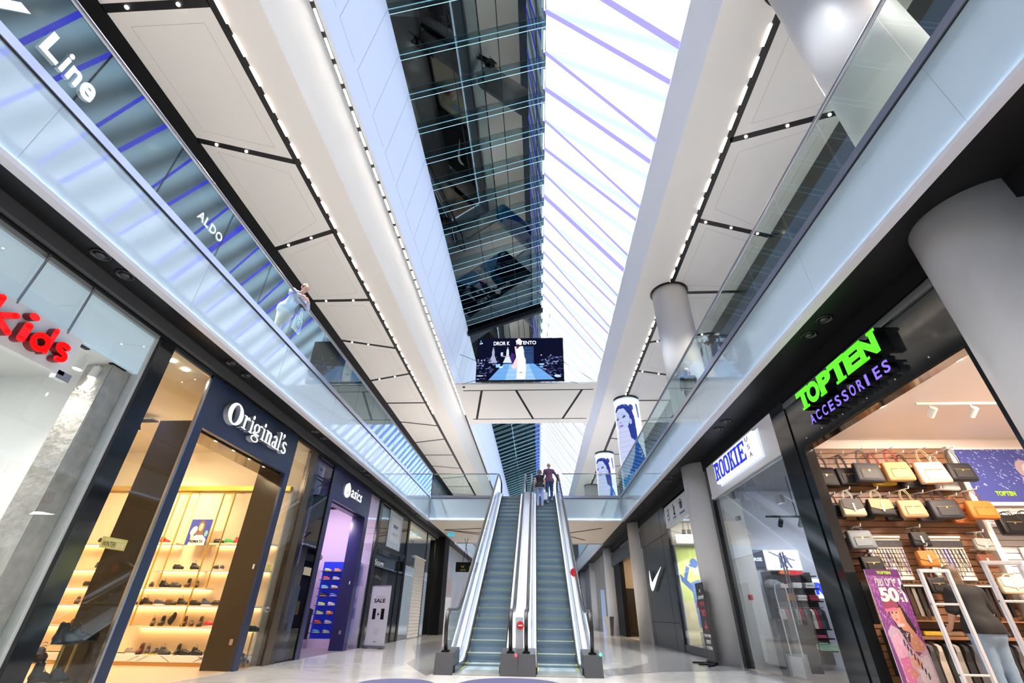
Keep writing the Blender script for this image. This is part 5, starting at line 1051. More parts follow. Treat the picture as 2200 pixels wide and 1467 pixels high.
for w_, x0, x1, z0, z1 in (('W', -4.48, -4.28, 3.27, 3.38), ('A', -4.0, -3.88, 3.27, 3.38), ('F', -3.66, -3.56, 3.27, 3.38), ('GATE', -4.5, -4.2, 3.12, 3.19)):
    me = fit(glyph(w_, 1, .002, .01), x0, x1, z0, z1); me.transform(frame((0, 28.99, 0), (1, 0, 0), (0, 0, 1))); part('symbol', me, mat('yellow_print', (.5, .45, .08), .5), t)
t = thing('exit_sign', 'small turquoise lit sign under the landing soffit left of the escalators', 'sign', (-4.85, 27, 4.68)); part('panel', B().box(-5.03, -4.66, 27, 27.03, 4.68, 4.85), emit('turquoise', (.05, .5, .65), 1.1), t); me = fit(glyph('יציאה'[::-1], 1, .002, .01), -4.95, -4.72, 4.73, 4.80); me.transform(frame((0, 26.99, 0), (1, 0, 0), (0, 0, 1))); part('lettering', me, Mint, t)
# cables on the black soffit edge
cb = B(); rs = random.Random(4)
for (ya, yb) in ((7.4, 10.4), (12.2, 16.4), (17.5, 21)):
    for j in range(2): cb.tube([(-5.79 + .03 * j, ya + (yb - ya) * i / 24, 4.66 - .02 * j - abs(rs.uniform(0, .035))) for i in range(25)], .012, 5)
tag(ob('cable_run', cb, Mdark), 'loose black cables sagging along the top of the left shopfronts', 'cables')
# ---- upper left gallery signs
t = thing('shop_sign', 'glowing white letters ending in Line on the upper left gallery', 'sign', (-9.0, 3.9, 9.9))
for ch, a in zip('yLine', ((2.92, 3.50, 9.55, 10.15), (3.86, 4.20, 9.78, 10.32), (4.24, 4.33, 9.78, 10.32), (4.38, 4.62, 9.78, 10.15), (4.66, 4.95, 9.76, 10.17))): letters(t, ch, [a], (emit('white_sign', (.95, .97, 1), 1.6), Mside), LF, -9.04, .08, bold=.03)
t = thing('shop_sign', 'small glowing ALDO letters on the upper left gallery', 'sign', (-9.0, 8.8, 10.1)); letters(t, 'ALDO', [(8.25, 8.5, 10.05, 10.32), (8.53, 8.70, 10.05, 10.32), (8.75, 8.98, 10.05, 10.32), (9.02, 9.28, 10.05, 10.32)], (MC['white_sign'], Mside), LF, -9.04, .04, bold=.02)
# ================= RIGHT SIDE =================
XR = 4.75
Mblk2 = MC['black_gloss_panel']; MhW = mat('header_white', (.70, .70, .74), .35)
# ---- accessories shop: rooms and portal
struct('floor_shop', B().box(XR, 11, 2.5, 13.1, -.05, .003), mat('shop_floor_tan', (.5, .42, .36), .3)); struct('ceiling_shop', B().box(XR + .15, 11, 2.5, 8.6, 3.9, 3.96), mat('warm_ceiling', (.82, .72, .64), .6))
struct('wall_right_shop', B().box(10.9, 11, 2.5, 13.1, 0, 4.4), Mint); struct('wall_right_shop', B().box(XR + .1, 11, 8.62, 8.72, 0, 4.4), mat('warm_white_wall', (.80, .70, .64), .6)); struct('wall_right_shop', B().box(XR + .1, 11, 2.4, 2.5, 0, 4.4), Mint)
struct('wall_right_pillar', B().box(XR - .05, XR + .14, 8.31, 8.84, 0, 4.56), Mblk2)
t = thing('shop_portal', 'black glossy shop portal carrying the green and violet accessories sign', 'shop portal', (XR, 6.3, 0))
part('header', B().box(XR - .03, XR + .14, 4.5, 8.30, 3.60, 4.50), Mblk2, t); part('post', B().box(XR - .03, XR + .14, 8.09, 8.30, 0, 3.60), Mblk2, t); part('trim', B().box(XR - .05, XR - .03, 4.5, 8.30, 4.40, 4.50), Msteel, t); part('post', B().box(XR - .03, XR + .14, 4.50, 4.56, 0, 3.6), Mblk2, t); part('soffit', B().box(XR - .02, XR + .14, 4.56, 8.08, 3.575, 3.60), mat('bronze_mirror', (.25, .18, .12), .1, 1), t)
t = thing('shop_sign', 'glowing green TOPTEN above violet ACCESSORIES on the black portal', 'sign', (XR - .03, 6.4, 3.75))
Mgr = mat('green_face', (.05, .6, .02), .4, em=(.10, 1.0, .01), es=1.15); Mvi = mat('violet_face', (.15, .1, .6), .4, em=(.22, .13, 1), es=1.1)
def heavy(ch):
    me = glyph(ch, 1, .5, .06)
    b = B(); b.bm.from_mesh(me)
    co = [v.co for v in me.vertices]; x0, x1 = min(c.x for c in co), max(c.x for c in co); y0, y1 = min(c.y for c in co), max(c.y for c in co)
    if ch in 'TPN': b.box(x0 + (x1 - x0) * (.22 if ch == 'T' else -.08), x0 + (x1 - x0) * (.78 if ch == 'T' else .42), y0, y0 + .1, -.5, .5)
    if ch == 'N': b.box(x1 - (x1 - x0) * .35, x1 + (x1 - x0) * .1, y1 - .1, y1, -.5, .5); b.box(x0 - .05, x0 + .2, y1 - .08, y1, -.5, .5)
    return b.mesh('letter')
letters(t, 'TOPTEN', [(7.55, 7.22, 4.03, 4.36), (7.26, 6.93, 4.02, 4.37), (6.97, 6.52, 4.03, 4.38), (6.56, 6.12, 4.03, 4.39), (6.18, 5.78, 4.04, 4.38), (5.82, 5.38, 4.03, 4.38)][:0] or [], Mgr, RF, 4.69, .1) if False else None
def rletters(word, places, m, ext, bold, maker=None, x0=XR - .035):
    for ch, (a, b_, z0, z1) in zip(word, places):      # a is the far (larger y) side
        me = maker(ch) if maker else glyph(ch, 1, .5, bold); fit(me, -a, -b_, z0, z1)
        zz = [v.co.z for v in me.vertices]; lo, hi = min(zz), max(zz)
        for v in me.vertices: v.co.z = (v.co.z - lo) / (hi - lo) * ext
        me.materials.append(m[0]); me.materials.append(m[1])
        for pl in me.polygons: pl.material_index = 0 if min(me.vertices[i].co.z for i in pl.vertices) > ext * .98 else 1
        me.transform(frame((x0, 0, 0), *RF)); part('letter', me, None, t)
rletters('TOPTEN', [(7.56, 7.16, 4.03, 4.37), (7.24, 6.88, 4.03, 4.37), (6.90, 6.52, 4.03, 4.37), (6.55, 6.10, 4.03, 4.38), (6.16, 5.80, 4.04, 4.37), (5.84, 5.38, 4.04, 4.37)], (Mgr, Mblack), .16, .06, heavy)
xs = [7.43 - i * .186 for i in range(11)]
rletters('ACCESSORIES', [(x, x - (.055 if c == 'I' else .125), 3.765, 3.93) for x, c in zip(xs, 'ACCESSORIES')], (Mvi, Mblack), .12, .02)
for i, y in enumerate((7.9, 7.4, 6.8, 6.2, 5.6, 5.0)): tag(ob('pin_light', B().ball((XR - .04, y, 3.70), .010), Mint), 'tiny pale stud on the black accessories header', 'stud', 'pale studs on the black header')
# slatwall with planks
def planks(x0, x1, z0, z1, y, m, dz=.098, nm='slatwall', lab='', par=None):
    b = B(); z = z0
    while z < z1 - .01: b.box(x0, x1, y, y + .03, z, min(z1, z + dz - .012)); z += dz
    return b
YW = 8.55
t = thing('slatwall', 'walnut slatted display wall rising behind the handbags', 'display wall', (6.2, YW, 0)); part('planks', planks(4.92, 7.42, .1, 3.70, YW, None), mat('walnut', (.24, .115, .055), .4, noise=.25, nscale=2.5), t); part('backing', B().box(4.90, 7.44, YW + .03, YW + .06, .0, 3.72), mat('groove_dark', (.05, .025, .012), .6), t); part('edge_post', B().box(7.44, 7.54, YW - .10, YW + .06, 0, 3.72), Mint, t)
t = thing('slatwall', 'white slatted display wall under the blue poster at the far right', 'display wall', (8.6, YW, 0)); part('planks', planks(7.56, 10.0, .1, 2.60, YW, None), mat('white_slat', (.75, .74, .76), .5), t); part('backing', B().box(7.54, 10.0, YW + .03, YW + .06, 0, 2.62), MC['joint_line'], t)
t = thing('poster', 'wide starry blue TOPTEN poster with a couple on the accessories shop wall', 'poster', (8.6, YW, 2.7)); im = Img(180, 70, (.06, .08, .32)); rs = np.random.RandomState(5)
for k in range(420):
    x, y = rs.rand(), rs.rand() ** 1.4 * .75; im.ell(x, y, .0018, .004 + .02 * rs.rand(), (.45, .5, .85) if rs.rand() < .7 else (.85, .88, 1), -.35)
im.ell(.45, .38, .06, .17, (.45, .36, .40)); im.ell(.47, .40, .035, .11, (.80, .62, .60)); im.poly([(.40, .55), (.52, .52), (.58, .7), (.62, 1), (.38, 1), (.39, .7)], (.50, .46, .62)); im.ell(.42, .78, .05, .18, (.7, .68, .72), .3); im.ell(.40, .8, .035, .14, (.55, .54, .62), .3)
im.ell(.56, .2, .05, .16, (.40, .28, .30)); im.ell(.58, .24, .035, .12, (.78, .58, .52)); im.poly([(.52, .4), (.66, .36), (.72, 1), (.56, 1)], (.16, .14, .3)); im.ell(.56, .68, .02, .1, (.8, .6, .55), .8)
picture('print', im, lambda u, v: (7.58 + 2.4 * u, YW - .02, 2.76 + .92 * v), print_mat(), t); part('board', B().box(7.56, 10.0, YW - .018, YW, 2.70, 3.72), Mint, t)
def wfront(txt, x0, x1, z0, z1, y, m, par, bold=.02):
    me = fit(glyph(txt, 1, .002, bold), x0, x1, z0, z1); me.transform(frame((0, y, 0), (1, 0, 0), (0, 0, 1))); part('lettering', me, m, par)
Mlime = mat('lime_print', (.35, .6, .03), .5); wfront('TOPTEN', 7.95, 8.28, 2.86, 2.94, YW - .024, Mlime, t, .05); wfront('ACCESSORIES', 7.98, 8.26, 2.815, 2.84, YW - .024, mat('violet_print', (.2, .12, .5), .5), t, .0)
# handbags
def tint(c): return mat('leather_%02d%02d%02d' % tuple(int(v * 99) for v in c), c, .5, spec=.3, noise=.1, nscale=30)
def bag(x, ztop, w, h, d, c, label, y=None, hc=None, hh=.2, style='tote', c2=None, rz=0, grp=None, peg=True):
    y = (YW - .06 - d / 2) if y is None else y
    d *= .75; t = thing('handbag', label, 'handbag', (x, y, ztop - h), rz, grp); t.rotation_euler = (-.10, .04 * math.sin(x * 9), rz); b = B(); wb = w * 1.10
    P = [(-wb / 2, -d / 2, 0), (wb / 2, -d / 2, 0), (wb / 2, d / 2, 0), (-wb / 2, d / 2, 0)]; n = 4
    lv = ((0, .97, .9), (.03, 1.02, 1.02), (h * .4, 1.0, 1.0), (h * .8, .96, .88), (h * .97, .93 if style == 'tote' else .88, .70), (h, .90, .6)); rings = []
    for z, sx, sy in lv:
        r = []
        for k in range(20):
            a = 2 * math.pi * k / 20; ca, sa = math.cos(a), math.sin(a); ex = .28 if style != 'satchel' else .2
            r.append(b.bm.verts.new((math.copysign(abs(ca) ** ex, ca) * wb / 2 * sx, math.copysign(abs(sa) ** ex, sa) * d / 2 * sy, z)))
        rings.append(r)
    for r0, r1 in zip(rings, rings[1:]):
        for k in range(20): b.bm.faces.new((r0[k], r0[(k + 1) % 20], r1[(k + 1) % 20], r1[k]))
    b.bm.faces.new(rings[0][::-1]); b.bm.faces.new(rings[-1]); ob('body', b.mesh('body', smooth=True), tint(c), t)
    hb = B(); hw = w * .22
    for sg in (-1, 1): hb.tube([(-hw, sg * d * .17 , h * .86), (-hw * .95, sg * d * .15, h + hh * .5), (-hw * .5, sg * .02, h + hh * .93), (0, sg * .015, h + hh), (hw * .5, sg * .02, h + hh * .93), (hw * .95, sg * d * .15, h + hh * .5), (hw, sg * d * .17, h * .86)], .0065, 6)
    ob('handles', hb.mesh('handles', smooth=True), tint(hc or c), t)
    if style in ('flap', 'satchel'):
        f = B(); f.prism([(-w * .47, -d * .40, h * 1.01), (w * .47, -d * .40, h * 1.01), (w * .50, -d * .54, h * .45), (0, -d * .58, h * .30), (-w * .50, -d * .54, h * .45)], (0, -.008, .004)); ob('flap', f.mesh('flap'), tint(c2 or c), t)
        ob('strap', B().box(-.014, .014, -d * .62 - .008, -d * .56, h * .22, h * .72).mesh('strap'), Mint if c2 else tint(hc or c), t)
    else:
        ob('pocket', B().box(-w * .36, w * .36, -d * .53 - .006, -d * .50, h * .12, h * .58).mesh('pocket', bev=.006), tint(tuple(min(1, v * 1.12 + .004) for v in c)), t); z = B(); z.tube([(-w * .34, -d * .56, h * .60), (w * .34, -d * .56, h * .60)], .005, 5).box(-.012, .012, -d * .58 - .004, -d * .56, h * .5, h * .60); ob('zip', z.mesh('zip'), mat('brass', (.6, .45, .2), .3, .8), t)
    if peg:
        p = B(); p.tube([(x, YW + .0, ztop + hh + .02), (x, y - .10, ztop + hh - .005), (x, y - .12, ztop + hh + .03)], .009, 6); o = ob('peg', p.mesh('peg'), Mint, None); o.name = 'wall_peg'; tag(o, 'white metal peg on the walnut slatwall holding a handbag', 'peg', 'white pegs on the walnut slatwall')
    return t
K = (.012, .011, .012); G = (.06, .06, .065); TN = (.50, .26, .12); PK = (.72, .46, .33); OR = (.42, .13, .03); CRM = (.62, .52, .34); YL = (.55, .36, .04)
bag(5.12, 3.33, .36, .34, .14, K, 'large black tote hanging leftmost on the top row of pegs', hh=.23)
bag(5.48, 3.31, .30, .30, .12, (.03, .03, .035), 'dark grey tote half hidden behind the big grey tote, top row', hh=.24, y=8.38)
bag(5.72, 3.34, .40, .32, .16, G, 'big two-tone grey tote second from the left in the top row', y=8.20, hh=.24, c2=None)
bag(6.06, 3.34, .34, .34, .14, YL, 'mustard tote peeking out left of the peach tote in the top row', y=8.38, hc=(.35, .03, .03), hh=.24)
bag(6.22, 3.35, .40, .32, .16, (.60, .31, .14), 'peach tan tote with red handles in the middle of the top row', y=8.18, hc=(.35, .03, .03), hh=.24)
bag(6.52, 3.32, .36, .38, .14, K, 'black tote behind the pale pink tote in the top row', y=8.38, hh=.24)
bag(6.78, 3.35, .44, .36, .16, PK, 'pale pink beige tote fourth in the top row', y=8.18, hc=PK, hh=.24, style='tote')
bag(7.08, 3.28, .32, .36, .12, (.7, .68, .66), 'white tote behind the rightmost black tote of the top row', y=8.38, hh=.26)
bag(7.24, 3.33, .38, .30, .16, (.02, .02, .022), 'crinkled black tote rightmost in the top row', y=8.18, hh=.26)
bag(5.06, 2.68, .22, .24, .10, K, 'small black satchel behind the cream satchel, left end of the second row', y=8.34, style='satchel', hh=.15)
bag(5.24, 2.72, .32, .26, .14, CRM, 'cream and black satchel with white handles, first in the second row', y=8.18, hc=(.75, .73, .7), style='satchel', c2=(.06, .055, .05), hh=.16)
bag(5.50, 2.68, .24, .25, .10, K, 'black satchel behind the tan flap satchel in the second row', y=8.34, style='satchel', hh=.15)
bag(5.69, 2.72, .36, .26, .14, K, 'black satchel with tan flap and cream handles, second in the second row', y=8.18, hc=CRM, style='satchel', c2=TN, hh=.16)
bag(5.96, 2.68, .24, .26, .10, K, 'black bag behind the plain tan satchel in the second row', y=8.34, hh=.15)
bag(6.19, 2.71, .36, .27, .14, (.52, .29, .15), 'plain tan satchel in the middle of the second row', y=8.18, hc=CRM, hh=.18)
bag(6.52, 2.70, .32, .30, .12, (.03, .03, .035), 'black bag behind the navy bag in the second row', y=8.34, hh=.16)
bag(6.71, 2.72, .42, .30, .16, (.025, .025, .04), 'dark navy leather bag fourth in the second row', y=8.18, hh=.16)
bag(7.06, 2.66, .30, .28, .12, (.38, .12, .03), 'orange bag behind the bright orange one, second row right', y=8.36, hh=.16)
bag(7.27, 2.70, .38, .28, .16, (.50, .15, .025), 'bright orange leather bag at the right end of the second row', y=8.18, hc=(.2, .08, .03), hh=.18)
bag(5.30, 2.26, .36, .28, .16, (.20, .23, .26), 'grey blue soft backpack on the third row, left', y=8.34, hh=.06)
bag(6.23, 2.23, .25, .21, .12, K, 'black cross-body flap bag between the two white jewellery panels', y=8.34, style='flap', hh=.08, c2=K)
bag(6.22, 1.95, .27, .22, .12, (.50, .17, .03), 'orange tan cross-body bag under the black flap bag', y=8.34, style='flap', c2=(.50, .17, .03), hh=.08)
bag(7.18, 2.14, .25, .18, .10, (.30, .30, .27), 'small grey box bag right of the second jewellery panel', y=8.34, style='flap', c2=(.30, .30, .27), hh=.10)
bag(7.10, 1.90, .24, .18, .10, (.16, .06, .03), 'dark brown cross-body bag below the small grey box bag', y=8.34, style='flap', c2=(.16, .06, .03), hh=.08)
bag(5.34, 1.87, .30, .24, .14, K, 'black leather backpack directly above the purple banner', y=8.34, hh=.05)
bag(6.22, 1.58, .26, .22, .10, K, 'black slouchy bag left of the shopper hanging below the orange bag', y=8.34, hh=.08)
bag(7.30, 1.58, .36, .22, .12, (.66, .60, .45), 'cream satchel with tan straps right of the shopper', y=8.30, style='flap', c2=(.70, .66, .52), hh=.05)
bag(7.55, 1.22, .40, .26, .14, K, 'black flap bag low on the wall right of the shopper', y=8.30, style='flap', c2=K, hh=.05)
for i, (x, z) in enumerate(((7.74, 2.50), (8.05, 2.52), (8.4, 2.5))): bag(x, z, .36, .30, .18, K, 'black shiny rucksack %s on the white slatwall below the poster' % ('leftmost', 'second', 'third')[i], y=8.30, hh=.06, peg=True)
# jewellery panels
def jewel(x0, x1, z0, z1, lab, seed):
    t = thing('jewellery_panel', lab, 'display panel', ((x0 + x1) / 2, YW - .03, z0)); part('panel', planks(x0, x1, z0, z1, YW - .045, None, .065), mat('panel_cream', (.80, .74, .66), .5), t); part('top_row', B().box(x0, x1, YW - .07, YW - .05, z1 - .13, z1 - .04), mat('dark_goods', (.05, .05, .055), .5, noise=.8, nscale=25), t); part('light_ledge', B().box(x0, x1, YW - .08, YW - .02, z1, z1 + .03), Mint, t)
    r = random.Random(seed)
    for i in range(9):
        x = x0 + .06 + (x1 - x0 - .1) * i / 9; L = r.uniform(.2, .45); c = ((.12, .05, .02), (.08, .04, .3), (.3, .2, .1), (.05, .05, .05))[r.randrange(4)]
        n = B(); n.tube([(x, YW - .06, z1 - .16), (x + .02, YW - .062, z1 - .16 - L * .6), (x + .045, YW - .065, z1 - .16 - L), (x + .065, YW - .062, z1 - .16 - L * .6), (x + .05, YW - .06, z1 - .16)], .006, 5); part('necklace', n, mat('beads_%d' % int(c[2] * 100), c, .3), t)
jewel(5.47, 6.02, 1.55, 2.17, 'left white jewellery panel hung with beaded necklaces', 1); jewel(6.36, 6.98, 1.55, 2.17, 'right white jewellery panel hung with chains', 2)
for i in range(22):
    x = 5.45 + .085 * i; 
    if 6.08 < x < 6.38: continue
    o = ob('belt', B().box(x, x + .05, YW - .09, YW - .06, 1.05, 1.44).mesh('belt'), mat('belt_%d' % (i % 3), ((.02, .02, .02), (.05, .03, .02), (.25, .24, .22))[i % 3], .4)); tag(o, 'dark packed belt hanging in a tight row on the slatwall beside the shopper', 'belt', 'packed belts hanging on the slatwall')
for i in range(24):
    x = 5.45 + .072 * i; o = ob('sunglasses', B().tube([(x, YW - .10, 1.50), (x + .02, YW - .12, 1.515), (x + .045, YW - .10, 1.50)], .012, 6).mesh('sunglasses'), MC['belt_%d' % (i % 2)]); tag(o, 'small dark pair of sunglasses in the row above the belts', 'sunglasses', 'sunglasses in the row above the belts')
tag(ob('display_rail', B().box(5.42, 7.3, YW - .13, YW, 1.455, 1.475), Mint), 'white narrow ledge above the belts on the slatwall', 'ledge')
t = thing('display_shelf', 'walnut shelf with purses behind the purple banner', 'shelf', (6.3, 8.35, .78)); part('board', B().box(5.35, 7.4, 8.15, YW, .76, .80), MC['walnut'], t); part('lower_board', B().box(5.35, 7.4, 8.2, YW, .98, 1.0), MC['walnut'], t)
for i, (x, c, n_) in enumerate(((5.75, YL, 'yellow'), (6.05, (.2, .12, .07), 'brown'), (6.35, (.55, .36, .28), 'pinkish'), (6.7, (.05, .05, .08), 'navy'))): o = ob('purse', B().box(x - .13, x + .13, 8.18, 8.42, .802, .86).mesh('purse', bev=.01), tint(c)); tag(o, n_ + ' flat purse lying on the walnut shelf behind the banner', 'purse')
for i in range(16):
    c = ((.02, .02, .02), (.10, .10, .11), (.6, .55, .46), (.03, .03, .03), (.35, .33, .3))[i % 5]; garment(5.5 + .12 * i, 8.3, .74, .34, .5, c, 'scarf or knit hanging on the low rail below the purse shelf', 'scarves on the low rail of the accessories shop', 1.45)
for i in range(7): garment(5.0 + .05 * i, 8.2 - .05 * i, 1.5 - .62 * (i % 2), .22, .5, (.012, .01, .01), 'black lace garment hanging in the dark corner left of the banner', 'black garments left of the purple banner', 1.2)
for i in range(12):
    x = 7.9 + .16 * i; o = ob('hair_clip_card', B().box(x - .05, x + .05, YW - .05, YW - .035, 1.88, 2.04).mesh('hair_clip_card'), mat('card_%d' % (i % 3), ((.7, .68, .7), (.75, .1, .4), (.1, .1, .12))[i % 3], .5)); tag(o, 'small accessory card hanging on the white slatwall', 'card', 'accessory cards on the white slatwall')
# banner
t = thing('banner_stand', 'purple banner reading 50% with a woman in a visor cap in the shop doorway', 'banner', (5.08, 7.8, 0)); im = Img(110, 330, (.20, .05, .24)); rs = np.random.RandomState(9)
for k in range(900): im.ell(rs.rand(), .02 + rs.rand() * .55, .004, .004 + .02 * rs.rand(), ((.45, .15, .42), (.62, .35, .62), (.12, .02, .16), (.35, .08, .35))[rs.randint(4)], .25)
im.poly([(.0, 0), (1, 0), (1, .07), (0, .05)], (.12, .02, .15))
im.poly([(.28, .36), (.45, .27), (.65, .28), (.78, .38), (.88, .5), (.8, .62), (.55, .6), (.4, .5)], (.03, .012, .02))                     # hair
im.poly([(.52, .33), (.66, .32), (.7, .44), (.98, .62), (.9, .68), (.6, .66), (.5, .48)], (.55, .26, .17))                              # shoulder, neck
im.ell(.44, .375, .125, .072, (.62, .34, .26)); im.poly([(.33, .40), (.55, .40), (.5, .455), (.40, .455)], (.62, .34, .26))
im.poly([(.22, .28), (.38, .24), (.55, .245), (.64, .30), (.60, .325), (.45, .325), (.30, .335), (.2, .35)], (.30, .06, .12)); im.poly([(.20, .335), (.44, .325), (.62, .335), (.52, .345), (.36, .35), (.22, .365)], (.60, .15, .25))
im.ell(.38, .368, .03, .006, (.06, .03, .05)); im.ell(.50, .364, .03, .006, (.06, .03, .05)); im.ell(.38, .357, .04, .003, (.08, .04, .04)); im.ell(.50, .353, .04, .003, (.08, .04, .04)); im.poly([(.43, .37), (.455, .37), (.46, .395), (.42, .395)], (.52, .26, .19)); im.ell(.44, .418, .04, .008, (.55, .1, .12))
im.poly([(.40, .455), (.62, .45), (.60, .475), (.42, .48)], (.6, .5, .6)); im.poly([(.42, .49), (.68, .52), (.6, .6), (.5, .57)], (.03, .02, .03)); im.poly([(.50, .52), (.56, .545), (.62, .52), (.57, .56)], (.7, .65, .7))
im.poly([(.06, .52), (.22, .46), (.42, .50), (.52, .62), (.70, .70), (.98, .64), (1, .66), (1, 1), (.1, 1), (.12, .8)], (.50, .38, .48)); im.poly([(.12, .56), (.34, .52), (.44, .66), (.30, .72), (.12, .70)], (.66, .36, .52)); im.poly([(.15, .72), (.42, .70), (.38, .96), (.12, .98)], (.58, .16, .34))
im.poly([(.5, .66), (.74, .72), (.94, .68), (.95, .98), (.6, .98)], (.62, .56, .64)); im.poly([(.42, .72), (.6, .67), (.74, .75), (.62, .80), (.45, .77)], (.62, .32, .24)); im.poly([(.24, .80), (.44, .78), (.52, .84), (.34, .87)], (.55, .22, .2))
for k in range(240): x = rs.uniform(.12, 1); y = rs.uniform(.52, 1); im.ell(x, y, .012, .003, ((.8, .6, .72), (.4, .2, .34), (.7, .3, .5), (.9, .85, .9))[rs.randint(4)], rs.rand() * 3)
for k in range(8): im.ell(.42 + .05 * k, .60 + .035 * k, .02, .03, (.05, .03, .05), .6)
Fb = frame((4.84, 7.8, .12), (1, -.0, 0), (0, 0, 1)); wB, hB = .48, 1.52
picture('print', im, lambda u, v: tuple(Fb @ Vector((wB * u, hB * v, .006))), print_mat(), t); part('board', B().box(0, wB, 0, hB, -.01, .005).tr(Fb), Mwhite, t); part('foot', B().box(4.86, 5.30, 7.65, 7.95, .004, .03), Mdark, t); part('stand', B().box(5.06, 5.10, 7.81, 7.83, .03, .5), Mdark, t)
for s_, x0, x1, y0, y1, m, bd in (('TOPTEN', .16, .36, 1.455, 1.495, Mlime, .07), ('פריט שני'[::-1], .10, .40, 1.30, 1.40, Mint, .01), ('50', .10, .36, 1.10, 1.285, Mint, .05), ('ב-'[::-1], .37, .42, 1.21, 1.29, Mint, .02), ('%', .37, .41, 1.10, 1.16, Mint, .03)):
    me = fit(glyph(s_, 1, .002, bd), x0, x1, y0, y1)
    for v in me.vertices: v.co.z = v.co.z * .3 + .009
    me.transform(Fb); part('lettering', me, m, t)
part('price_tab', B().box(.425, .455, 1.10, 1.40, .008, .010).tr(Fb), Mint, t)
# security gates
def gate(x, y, w, h, lab, grp, yw=None):
    t = thing('security_gate', lab, 'security gate', (x, y, 0), 0, grp); b = B()
    b.box(-w / 2, -w / 2 + .045, -.02, .02, 0, h).box(w / 2 - .045, w / 2, -.02, .02, 0, h).box(-w / 2, w / 2, -.022, .022, h - .02, h + .02)
    ob('frame', b.mesh('frame', bev=.006), mat('gate_white', (.72, .73, .78), .3), t); ob('crossbar', B().tube([(-w / 2, 0, h * .76), (w / 2, 0, h * .76)], .012, 8).mesh('crossbar'), Mint, t); ob('crossbar', B().tube([(-w / 2, 0, h * .30), (w / 2, 0, h * .30)], .012, 8).mesh('crossbar'), Mint, t); ob('base', B().box(-w / 2 - .02, w / 2 + .02, -.05, .05, .004, .03).mesh('base'), Mint, t); return t
gate(5.02, 6.72, .38, 1.54, 'white open-frame security gate in front of the shopper, nearer the banner', 'security gates'); gate(5.17, 5.9, .42, 1.56, 'white open-frame security gate at the right edge of the picture', 'security gates')
# track lights, ceiling
tag(ob('light_track', B().box(5.9, 8.4, 6.84, 6.88, 3.86, 3.898), Mint), 'white ceiling track with three spotlights in the accessories shop', 'light track')
for i, x in enumerate((6.1, 6.7, 7.4)): spot_on_track((x, 6.86, 3.76), (x - .1, 8.5, 2.6), Mint, (1, .80, .62), 75, 'white track spotlight, %s on the accessories shop ceiling' % ('left', 'middle', 'right')[i], 'accessories shop spotlights', lit=False)
for x, y in ((5.43, 7.0), (5.43, 5.45)): tag(ob('downlight', B().lathe([(.07, 0), (.07, .01)], (x, y, 3.888), 16), Mspot), 'glowing round ceiling downlight in the accessories shop', 'downlight', 'accessories shop downlights'); lamp('shop_downlight', 'SPOT', (x, y, 3.87), 70, (1, .82, .66), .06, (x, y, 0), spot=120)
lamp('accessories_light', 'AREA', (7.4, 5.6, 3.85), 240, (1, .80, .66), 1.2, (7.2, 6.4, 0))
# ---- ROOKIE
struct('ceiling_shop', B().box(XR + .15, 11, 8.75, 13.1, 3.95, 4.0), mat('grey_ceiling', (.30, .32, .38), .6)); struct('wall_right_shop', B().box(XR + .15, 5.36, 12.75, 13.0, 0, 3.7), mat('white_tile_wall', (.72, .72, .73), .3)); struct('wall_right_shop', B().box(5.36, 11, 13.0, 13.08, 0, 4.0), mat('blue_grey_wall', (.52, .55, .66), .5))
t = thing('shopfront', 'white header over clear glass doors with the lit blue ROOKIE sign', 'shopfront', (XR, 10.9, 0)); part('header', B().box(XR - .03, XR + .12, 8.86, 12.94, 3.78, 4.56), MhW, t); part('lower_lip', B().box(XR - .045, XR + .12, 8.86, 12.94, 3.72, 3.78), MhW, t); part('jamb', B().box(XR - .03, XR + .15, 12.96, 13.14, 0, 4.5), Mblk2, t); part('track', B().box(XR - .01, XR + .05, 8.86, 12.94, 3.68, 3.72), Msteel, t)
for a, b_ in ((8.86, 9.6), (9.62, 11.74), (11.76, 12.94)): part('pane', B().box(XR + .02, XR + .032, a, b_, .03, 3.68), Mshop, t)
part('hinge_plate', B().box(XR - .01, XR + .06, 9.42, 9.62, 2.93, 3.08), Msteel, t); part('hinge_plate', B().box(XR - .01, XR + .06, 11.62, 11.78, 2.97, 3.07), Msteel, t)
for y in (9.9, 10.0): part('door_handle', B().tube([(XR - .02, y, .9), (XR - .02, y, 2.1)], .014, 8), Msteel, t)
t = thing('shop_sign', 'backlit white sign with blue slab letters ROOKIE and small vertical USA', 'sign', (XR - .03, 10.8, 3.9)); part('panel', B().box(XR - .16, XR - .04, 9.58, 12.04, 3.90, 4.44), mat('lit_panel', (.8, .8, .8), .4, em=(.82, .88, 1), es=.95), t, bev=.01)
part('backlight', B().box(XR - .038, XR - .032, 9.50, 12.12, 3.86, 4.47), emit('sign_halo', (.75, .85, 1), 1.0), t)
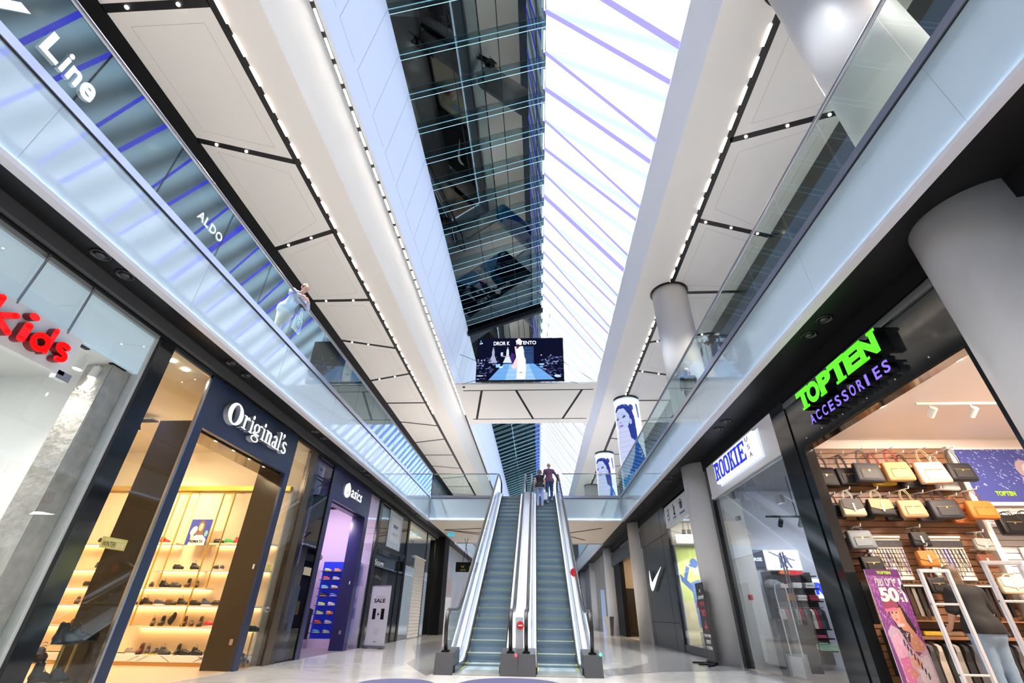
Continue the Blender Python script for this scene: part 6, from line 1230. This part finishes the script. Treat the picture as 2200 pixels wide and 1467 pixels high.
def slab(ch):
    b = B()
    def st(x0, y0, x1, y1): b.box(x0, x1, y0, y1, 0, 1)
    def q(*p): b.prism([(x, y, 0) for x, y in p], (0, 0, 1))
    if ch == 'R': st(.12, 0, .36, 1); st(0, 0, .46, .12); st(0, .88, .3, 1); q((.3, .88), (.75, .88), (.95, .74), (.95, .60), (.75, .46), (.3, .46), (.3, .58), (.66, .58), (.72, .64), (.72, .72), (.66, .78), (.3, .78)); q((.3, .88), (.75, .88), (.72, 1), (.3, 1)); q((.75, .88), (.95, .74), (.95, .88), (.80, 1), (.72, 1)); q((.45, .46), (.70, .46), (.90, .12), (.66, .12)); st(.60, 0, 1, .12)
    elif ch == 'O':
        q((.0, .2), (.2, 0), (.8, 0), (1, .2), (.76, .25), (.66, .13), (.34, .13), (.24, .25)); q((0, .8), (.24, .75), (.34, .87), (.66, .87), (.76, .75), (1, .8), (.8, 1), (.2, 1)); st(0, .2, .24, .8); st(.76, .2, 1, .8)
    elif ch == 'K': st(.12, 0, .36, 1); st(0, 0, .46, .12); st(0, .88, .46, 1); q((.34, .42), (.5, .56), (.92, .90), (.66, .90)); q((.46, .58), (.60, .64), (.95, .10), (.68, .10)); st(.58, 0, 1, .12); st(.58, .88, 1, 1)
    elif ch == 'I': st(.3, 0, .7, 1); st(0, 0, 1, .12); st(0, .88, 1, 1)
    elif ch == 'E': st(.12, 0, .36, 1); st(0, 0, 1, .12); st(0, .88, 1, 1); st(.3, .44, .66, .56); st(.6, .36, .7, .64); q((.84, .12), (1, .12), (1, .3), (.9, .3)); q((.84, .88), (1, .88), (1, .7), (.9, .7))
    return b.mesh('letter')
Mbl = mat('royal_blue', (.02, .04, .65), .4, em=(.03, .06, 1), es=.35); zz = lambda y: (.0)
xs = [(12.0, 11.68), (11.64, 11.36), (11.32, 11.04), (11.00, 10.68), (10.65, 10.46), (10.42, 10.05)]
rletters('ROOKIE', [(a, b_, 3.965, 4.385) for a, b_ in xs], (Mbl, Mbl), .012, 0, slab, x0=XR - .16)
rletters('USA', [(9.94, 9.80, 4.30, 4.40), (9.90, 9.78, 4.12, 4.22), (9.88, 9.74, 3.95, 4.05)], (mat('violet_text', (.4, .2, .6), .4), MC['violet_text']), .01, 0, None, x0=XR - .16)
# shelving of folded clothes
t = thing('clothes_shelving', 'black wall shelves with folded clothes inside the glass-fronted shop', 'shelving', (6.2, 12.9, 0)); part('back_panel', B().box(5.55, 6.72, 12.96, 13.0, .1, 1.98), Mcharcoal, t)
for z in (1.89, 1.62, 1.36, .80, .62, .38): part('shelf', B().box(5.6, 6.70, 12.66, 12.96, z - .025, z), Mdark, t)
part('rail', B().tube([(5.6, 12.75, 1.22), (6.7, 12.75, 1.22)], .012, 6), Msteel, t)
def stack(x, y, z, n, w, d, c, label, grp, dz=.028, rz=0):
    t = thing('folded_stack', label, 'folded clothes', (x, y, z), rz, grp); r = random.Random(int(x * 100 + z * 10)); m_ = mat('knit_%02d%02d%02d' % tuple(int(v * 99) for v in c), c, .85, noise=.15, nscale=20)
    for i in range(n): ob('folded_piece', B().box(-w / 2, w / 2, -d / 2, d / 2, dz * i + .001, dz * (i + 1) - .003).tr(Matrix.Translation((r.uniform(-.008, .008), r.uniform(-.01, .01), 0)) @ Matrix.Rotation(r.uniform(-.06, .06), 4, 'Z')).mesh('folded_piece', bev=.009), m_, t)
for x, z, n, c, l in ((5.92, 1.62, 3, (.72, .72, .72), 'white folded shirts, second shelf left'), (6.2, 1.62, 4, (.75, .75, .75), 'white folded shirts, second shelf middle'), (6.5, 1.62, 4, (.72, .74, .72), 'white folded shirts, second shelf right'), (5.98, 1.36, 5, (.60, .30, .05), 'orange folded shirts on the third shelf'), (6.24, 1.36, 4, (.72, .66, .66), 'white and red folded shirts on the third shelf'), (6.52, 1.36, 4, (.35, .04, .07), 'dark red folded shirts on the third shelf'), (5.98, .80, 4, (.70, .68, .60), 'cream knitwear stack on the fourth shelf'), (6.33, .80, 5, (.80, .25, .15), 'coral knitwear stack on the fourth shelf'), (5.88, .62, 3, (.74, .74, .72), 'white folded knits on the fifth shelf left'), (6.14, .62, 4, (.68, .70, .64), 'pale folded knits on the fifth shelf middle'), (6.45, .62, 2, (.75, .12, .30), 'pink folded tops on the fifth shelf right'), (5.92, .38, 3, (.66, .70, .66), 'grey green sweaters on the bottom shelf left'), (6.18, .38, 4, (.72, .72, .66), 'cream sweaters on the bottom shelf middle'), (6.42, .38, 5, (.40, .70, .55), 'mint green sweaters on the bottom shelf'), (6.62, .38, 4, (.45, .72, .58), 'mint green sweaters at the right end of the bottom shelf')): stack(x, 12.80, z, n, .22, .26, c, l, 'folded clothes on the black shelves', .03)
for i in range(12): garment(5.72 + .082 * i, 12.75, 1.20, .34, .34, ((.6, .58, .55), (.03, .03, .04), (.06, .07, .1), (.35, .03, .06))[(i * 7) % 4], 'garment hanging on the middle rail between the black shelves', 'garments between the black shelves', 1.35)
t = thing('skateboard', 'red and orange skateboard deck on top of the black shelves', 'skateboard', (6.2, 12.82, 1.96)); me = B().prism([(.30 * math.cos(a) + math.copysign(.0, math.cos(a)), 0, .055 * math.sin(a) * (1 if abs(math.cos(a)) > .5 else 1)) for a in [2 * math.pi * k / 24 for k in range(24)]], (0, .012, 0)).mesh('deck'); ob('deck', me, mat('deck_red', (.7, .04, .06), .3, em=(1, .1, .1), es=.15), t); ob('stripe', B().box(-.26, -.02, -.004, 0, -.03, .03).mesh('stripe'), mat('deck_orange', (.8, .3, .08), .4), t)
t = thing('light_box', 'glowing white light box with two leaping players above the shelves', 'light box', (6.1, 12.95, 2.2)); im = Img(80, 60, (.82, .86, 1)); c = (.12, .16, .32); im.ell(.45, .22, .035, .06, c); im.poly([(.4, .28), (.52, .28), (.5, .55), (.62, .9), (.57, .92), (.46, .65), (.44, .92), (.39, .92), (.4, .55)], c); im.poly([(.12, .08), (.16, .06), (.44, .3), (.42, .36)], c); im.poly([(.5, .3), (.86, .5), (.85, .54), (.5, .38)], c); im.ell(.6, .3, .03, .05, c); im.poly([(.55, .35), (.65, .35), (.66, .6), (.74, .9), (.68, .9), (.6, .62), (.52, .85), (.48, .82), (.56, .58)], c)
picture('display', im, lambda u, v: (5.70 + .84 * u, 12.90, 2.03 + .44 * v), screen_mat('lightbox_face', 1.6), t); part('box', B().box(5.68, 6.56, 12.905, 12.99, 2.01, 2.49), Mint, t)
t = thing('light_box', 'dark blue picture box reading RSE beside the white light box', 'light box', (5.5, 12.95, 2.2)); part('box', B().box(5.38, 5.66, 12.90, 12.99, 2.08, 2.48), mat('dark_print', (.02, .05, .12), .4), t); wfront('RSE', 5.42, 5.62, 2.22, 2.30, 12.896, Mtxt, t, .03)
t = thing('wall_sign', 'blue letter R glowing on the pale wall behind the glass', 'sign', (6.9, 13, 1.5)); wfront('R', 6.74, 6.98, 1.50, 1.76, 12.97, mat('blue_letter', (.02, .04, .6), .4, em=(.03, .08, 1), es=.9), t, .06); part('panel', B().box(6.68, 7.3, 12.98, 12.995, 1.42, 1.84), MC['lit_panel'], t)
t = thing('duffel_bag', 'black and white camouflage duffel bag on the left end of the shelves', 'bag', (5.66, 12.75, 1.63)); f = Field((-.24, -.16, -.01), (.24, .16, .22), .012); f.cone((-.10, 0, .08), (.10, 0, .08), .085, k=.03); f.cone((-.06, 0, .13), (.08, 0, .12), .05, k=.03); f.above(.0); ob('body', f.mesh('body'), mat('camo', (.20, .20, .20), .7, noise=1.0, nscale=22), t); ob('handle', B().tube([(-.07, 0, .17), (-.04, 0, .22), (.04, 0, .22), (.07, 0, .17)], .01, 6).mesh('handle'), Mdark, t)
stack(5.70, 12.70, 1.40, 6, .3, .26, (.03, .04, .07), 'dark jeans stack under the camouflage bag', 'dark folded jeans', .03)
t = thing('display_table', 'dark display table with black trousers behind the glass doors', 'display table', (5.7, 12.3, 0)); part('cabinet', B().box(5.45, 5.95, 12.05, 12.5, .004, .95), Mdark, t); part('top', B().box(5.42, 5.98, 12.02, 12.53, .95, .98), Mcharcoal, t)
tag(ob('sensor_box', B().box(5.06, 5.56, 11.76, 11.90, .004, .36).mesh('sensor_box', bev=.01), mat('sensor_grey', (.5, .5, .52), .3)), 'light grey low box standing on the floor inside the glass doors', 'box')
tag(ob('sensor_post', B().box(4.98, 5.02, 11.5, 11.80, .004, .98).mesh('sensor_post', bev=.01), Mcharcoal), 'dark slim floor post behind the glass door of the ROOKIE shop', 'post')
for i, (x, y) in enumerate(((5.1, 11.2), (5.3, 9.4))):
    t = thing('security_gate', 'clear arched security gate %s behind the glass doors' % ('left', 'right')[i], 'security gate', (x, y, 0), 0, 'clear security gates'); ob('arch', B().tube([(0, -.24, .03), (0, -.26, 1.5), (0, -.2, 1.62), (0, 0, 1.65), (0, .2, 1.62), (0, .26, 1.5), (0, .24, .03)], .012, 8).mesh('arch'), mat('clear_tube', (.75, .8, .88), .15), t); ob('pane', B().box(-.005, .005, -.23, .23, .35, 1.58).mesh('pane'), Mshop, t); ob('base', B().box(-.05, .05, -.28, .28, .004, .35).mesh('base', bev=.01), MC['sensor_grey'], t)
tag(ob('alarm_box', B().box(5.02, 5.12, 12.735, 12.75, 1.37, 1.47).mesh('alarm_box'), mat('alarm_red', (.6, .05, .04), .4)), 'small red alarm frame on the white tiled wall behind the glass', 'alarm')
tag(ob('light_track', B().box(5.3, 7.6, 11.4, 11.44, 3.0, 3.04).tube([(6, 11.42, 3.04), (6, 11.42, 3.94)], .01, 5), Mdark), 'black hanging light track inside the ROOKIE shop', 'light track')
for i, x in enumerate((5.6, 6.05, 6.5, 6.95)): spot_on_track((x, 11.42, 2.89), (x + .1, 12.9, 1.6), Mdark, (.92, .95, 1), 22, 'black track spotlight, %s on the hanging track of the ROOKIE shop' % ('first', 'second', 'third', 'fourth')[i], 'ROOKIE shop spotlights', lit=(i == 1), up=.14)
lamp('rookie_light', 'AREA', (7, 10.8, 3.9), 55, (.86, .92, 1), 1.2, (6.8, 11.2, 0))
tag(ob('shelf_unit', B().box(7.2, 8.4, 12.4, 12.9, .004, 1.2), MC['dark_print']), 'dark blue counter at the right inside the ROOKIE shop', 'counter')
# ---- sportswear window with logos
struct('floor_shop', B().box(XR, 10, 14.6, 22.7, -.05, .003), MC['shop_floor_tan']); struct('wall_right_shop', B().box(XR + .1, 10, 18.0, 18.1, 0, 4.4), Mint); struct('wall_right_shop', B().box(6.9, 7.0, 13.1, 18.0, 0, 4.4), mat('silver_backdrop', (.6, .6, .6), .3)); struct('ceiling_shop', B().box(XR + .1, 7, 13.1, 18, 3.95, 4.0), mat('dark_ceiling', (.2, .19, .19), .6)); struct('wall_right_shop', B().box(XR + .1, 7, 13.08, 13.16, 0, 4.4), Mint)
t = thing('shopfront', 'white header with four sports logos above a bright display window', 'shopfront', (XR, 16.3, 0)); part('header', B().box(XR - .03, XR + .1, 14.5, 18.02, 3.82, 4.46), MhW, t); part('lower_lip', B().box(XR - .04, XR + .1, 14.5, 18.02, 3.75, 3.82), MhW, t); part('pane', B().box(XR + .01, XR + .02, 14.5, 18.0, .22, 3.75), Mshop, t); part('sill', B().box(XR - .02, XR + .1, 14.5, 18.02, 0, .22), MC['dark_frame'], t); part('jamb', B().box(XR - .03, XR + .1, 18.02, 18.25, 0, 4.46), MC['dark_frame'], t)
t = thing('logo_row', 'row of small blue, black and red sports logos on the white header', 'logo', (XR - .03, 16.4, 3.9))
def rlogo(polys, m):
    b = B()
    for p in polys: b.prism([(XR - .032, y, z) for y, z in p], (-.006, 0, 0))
    part('logo', b, m, t)
Mlb = mat('logo_navy', (.04, .07, .25), .4)
rlogo([[(17.66, 4.28), (17.42, 4.34), (17.42, 4.12), (17.66, 4.08)]], Mlb); rlogo([[(17.68, 4.04), (17.62, 3.94), (17.5, 3.96), (17.34, 4.10), (17.52, 4.02), (17.62, 4.0)]], Mlb)
rlogo([[(16.84, 4.02), (16.80, 4.02), (16.76, 4.18), (16.80, 4.36), (16.77, 4.37), (16.70, 4.2), (16.62, 4.28), (16.60, 4.27), (16.70, 4.14), (16.66, 4.0), (16.62, 4.0), (16.74, 4.13)]], Mdark)
b = B(); ang = [2 * math.pi * k / 20 for k in range(20)]
for k in range(20): a0_, a1_ = ang[k], ang[(k + 1) % 20]; b.prism([(XR - .032, 15.85 + r_ * .16 * math.cos(a), 4.2 + r_ * .15 * math.sin(a)) for r_, a in ((1, a0_), (1, a1_), (.82, a1_), (.82, a0_))], (-.006, 0, 0))
part('logo', b, Mdark, t); rlogo([[(15.97, 4.26), (15.73, 4.26), (15.80, 4.2), (15.80, 4.1), (15.9, 4.1), (15.9, 4.2)]], Mdark)
rlogo([[(15.14, 4.38), (14.80, 4.38), (14.80, 3.98), (15.14, 3.98)]], mat('logo_red', (.7, .03, .05), .4))
for s_, a, b_, z0, z1, m in (('JORDAN', 16.95, 16.55, 3.90, 3.96, Mlb), ('CONVERSE', 16.12, 15.5, 3.90, 3.96, Mlb), ('NIKE', 17.64, 17.44, 4.15, 4.27, Mint), ("LE", 15.06, 14.86, 4.1, 4.24, Mint)): words(t, s_, a, b_, z0, z1, m, RF, XR - .038, .004, .02)
t = thing('photo_backdrop', 'lime window backdrop showing a man in a blue tracksuit and cap', 'backdrop', (5.6, 17.9, 0)); im = Img(70, 130, (.62, .72, .22)); im.poly([(0, .6), (1, .5), (1, 1), (0, 1)], (.80, .72, .45)); b1, b2 = (.08, .16, .42), (.14, .26, .55); im.poly([(.28, .40), (.55, .36), (.68, .46), (.66, .80), (.34, .84)], b2); im.poly([(.0, .30), (.10, .34), (.34, .42), (.32, .50), (.02, .38)], b1); im.poly([(.1, .36), (.16, .40), (.32, .24), (.24, .20)], b1); im.ell(.50, .25, .10, .075, (.72, .55, .48)); im.ell(.47, .19, .12, .05, b1); im.poly([(.30, .20), (.52, .22), (.50, .245), (.28, .22)], b1); im.ell(.27, .20, .05, .03, (.75, .58, .5), .4); im.poly([(.42, .4), (.46, .4), (.5, .8), (.46, .8)], (.6, .7, .9))
im.ell(.2, .72, .1, .04, (.92, .8, .5)); im.noise(.06)
picture('print', im, lambda u, v: (4.88 + 1.15 * u, 17.88, .22 + 2.95 * v), print_mat(), t); part('board', B().box(4.86, 6.05, 17.885, 17.92, .004, 3.2), Mint, t); part('upper_grille', B().box(4.86, 6.6, 17.6, 17.66, 3.2, 3.5), Msteel, t)
for i, x in enumerate((4.98, 5.16, 5.34, 5.52)): spot_on_track((x, 16.9, 3.5), (x, 17.4, 0), MC['spot_ring'], (1, .95, .9), 60, 'dark hanging spotlight, %s above the bright display window' % ('first', 'second', 'third', 'fourth')[i], 'spotlights over the sports window', lit=True, sz=.06, up=.46)
lamp('sports_window_light', 'AREA', (5.8, 16.2, 3.9), 130, (1, .97, .85), .8, (5.5, 16.6, 0))
tag(ob('plinth', B().box(4.98, 5.35, 16.55, 17.0, .004, .60).mesh('plinth', bev=.01), mat('olive_plinth', (.35, .36, .22), .5)), 'olive square plinth in the bright sports window', 'plinth')
def mannequin(loc, rz, top, lab, H=1.25, tc='red'):
    t = thing('mannequin', lab, 'mannequin', loc, rz); lo, hi = (-.32, -.22, -.02), (.32, .24, 1.85); k_ = H / 1.76
    f = Field(lo, hi, .013)
    for a, b_, ra, rb in (((0, 0, .95), (0, 0, 1.3), .12, .14), ((-.17, 0, 1.4), (.17, 0, 1.4), .055, .055), ((-.17, 0, 1.4), (-.24, .02, 1.12), .05, .04), ((-.24, .02, 1.12), (-.10, .16, 1.02), .04, .03), ((.17, 0, 1.4), (.25, 0, 1.12), .05, .04), ((.25, 0, 1.12), (.22, .08, .9), .04, .03), ((-.09, 0, .92), (-.10, .01, .5), .09, .055), ((-.10, .01, .5), (-.10, -.02, .06), .055, .04), ((.09, 0, .92), (.1, .01, .5), .09, .055), ((.1, .01, .5), (.1, -.02, .06), .055, .04), ((0, 0, 1.4), (0, 0, 1.52), .05, .045), ((-.10, .0, .03), (-.10, .12, .02), .035, .03), ((.10, .0, .03), (.10, .12, .02), .035, .03)): f.cone(a, b_, ra, rb, .03)
    f.cone((0, 0, 1.62), (0, .02, 1.66), .085, .08, .03); me = f.mesh('body'); me.transform(Matrix.Scale(k_, 4)); ob('body', me, mat('mannequin_white', (.7, .7, .7), .35), t)
    f = Field(lo, hi, .013); f.cone((0, 0, .92), (0, 0, 1.32), .145, .155, .04); f.cone((-.17, 0, 1.4), (.17, 0, 1.4), .075, k=.05)
    for s_ in (-1, 1): f.cone((s_ * .17, 0, 1.4), (s_ * .24, .01, 1.12), .068, .055, .03)
    f.cone((-.24, .02, 1.12), (-.12, .14, 1.03), .052, .045, .02); f.above(.88); me = f.mesh('jacket'); me.transform(Matrix.Scale(k_, 4)); ob('jacket', me, mat('jacket_' + tc, top, .7), t)
    f = Field(lo, hi, .013); f.cone((-.05, 0, .92), (.05, 0, .92), .13, k=.04)
    for s_ in (-1, 1): f.cone((s_ * .09, 0, .9), (s_ * .1, .01, .5), .105, .075, .03); f.cone((s_ * .1, .01, .5), (s_ * .1, -.02, .12), .075, .055, .03)
    f.below(.98); me = f.mesh('trousers'); me.transform(Matrix.Scale(k_, 4)); ob('trousers', me, Mdark, t)
mannequin((5.12, 16.75, .601), 2.9, (.55, .01, .01), 'white child mannequin in a red sweatshirt on the olive plinth', 1.05); mannequin((5.45, 17.2, .004), 3.2, (.75, .75, .78), 'taller white mannequin in a white and blue jacket behind the red one', 1.72, 'white')
# black wall with tick logo
struct('wall_right_black', B().box(XR - .02, XR + .3, 18.25, 22.75, 0, 4.56), mat('dark_slate_panel', (.03, .035, .042), .32, noise=.2, nscale=2)); jl = B().box(XR - .024, XR - .02, 18.25, 22.7, 3.62, 3.64).box(XR - .024, XR - .02, 18.25, 22.7, .80, .82).box(XR - .024, XR - .02, 18.95, 18.97, 0, 4.56).box(XR - .024, XR - .02, 22.2, 22.22, 0, 4.56); struct('trim_16', jl, Mdark)
struct('wall_right_above', B().box(XR + .1, XR + .3, 13.14, 14.5, 0, 4.56), MC['dark_slate_panel'])
t = thing('logo_sign', 'white glowing tick-shaped logo mounted on the black panelled wall', 'logo', (XR - .02, 20.4, 1.9)); P = [(21.26, 2.62), (21.18, 2.36), (21.05, 2.20), (20.92, 2.16), (20.60, 2.26), (19.16, 2.60), (20.0, 2.28), (20.75, 1.96), (21.05, 1.87), (21.28, 1.92), (21.42, 2.12), (21.36, 2.42)]
part('face', B().prism([(XR - .16, y, z) for y, z in P], (-.01, 0, 0)), emit('tick_white', (.9, .97, 1), 1.5), t); part('body', B().prism([(XR - .03, y, z) for y, z in P], (-.129, 0, 0)), mat('tick_side', (.3, .36, .38), .3, .5), t)
# ---- next shop and farther fronts
struct('wall_right_shop', B().box(XR + .05, XR + .3, 24.3, 25.4, 0, 4.0), Mdark); struct('wall_right_beam', B().box(XR + .02, XR + .3, 22.75, 33.5, 3.7, 4.4), MC['dark_slate_panel']); struct('floor_shop', B().box(XR, 10, 24.3, 37, -.05, .003), MC['shop_floor_tan']); struct('wall_right_shop', B().box(8, 8.1, 22.8, 37, 0, 4.4), mat('beige_wall', (.62, .50, .36), .6)); struct('wall_right_shop', B().box(XR + .3, 8, 22.76, 22.86, 0, 4.4), MC['beige_wall']); struct('wall_right_shop', B().box(XR + .3, 8, 31.5, 31.6, 0, 4.4), MC['beige_wall']); struct('wall_right_shop', B().box(XR + .05, XR + .3, 30.2, 32.6, 0, 4.0), Mdark)
t = thing('cabinet', 'tall dark wooden cabinet with framed doors inside the beige shop', 'cabinet', (6.2, 31.2, 0)); part('carcass', B().box(5.1, 8.0, 31.0, 31.4, .004, 2.4), mat('espresso_wood', (.03, .022, .016), .4), t)
for x in (5.3, 6.2, 7.1): part('door', B().box(x, x + .7, 30.97, 31.0, .2, 1.6), MC['bronze_panel'], t)
lamp('beige_shop_light', 'AREA', (6.5, 28, 4.3), 160, (1, .8, .55), 1.0, (6.5, 28, 0), sy=4)
t = thing('shopfront', 'narrow black shopfront with a warm lit header beyond the beige shop', 'shopfront', (XR, 35, 0)); part('header', B().box(XR, XR + .1, 34.4, 36.6, 3.0, 4.1), Mblk2, t); part('sign_glow', B().box(XR - .03, XR, 34.8, 36.2, 3.2, 3.7), emit('warm_sign', (1, .85, .6), 2.5), t); part('pane', B().box(XR, XR + .05, 34.4, 36.6, 0, 3.0), MC['bronze_panel'], t); part('yellow_display', B().box(XR - .02, XR, 34.9, 35.3, .8, 1.6), MC['yellow_sheet'], t)
tag(ob('planter', B().prism([(4.35 - .2, 34.7 - .2, .004), (4.35 + .2, 34.7 - .2, .004), (4.35 + .2, 34.7 + .2, .004), (4.35 - .2, 34.7 + .2, .004)], (0, 0, .01)).lathe([(.2, .0), (.3, .95), (.27, .95), (.2, .6)], (4.2, 32.3, .004), 4), MC['sensor_grey']), 'tall tapered light grey planter beside a far right column', 'planter')
# floor standing black sign
t = thing('floor_sign', 'tall narrow black sign with white and red Hebrew lines by the column', 'sign stand', (4.22, 13.75, 0)); Fs = frame((4.20, 14.08, .07), (0, -1, 0), (0, 0, 1)); part('board', B().box(0, .64, 0, 1.70, -.012, 0).tr(Fs), mat('sign_black', (.02, .018, .02), .4), t); part('base', B().tube([(4.2, 13.98, .03), (3.85, 14.2, .02)], .02, 6).tube([(4.2, 13.98, .03), (4.5, 13.3, .02)][:1] + [(3.9, 13.6, .02)], .02, 6).tube([(4.2, 13.5, .03), (3.85, 13.7, .02)], .02, 6).tube([(4.2, 13.5, .03), (3.9, 13.1, .02)], .02, 6).box(4.16, 4.24, 13.42, 14.08, .02, .07), Mdark, t)
Mpr = mat('red_print', (.65, .08, .12), .4)
for s_, x0, x1, y0, y1, m in (('לשירותכם'[::-1], .1, .56, 1.33, 1.42, Mint), ('סניף'[::-1], .14, .5, 1.13, 1.27, Mpr), ('רמאר'[::-1], .14, .5, .95, 1.09, Mpr), ('קומת מסחר'[::-1], .06, .58, .48, .56, Mint), ('תחתונה'[::-1], .16, .5, .36, .44, Mint), ('ליד ZARA', .12, .56, .24, .32, Mint), ('עד', .26, .38, 1.48, 1.55, Mint)):
    me = fit(glyph(s_, 1, .002, .02), x0, x1, y0, y1); me.transform(Matrix.Translation((0, 0, .002))); me.transform(Fs); part('lettering', me, m, t)
part('figure_drawing', B().prism([(.2, .70, .002), (.3, .74, .002), (.36, .88, .002), (.4, .75, .002), (.52, .70, .002), (.4, .70, .002), (.34, .64, .002), (.3, .69, .002)], (0, 0, .002)).tr(Fs), Mpr, t)
tag(ob('info_stand', B().prism([(3.9, 33.0, .004), (4.15, 33.0, .004), (4.15, 33.05, .004), (3.9, 33.05, .004)], (0, 0, 2.4)), mat('pale_totem', (.45, .6, .85), .4, em=(.4, .6, 1), es=.3)), 'pale blue far totem beside the right escalator', 'totem')
# ---- dark sofas at the picture's lower edge
for i, (x, y, rx, lab) in enumerate(((-.28, 5.40, .62, 'dark blue rounded seat in the foreground below the escalators'), (-1.38, 5.30, .44, 'smaller dark blue rounded seat at the lower left of the escalators'))):
    t = thing('pouf', lab, 'seat', (x, y, 0)); ob('cushion', B().lathe([(.92, .14), (1.0, .20), (1.0, .34), (.94, .405), (.8, .425), (.02, .43)], (0, 0, 0), 40, sx=rx, sy=(.64, .47)[i]).mesh('cushion', smooth=True), mat('indigo_fabric', (.035, .035, .10), .8), t); ob('plinth', B().lathe([(.85, .004), (.85, .15)], (0, 0, 0), 40, sx=rx, sy=(.64, .47)[i]).mesh('plinth'), Mdark, t)
# ================= people =================
person('woman in black sleeveless top and pale jeans standing on the right escalator', (.12, 20.98, fz(20.98) + .015), .0, 1.66, skin=(.62, .38, .29), top=(.008, .008, .010), bottom=(.30, .36, .58), hair=(.22, .12, .06), hairstyle='bob', sleeve=0, fem=True, shoe=(.35, .3, .28), pose=dict(wrR=(.24, .10, .86), wrL=(-.27, .04, .88)))
person('bald man in a plaid shirt and jeans gripping the escalator handrail', (.56, 21.38, fz(21.38) + .015), .0, 1.84, skin=(.58, .34, .26), top=(.26, .10, .12), bottom=(.04, .09, .20), hairstyle='bald', sleeve=1.85, plaid=True, shoe=(.4, .4, .42), pose=dict(elR=(.33, -.06, 1.17), wrR=(.40, .06, .98), haR=(.05, .12, .01), knR=(.10, .12, .60), anR=(.10, .10, .22), elL=(-.26, -.03, 1.15), wrL=(-.27, .04, .90)))
t = thing('shopping_bag', 'white plastic shopping bag hanging between the couple on the escalator', 'bag', (.34, 21.05, fz(21.05) + .30)); ob('sack', B().prism([(-.11, 0, 0), (.11, 0, 0), (.13, 0, .30), (.05, 0, .34), (-.05, 0, .34), (-.12, 0, .30)], (0, .08, 0)).mesh('sack', bev=.015), mat('plastic_white', (.75, .75, .82), .35), t); ob('handles', B().tube([(-.05, .04, .33), (-.02, .04, .5), (.02, .04, .5), (.05, .04, .33)], .008, 5).mesh('handles'), MC['plastic_white'], t)
person('shopper with long brown hair in a black top and ripped jeans seen from behind', (5.78, 7.30, .004), .05, 1.69, skin=(.62, .36, .26), top=(.012, .012, .013), bottom=(.22, .33, .46), hair=(.13, .085, .05), hairstyle='long', sleeve=.82, w=1.18, fem=True, shoe=(.5, .5, .5), pose=dict(che=(0, .05, 1.30), neck=(0, .08, 1.46), head=(-.02, .12, 1.60), shL=(-.18, .05, 1.38), shR=(.18, .05, 1.38), elL=(-.26, .10, 1.12), wrL=(-.22, .26, .96), elR=(.28, .10, 1.13), wrR=(.40, .26, .98), haR=(.05, .1, -.05), haL=(.02, .1, -.04), look=(-.25, 1, -.35)))
person('man in a pale shirt leaning over the left glass balustrade with a tote', (-5.62, 8.15, 5.875), -1.75, 1.74, skin=(.55, .34, .26), top=(.42, .45, .66), bottom=(.55, .50, .44), hair=(.03, .02, .018), sleeve=1.8, pose=dict(che=(0, .16, 1.28), wai=(0, .03, 1.07), neck=(0, .26, 1.42), head=(.02, .36, 1.50), shL=(-.18, .20, 1.36), shR=(.18, .20, 1.36), elL=(-.30, .30, 1.18), wrL=(-.12, .44, 1.22), elR=(.30, .30, 1.18), wrR=(.12, .44, 1.22), haL=(.1, .03, 0), haR=(-.1, .03, 0), look=(.2, 1, -.6)))
t = thing('tote_bag', 'white cloth tote bag hanging behind the left glass balustrade', 'bag', (-5.42, 8.38, 6.42)); ob('sack', B().prism([(0, -.16, 0), (0, .16, 0), (0, .15, .36), (0, -.14, .37)], (.05, 0, 0)).mesh('sack', bev=.012), mat('tote_cloth', (.72, .72, .70), .8), t); ob('straps', B().tube([(.01, -.08, .36), (.02, -.03, .62), (.02, .0, .62), (.01, .05, .36)], .012, 5).tube([(.04, -.06, .36), (.04, -.01, .62), (.04, .02, .62), (.04, .08, .36)], .012, 5).mesh('straps'), MC['tote_cloth'], t); b = B()
for k in range(14): a0_, a1_ = 2 * math.pi * k / 14, 2 * math.pi * (k + 1) / 14; r0 = .09 + .012 * (k % 2); r1 = .09 + .012 * ((k + 1) % 2); b.prism([(.053, r * math.cos(a), .18 + r * 1.1 * math.sin(a)) for r, a in ((r0, a0_), (r1, a1_), (r1 - .01, a1_), (r0 - .01, a0_))], (.002, 0, 0))
ob('badge_print', b.mesh('badge_print'), Mdark, t)
person('person in a white top seen from behind on the right upper gallery', (5.35, 7.25, 5.875), 3.3, 1.72, skin=(.6, .38, .3), top=(.60, .62, .68), bottom=(.1, .12, .2), hair=(.10, .045, .03), sleeve=.3)
person('fair-haired person in dark clothes far along the right upper gallery', (4.62, 12.6, 5.875), 3.0, 1.66, skin=(.6, .42, .34), top=(.03, .03, .035), bottom=(.03, .03, .04), hair=(.45, .36, .24), hairstyle='bob', sleeve=1.8, fem=True)
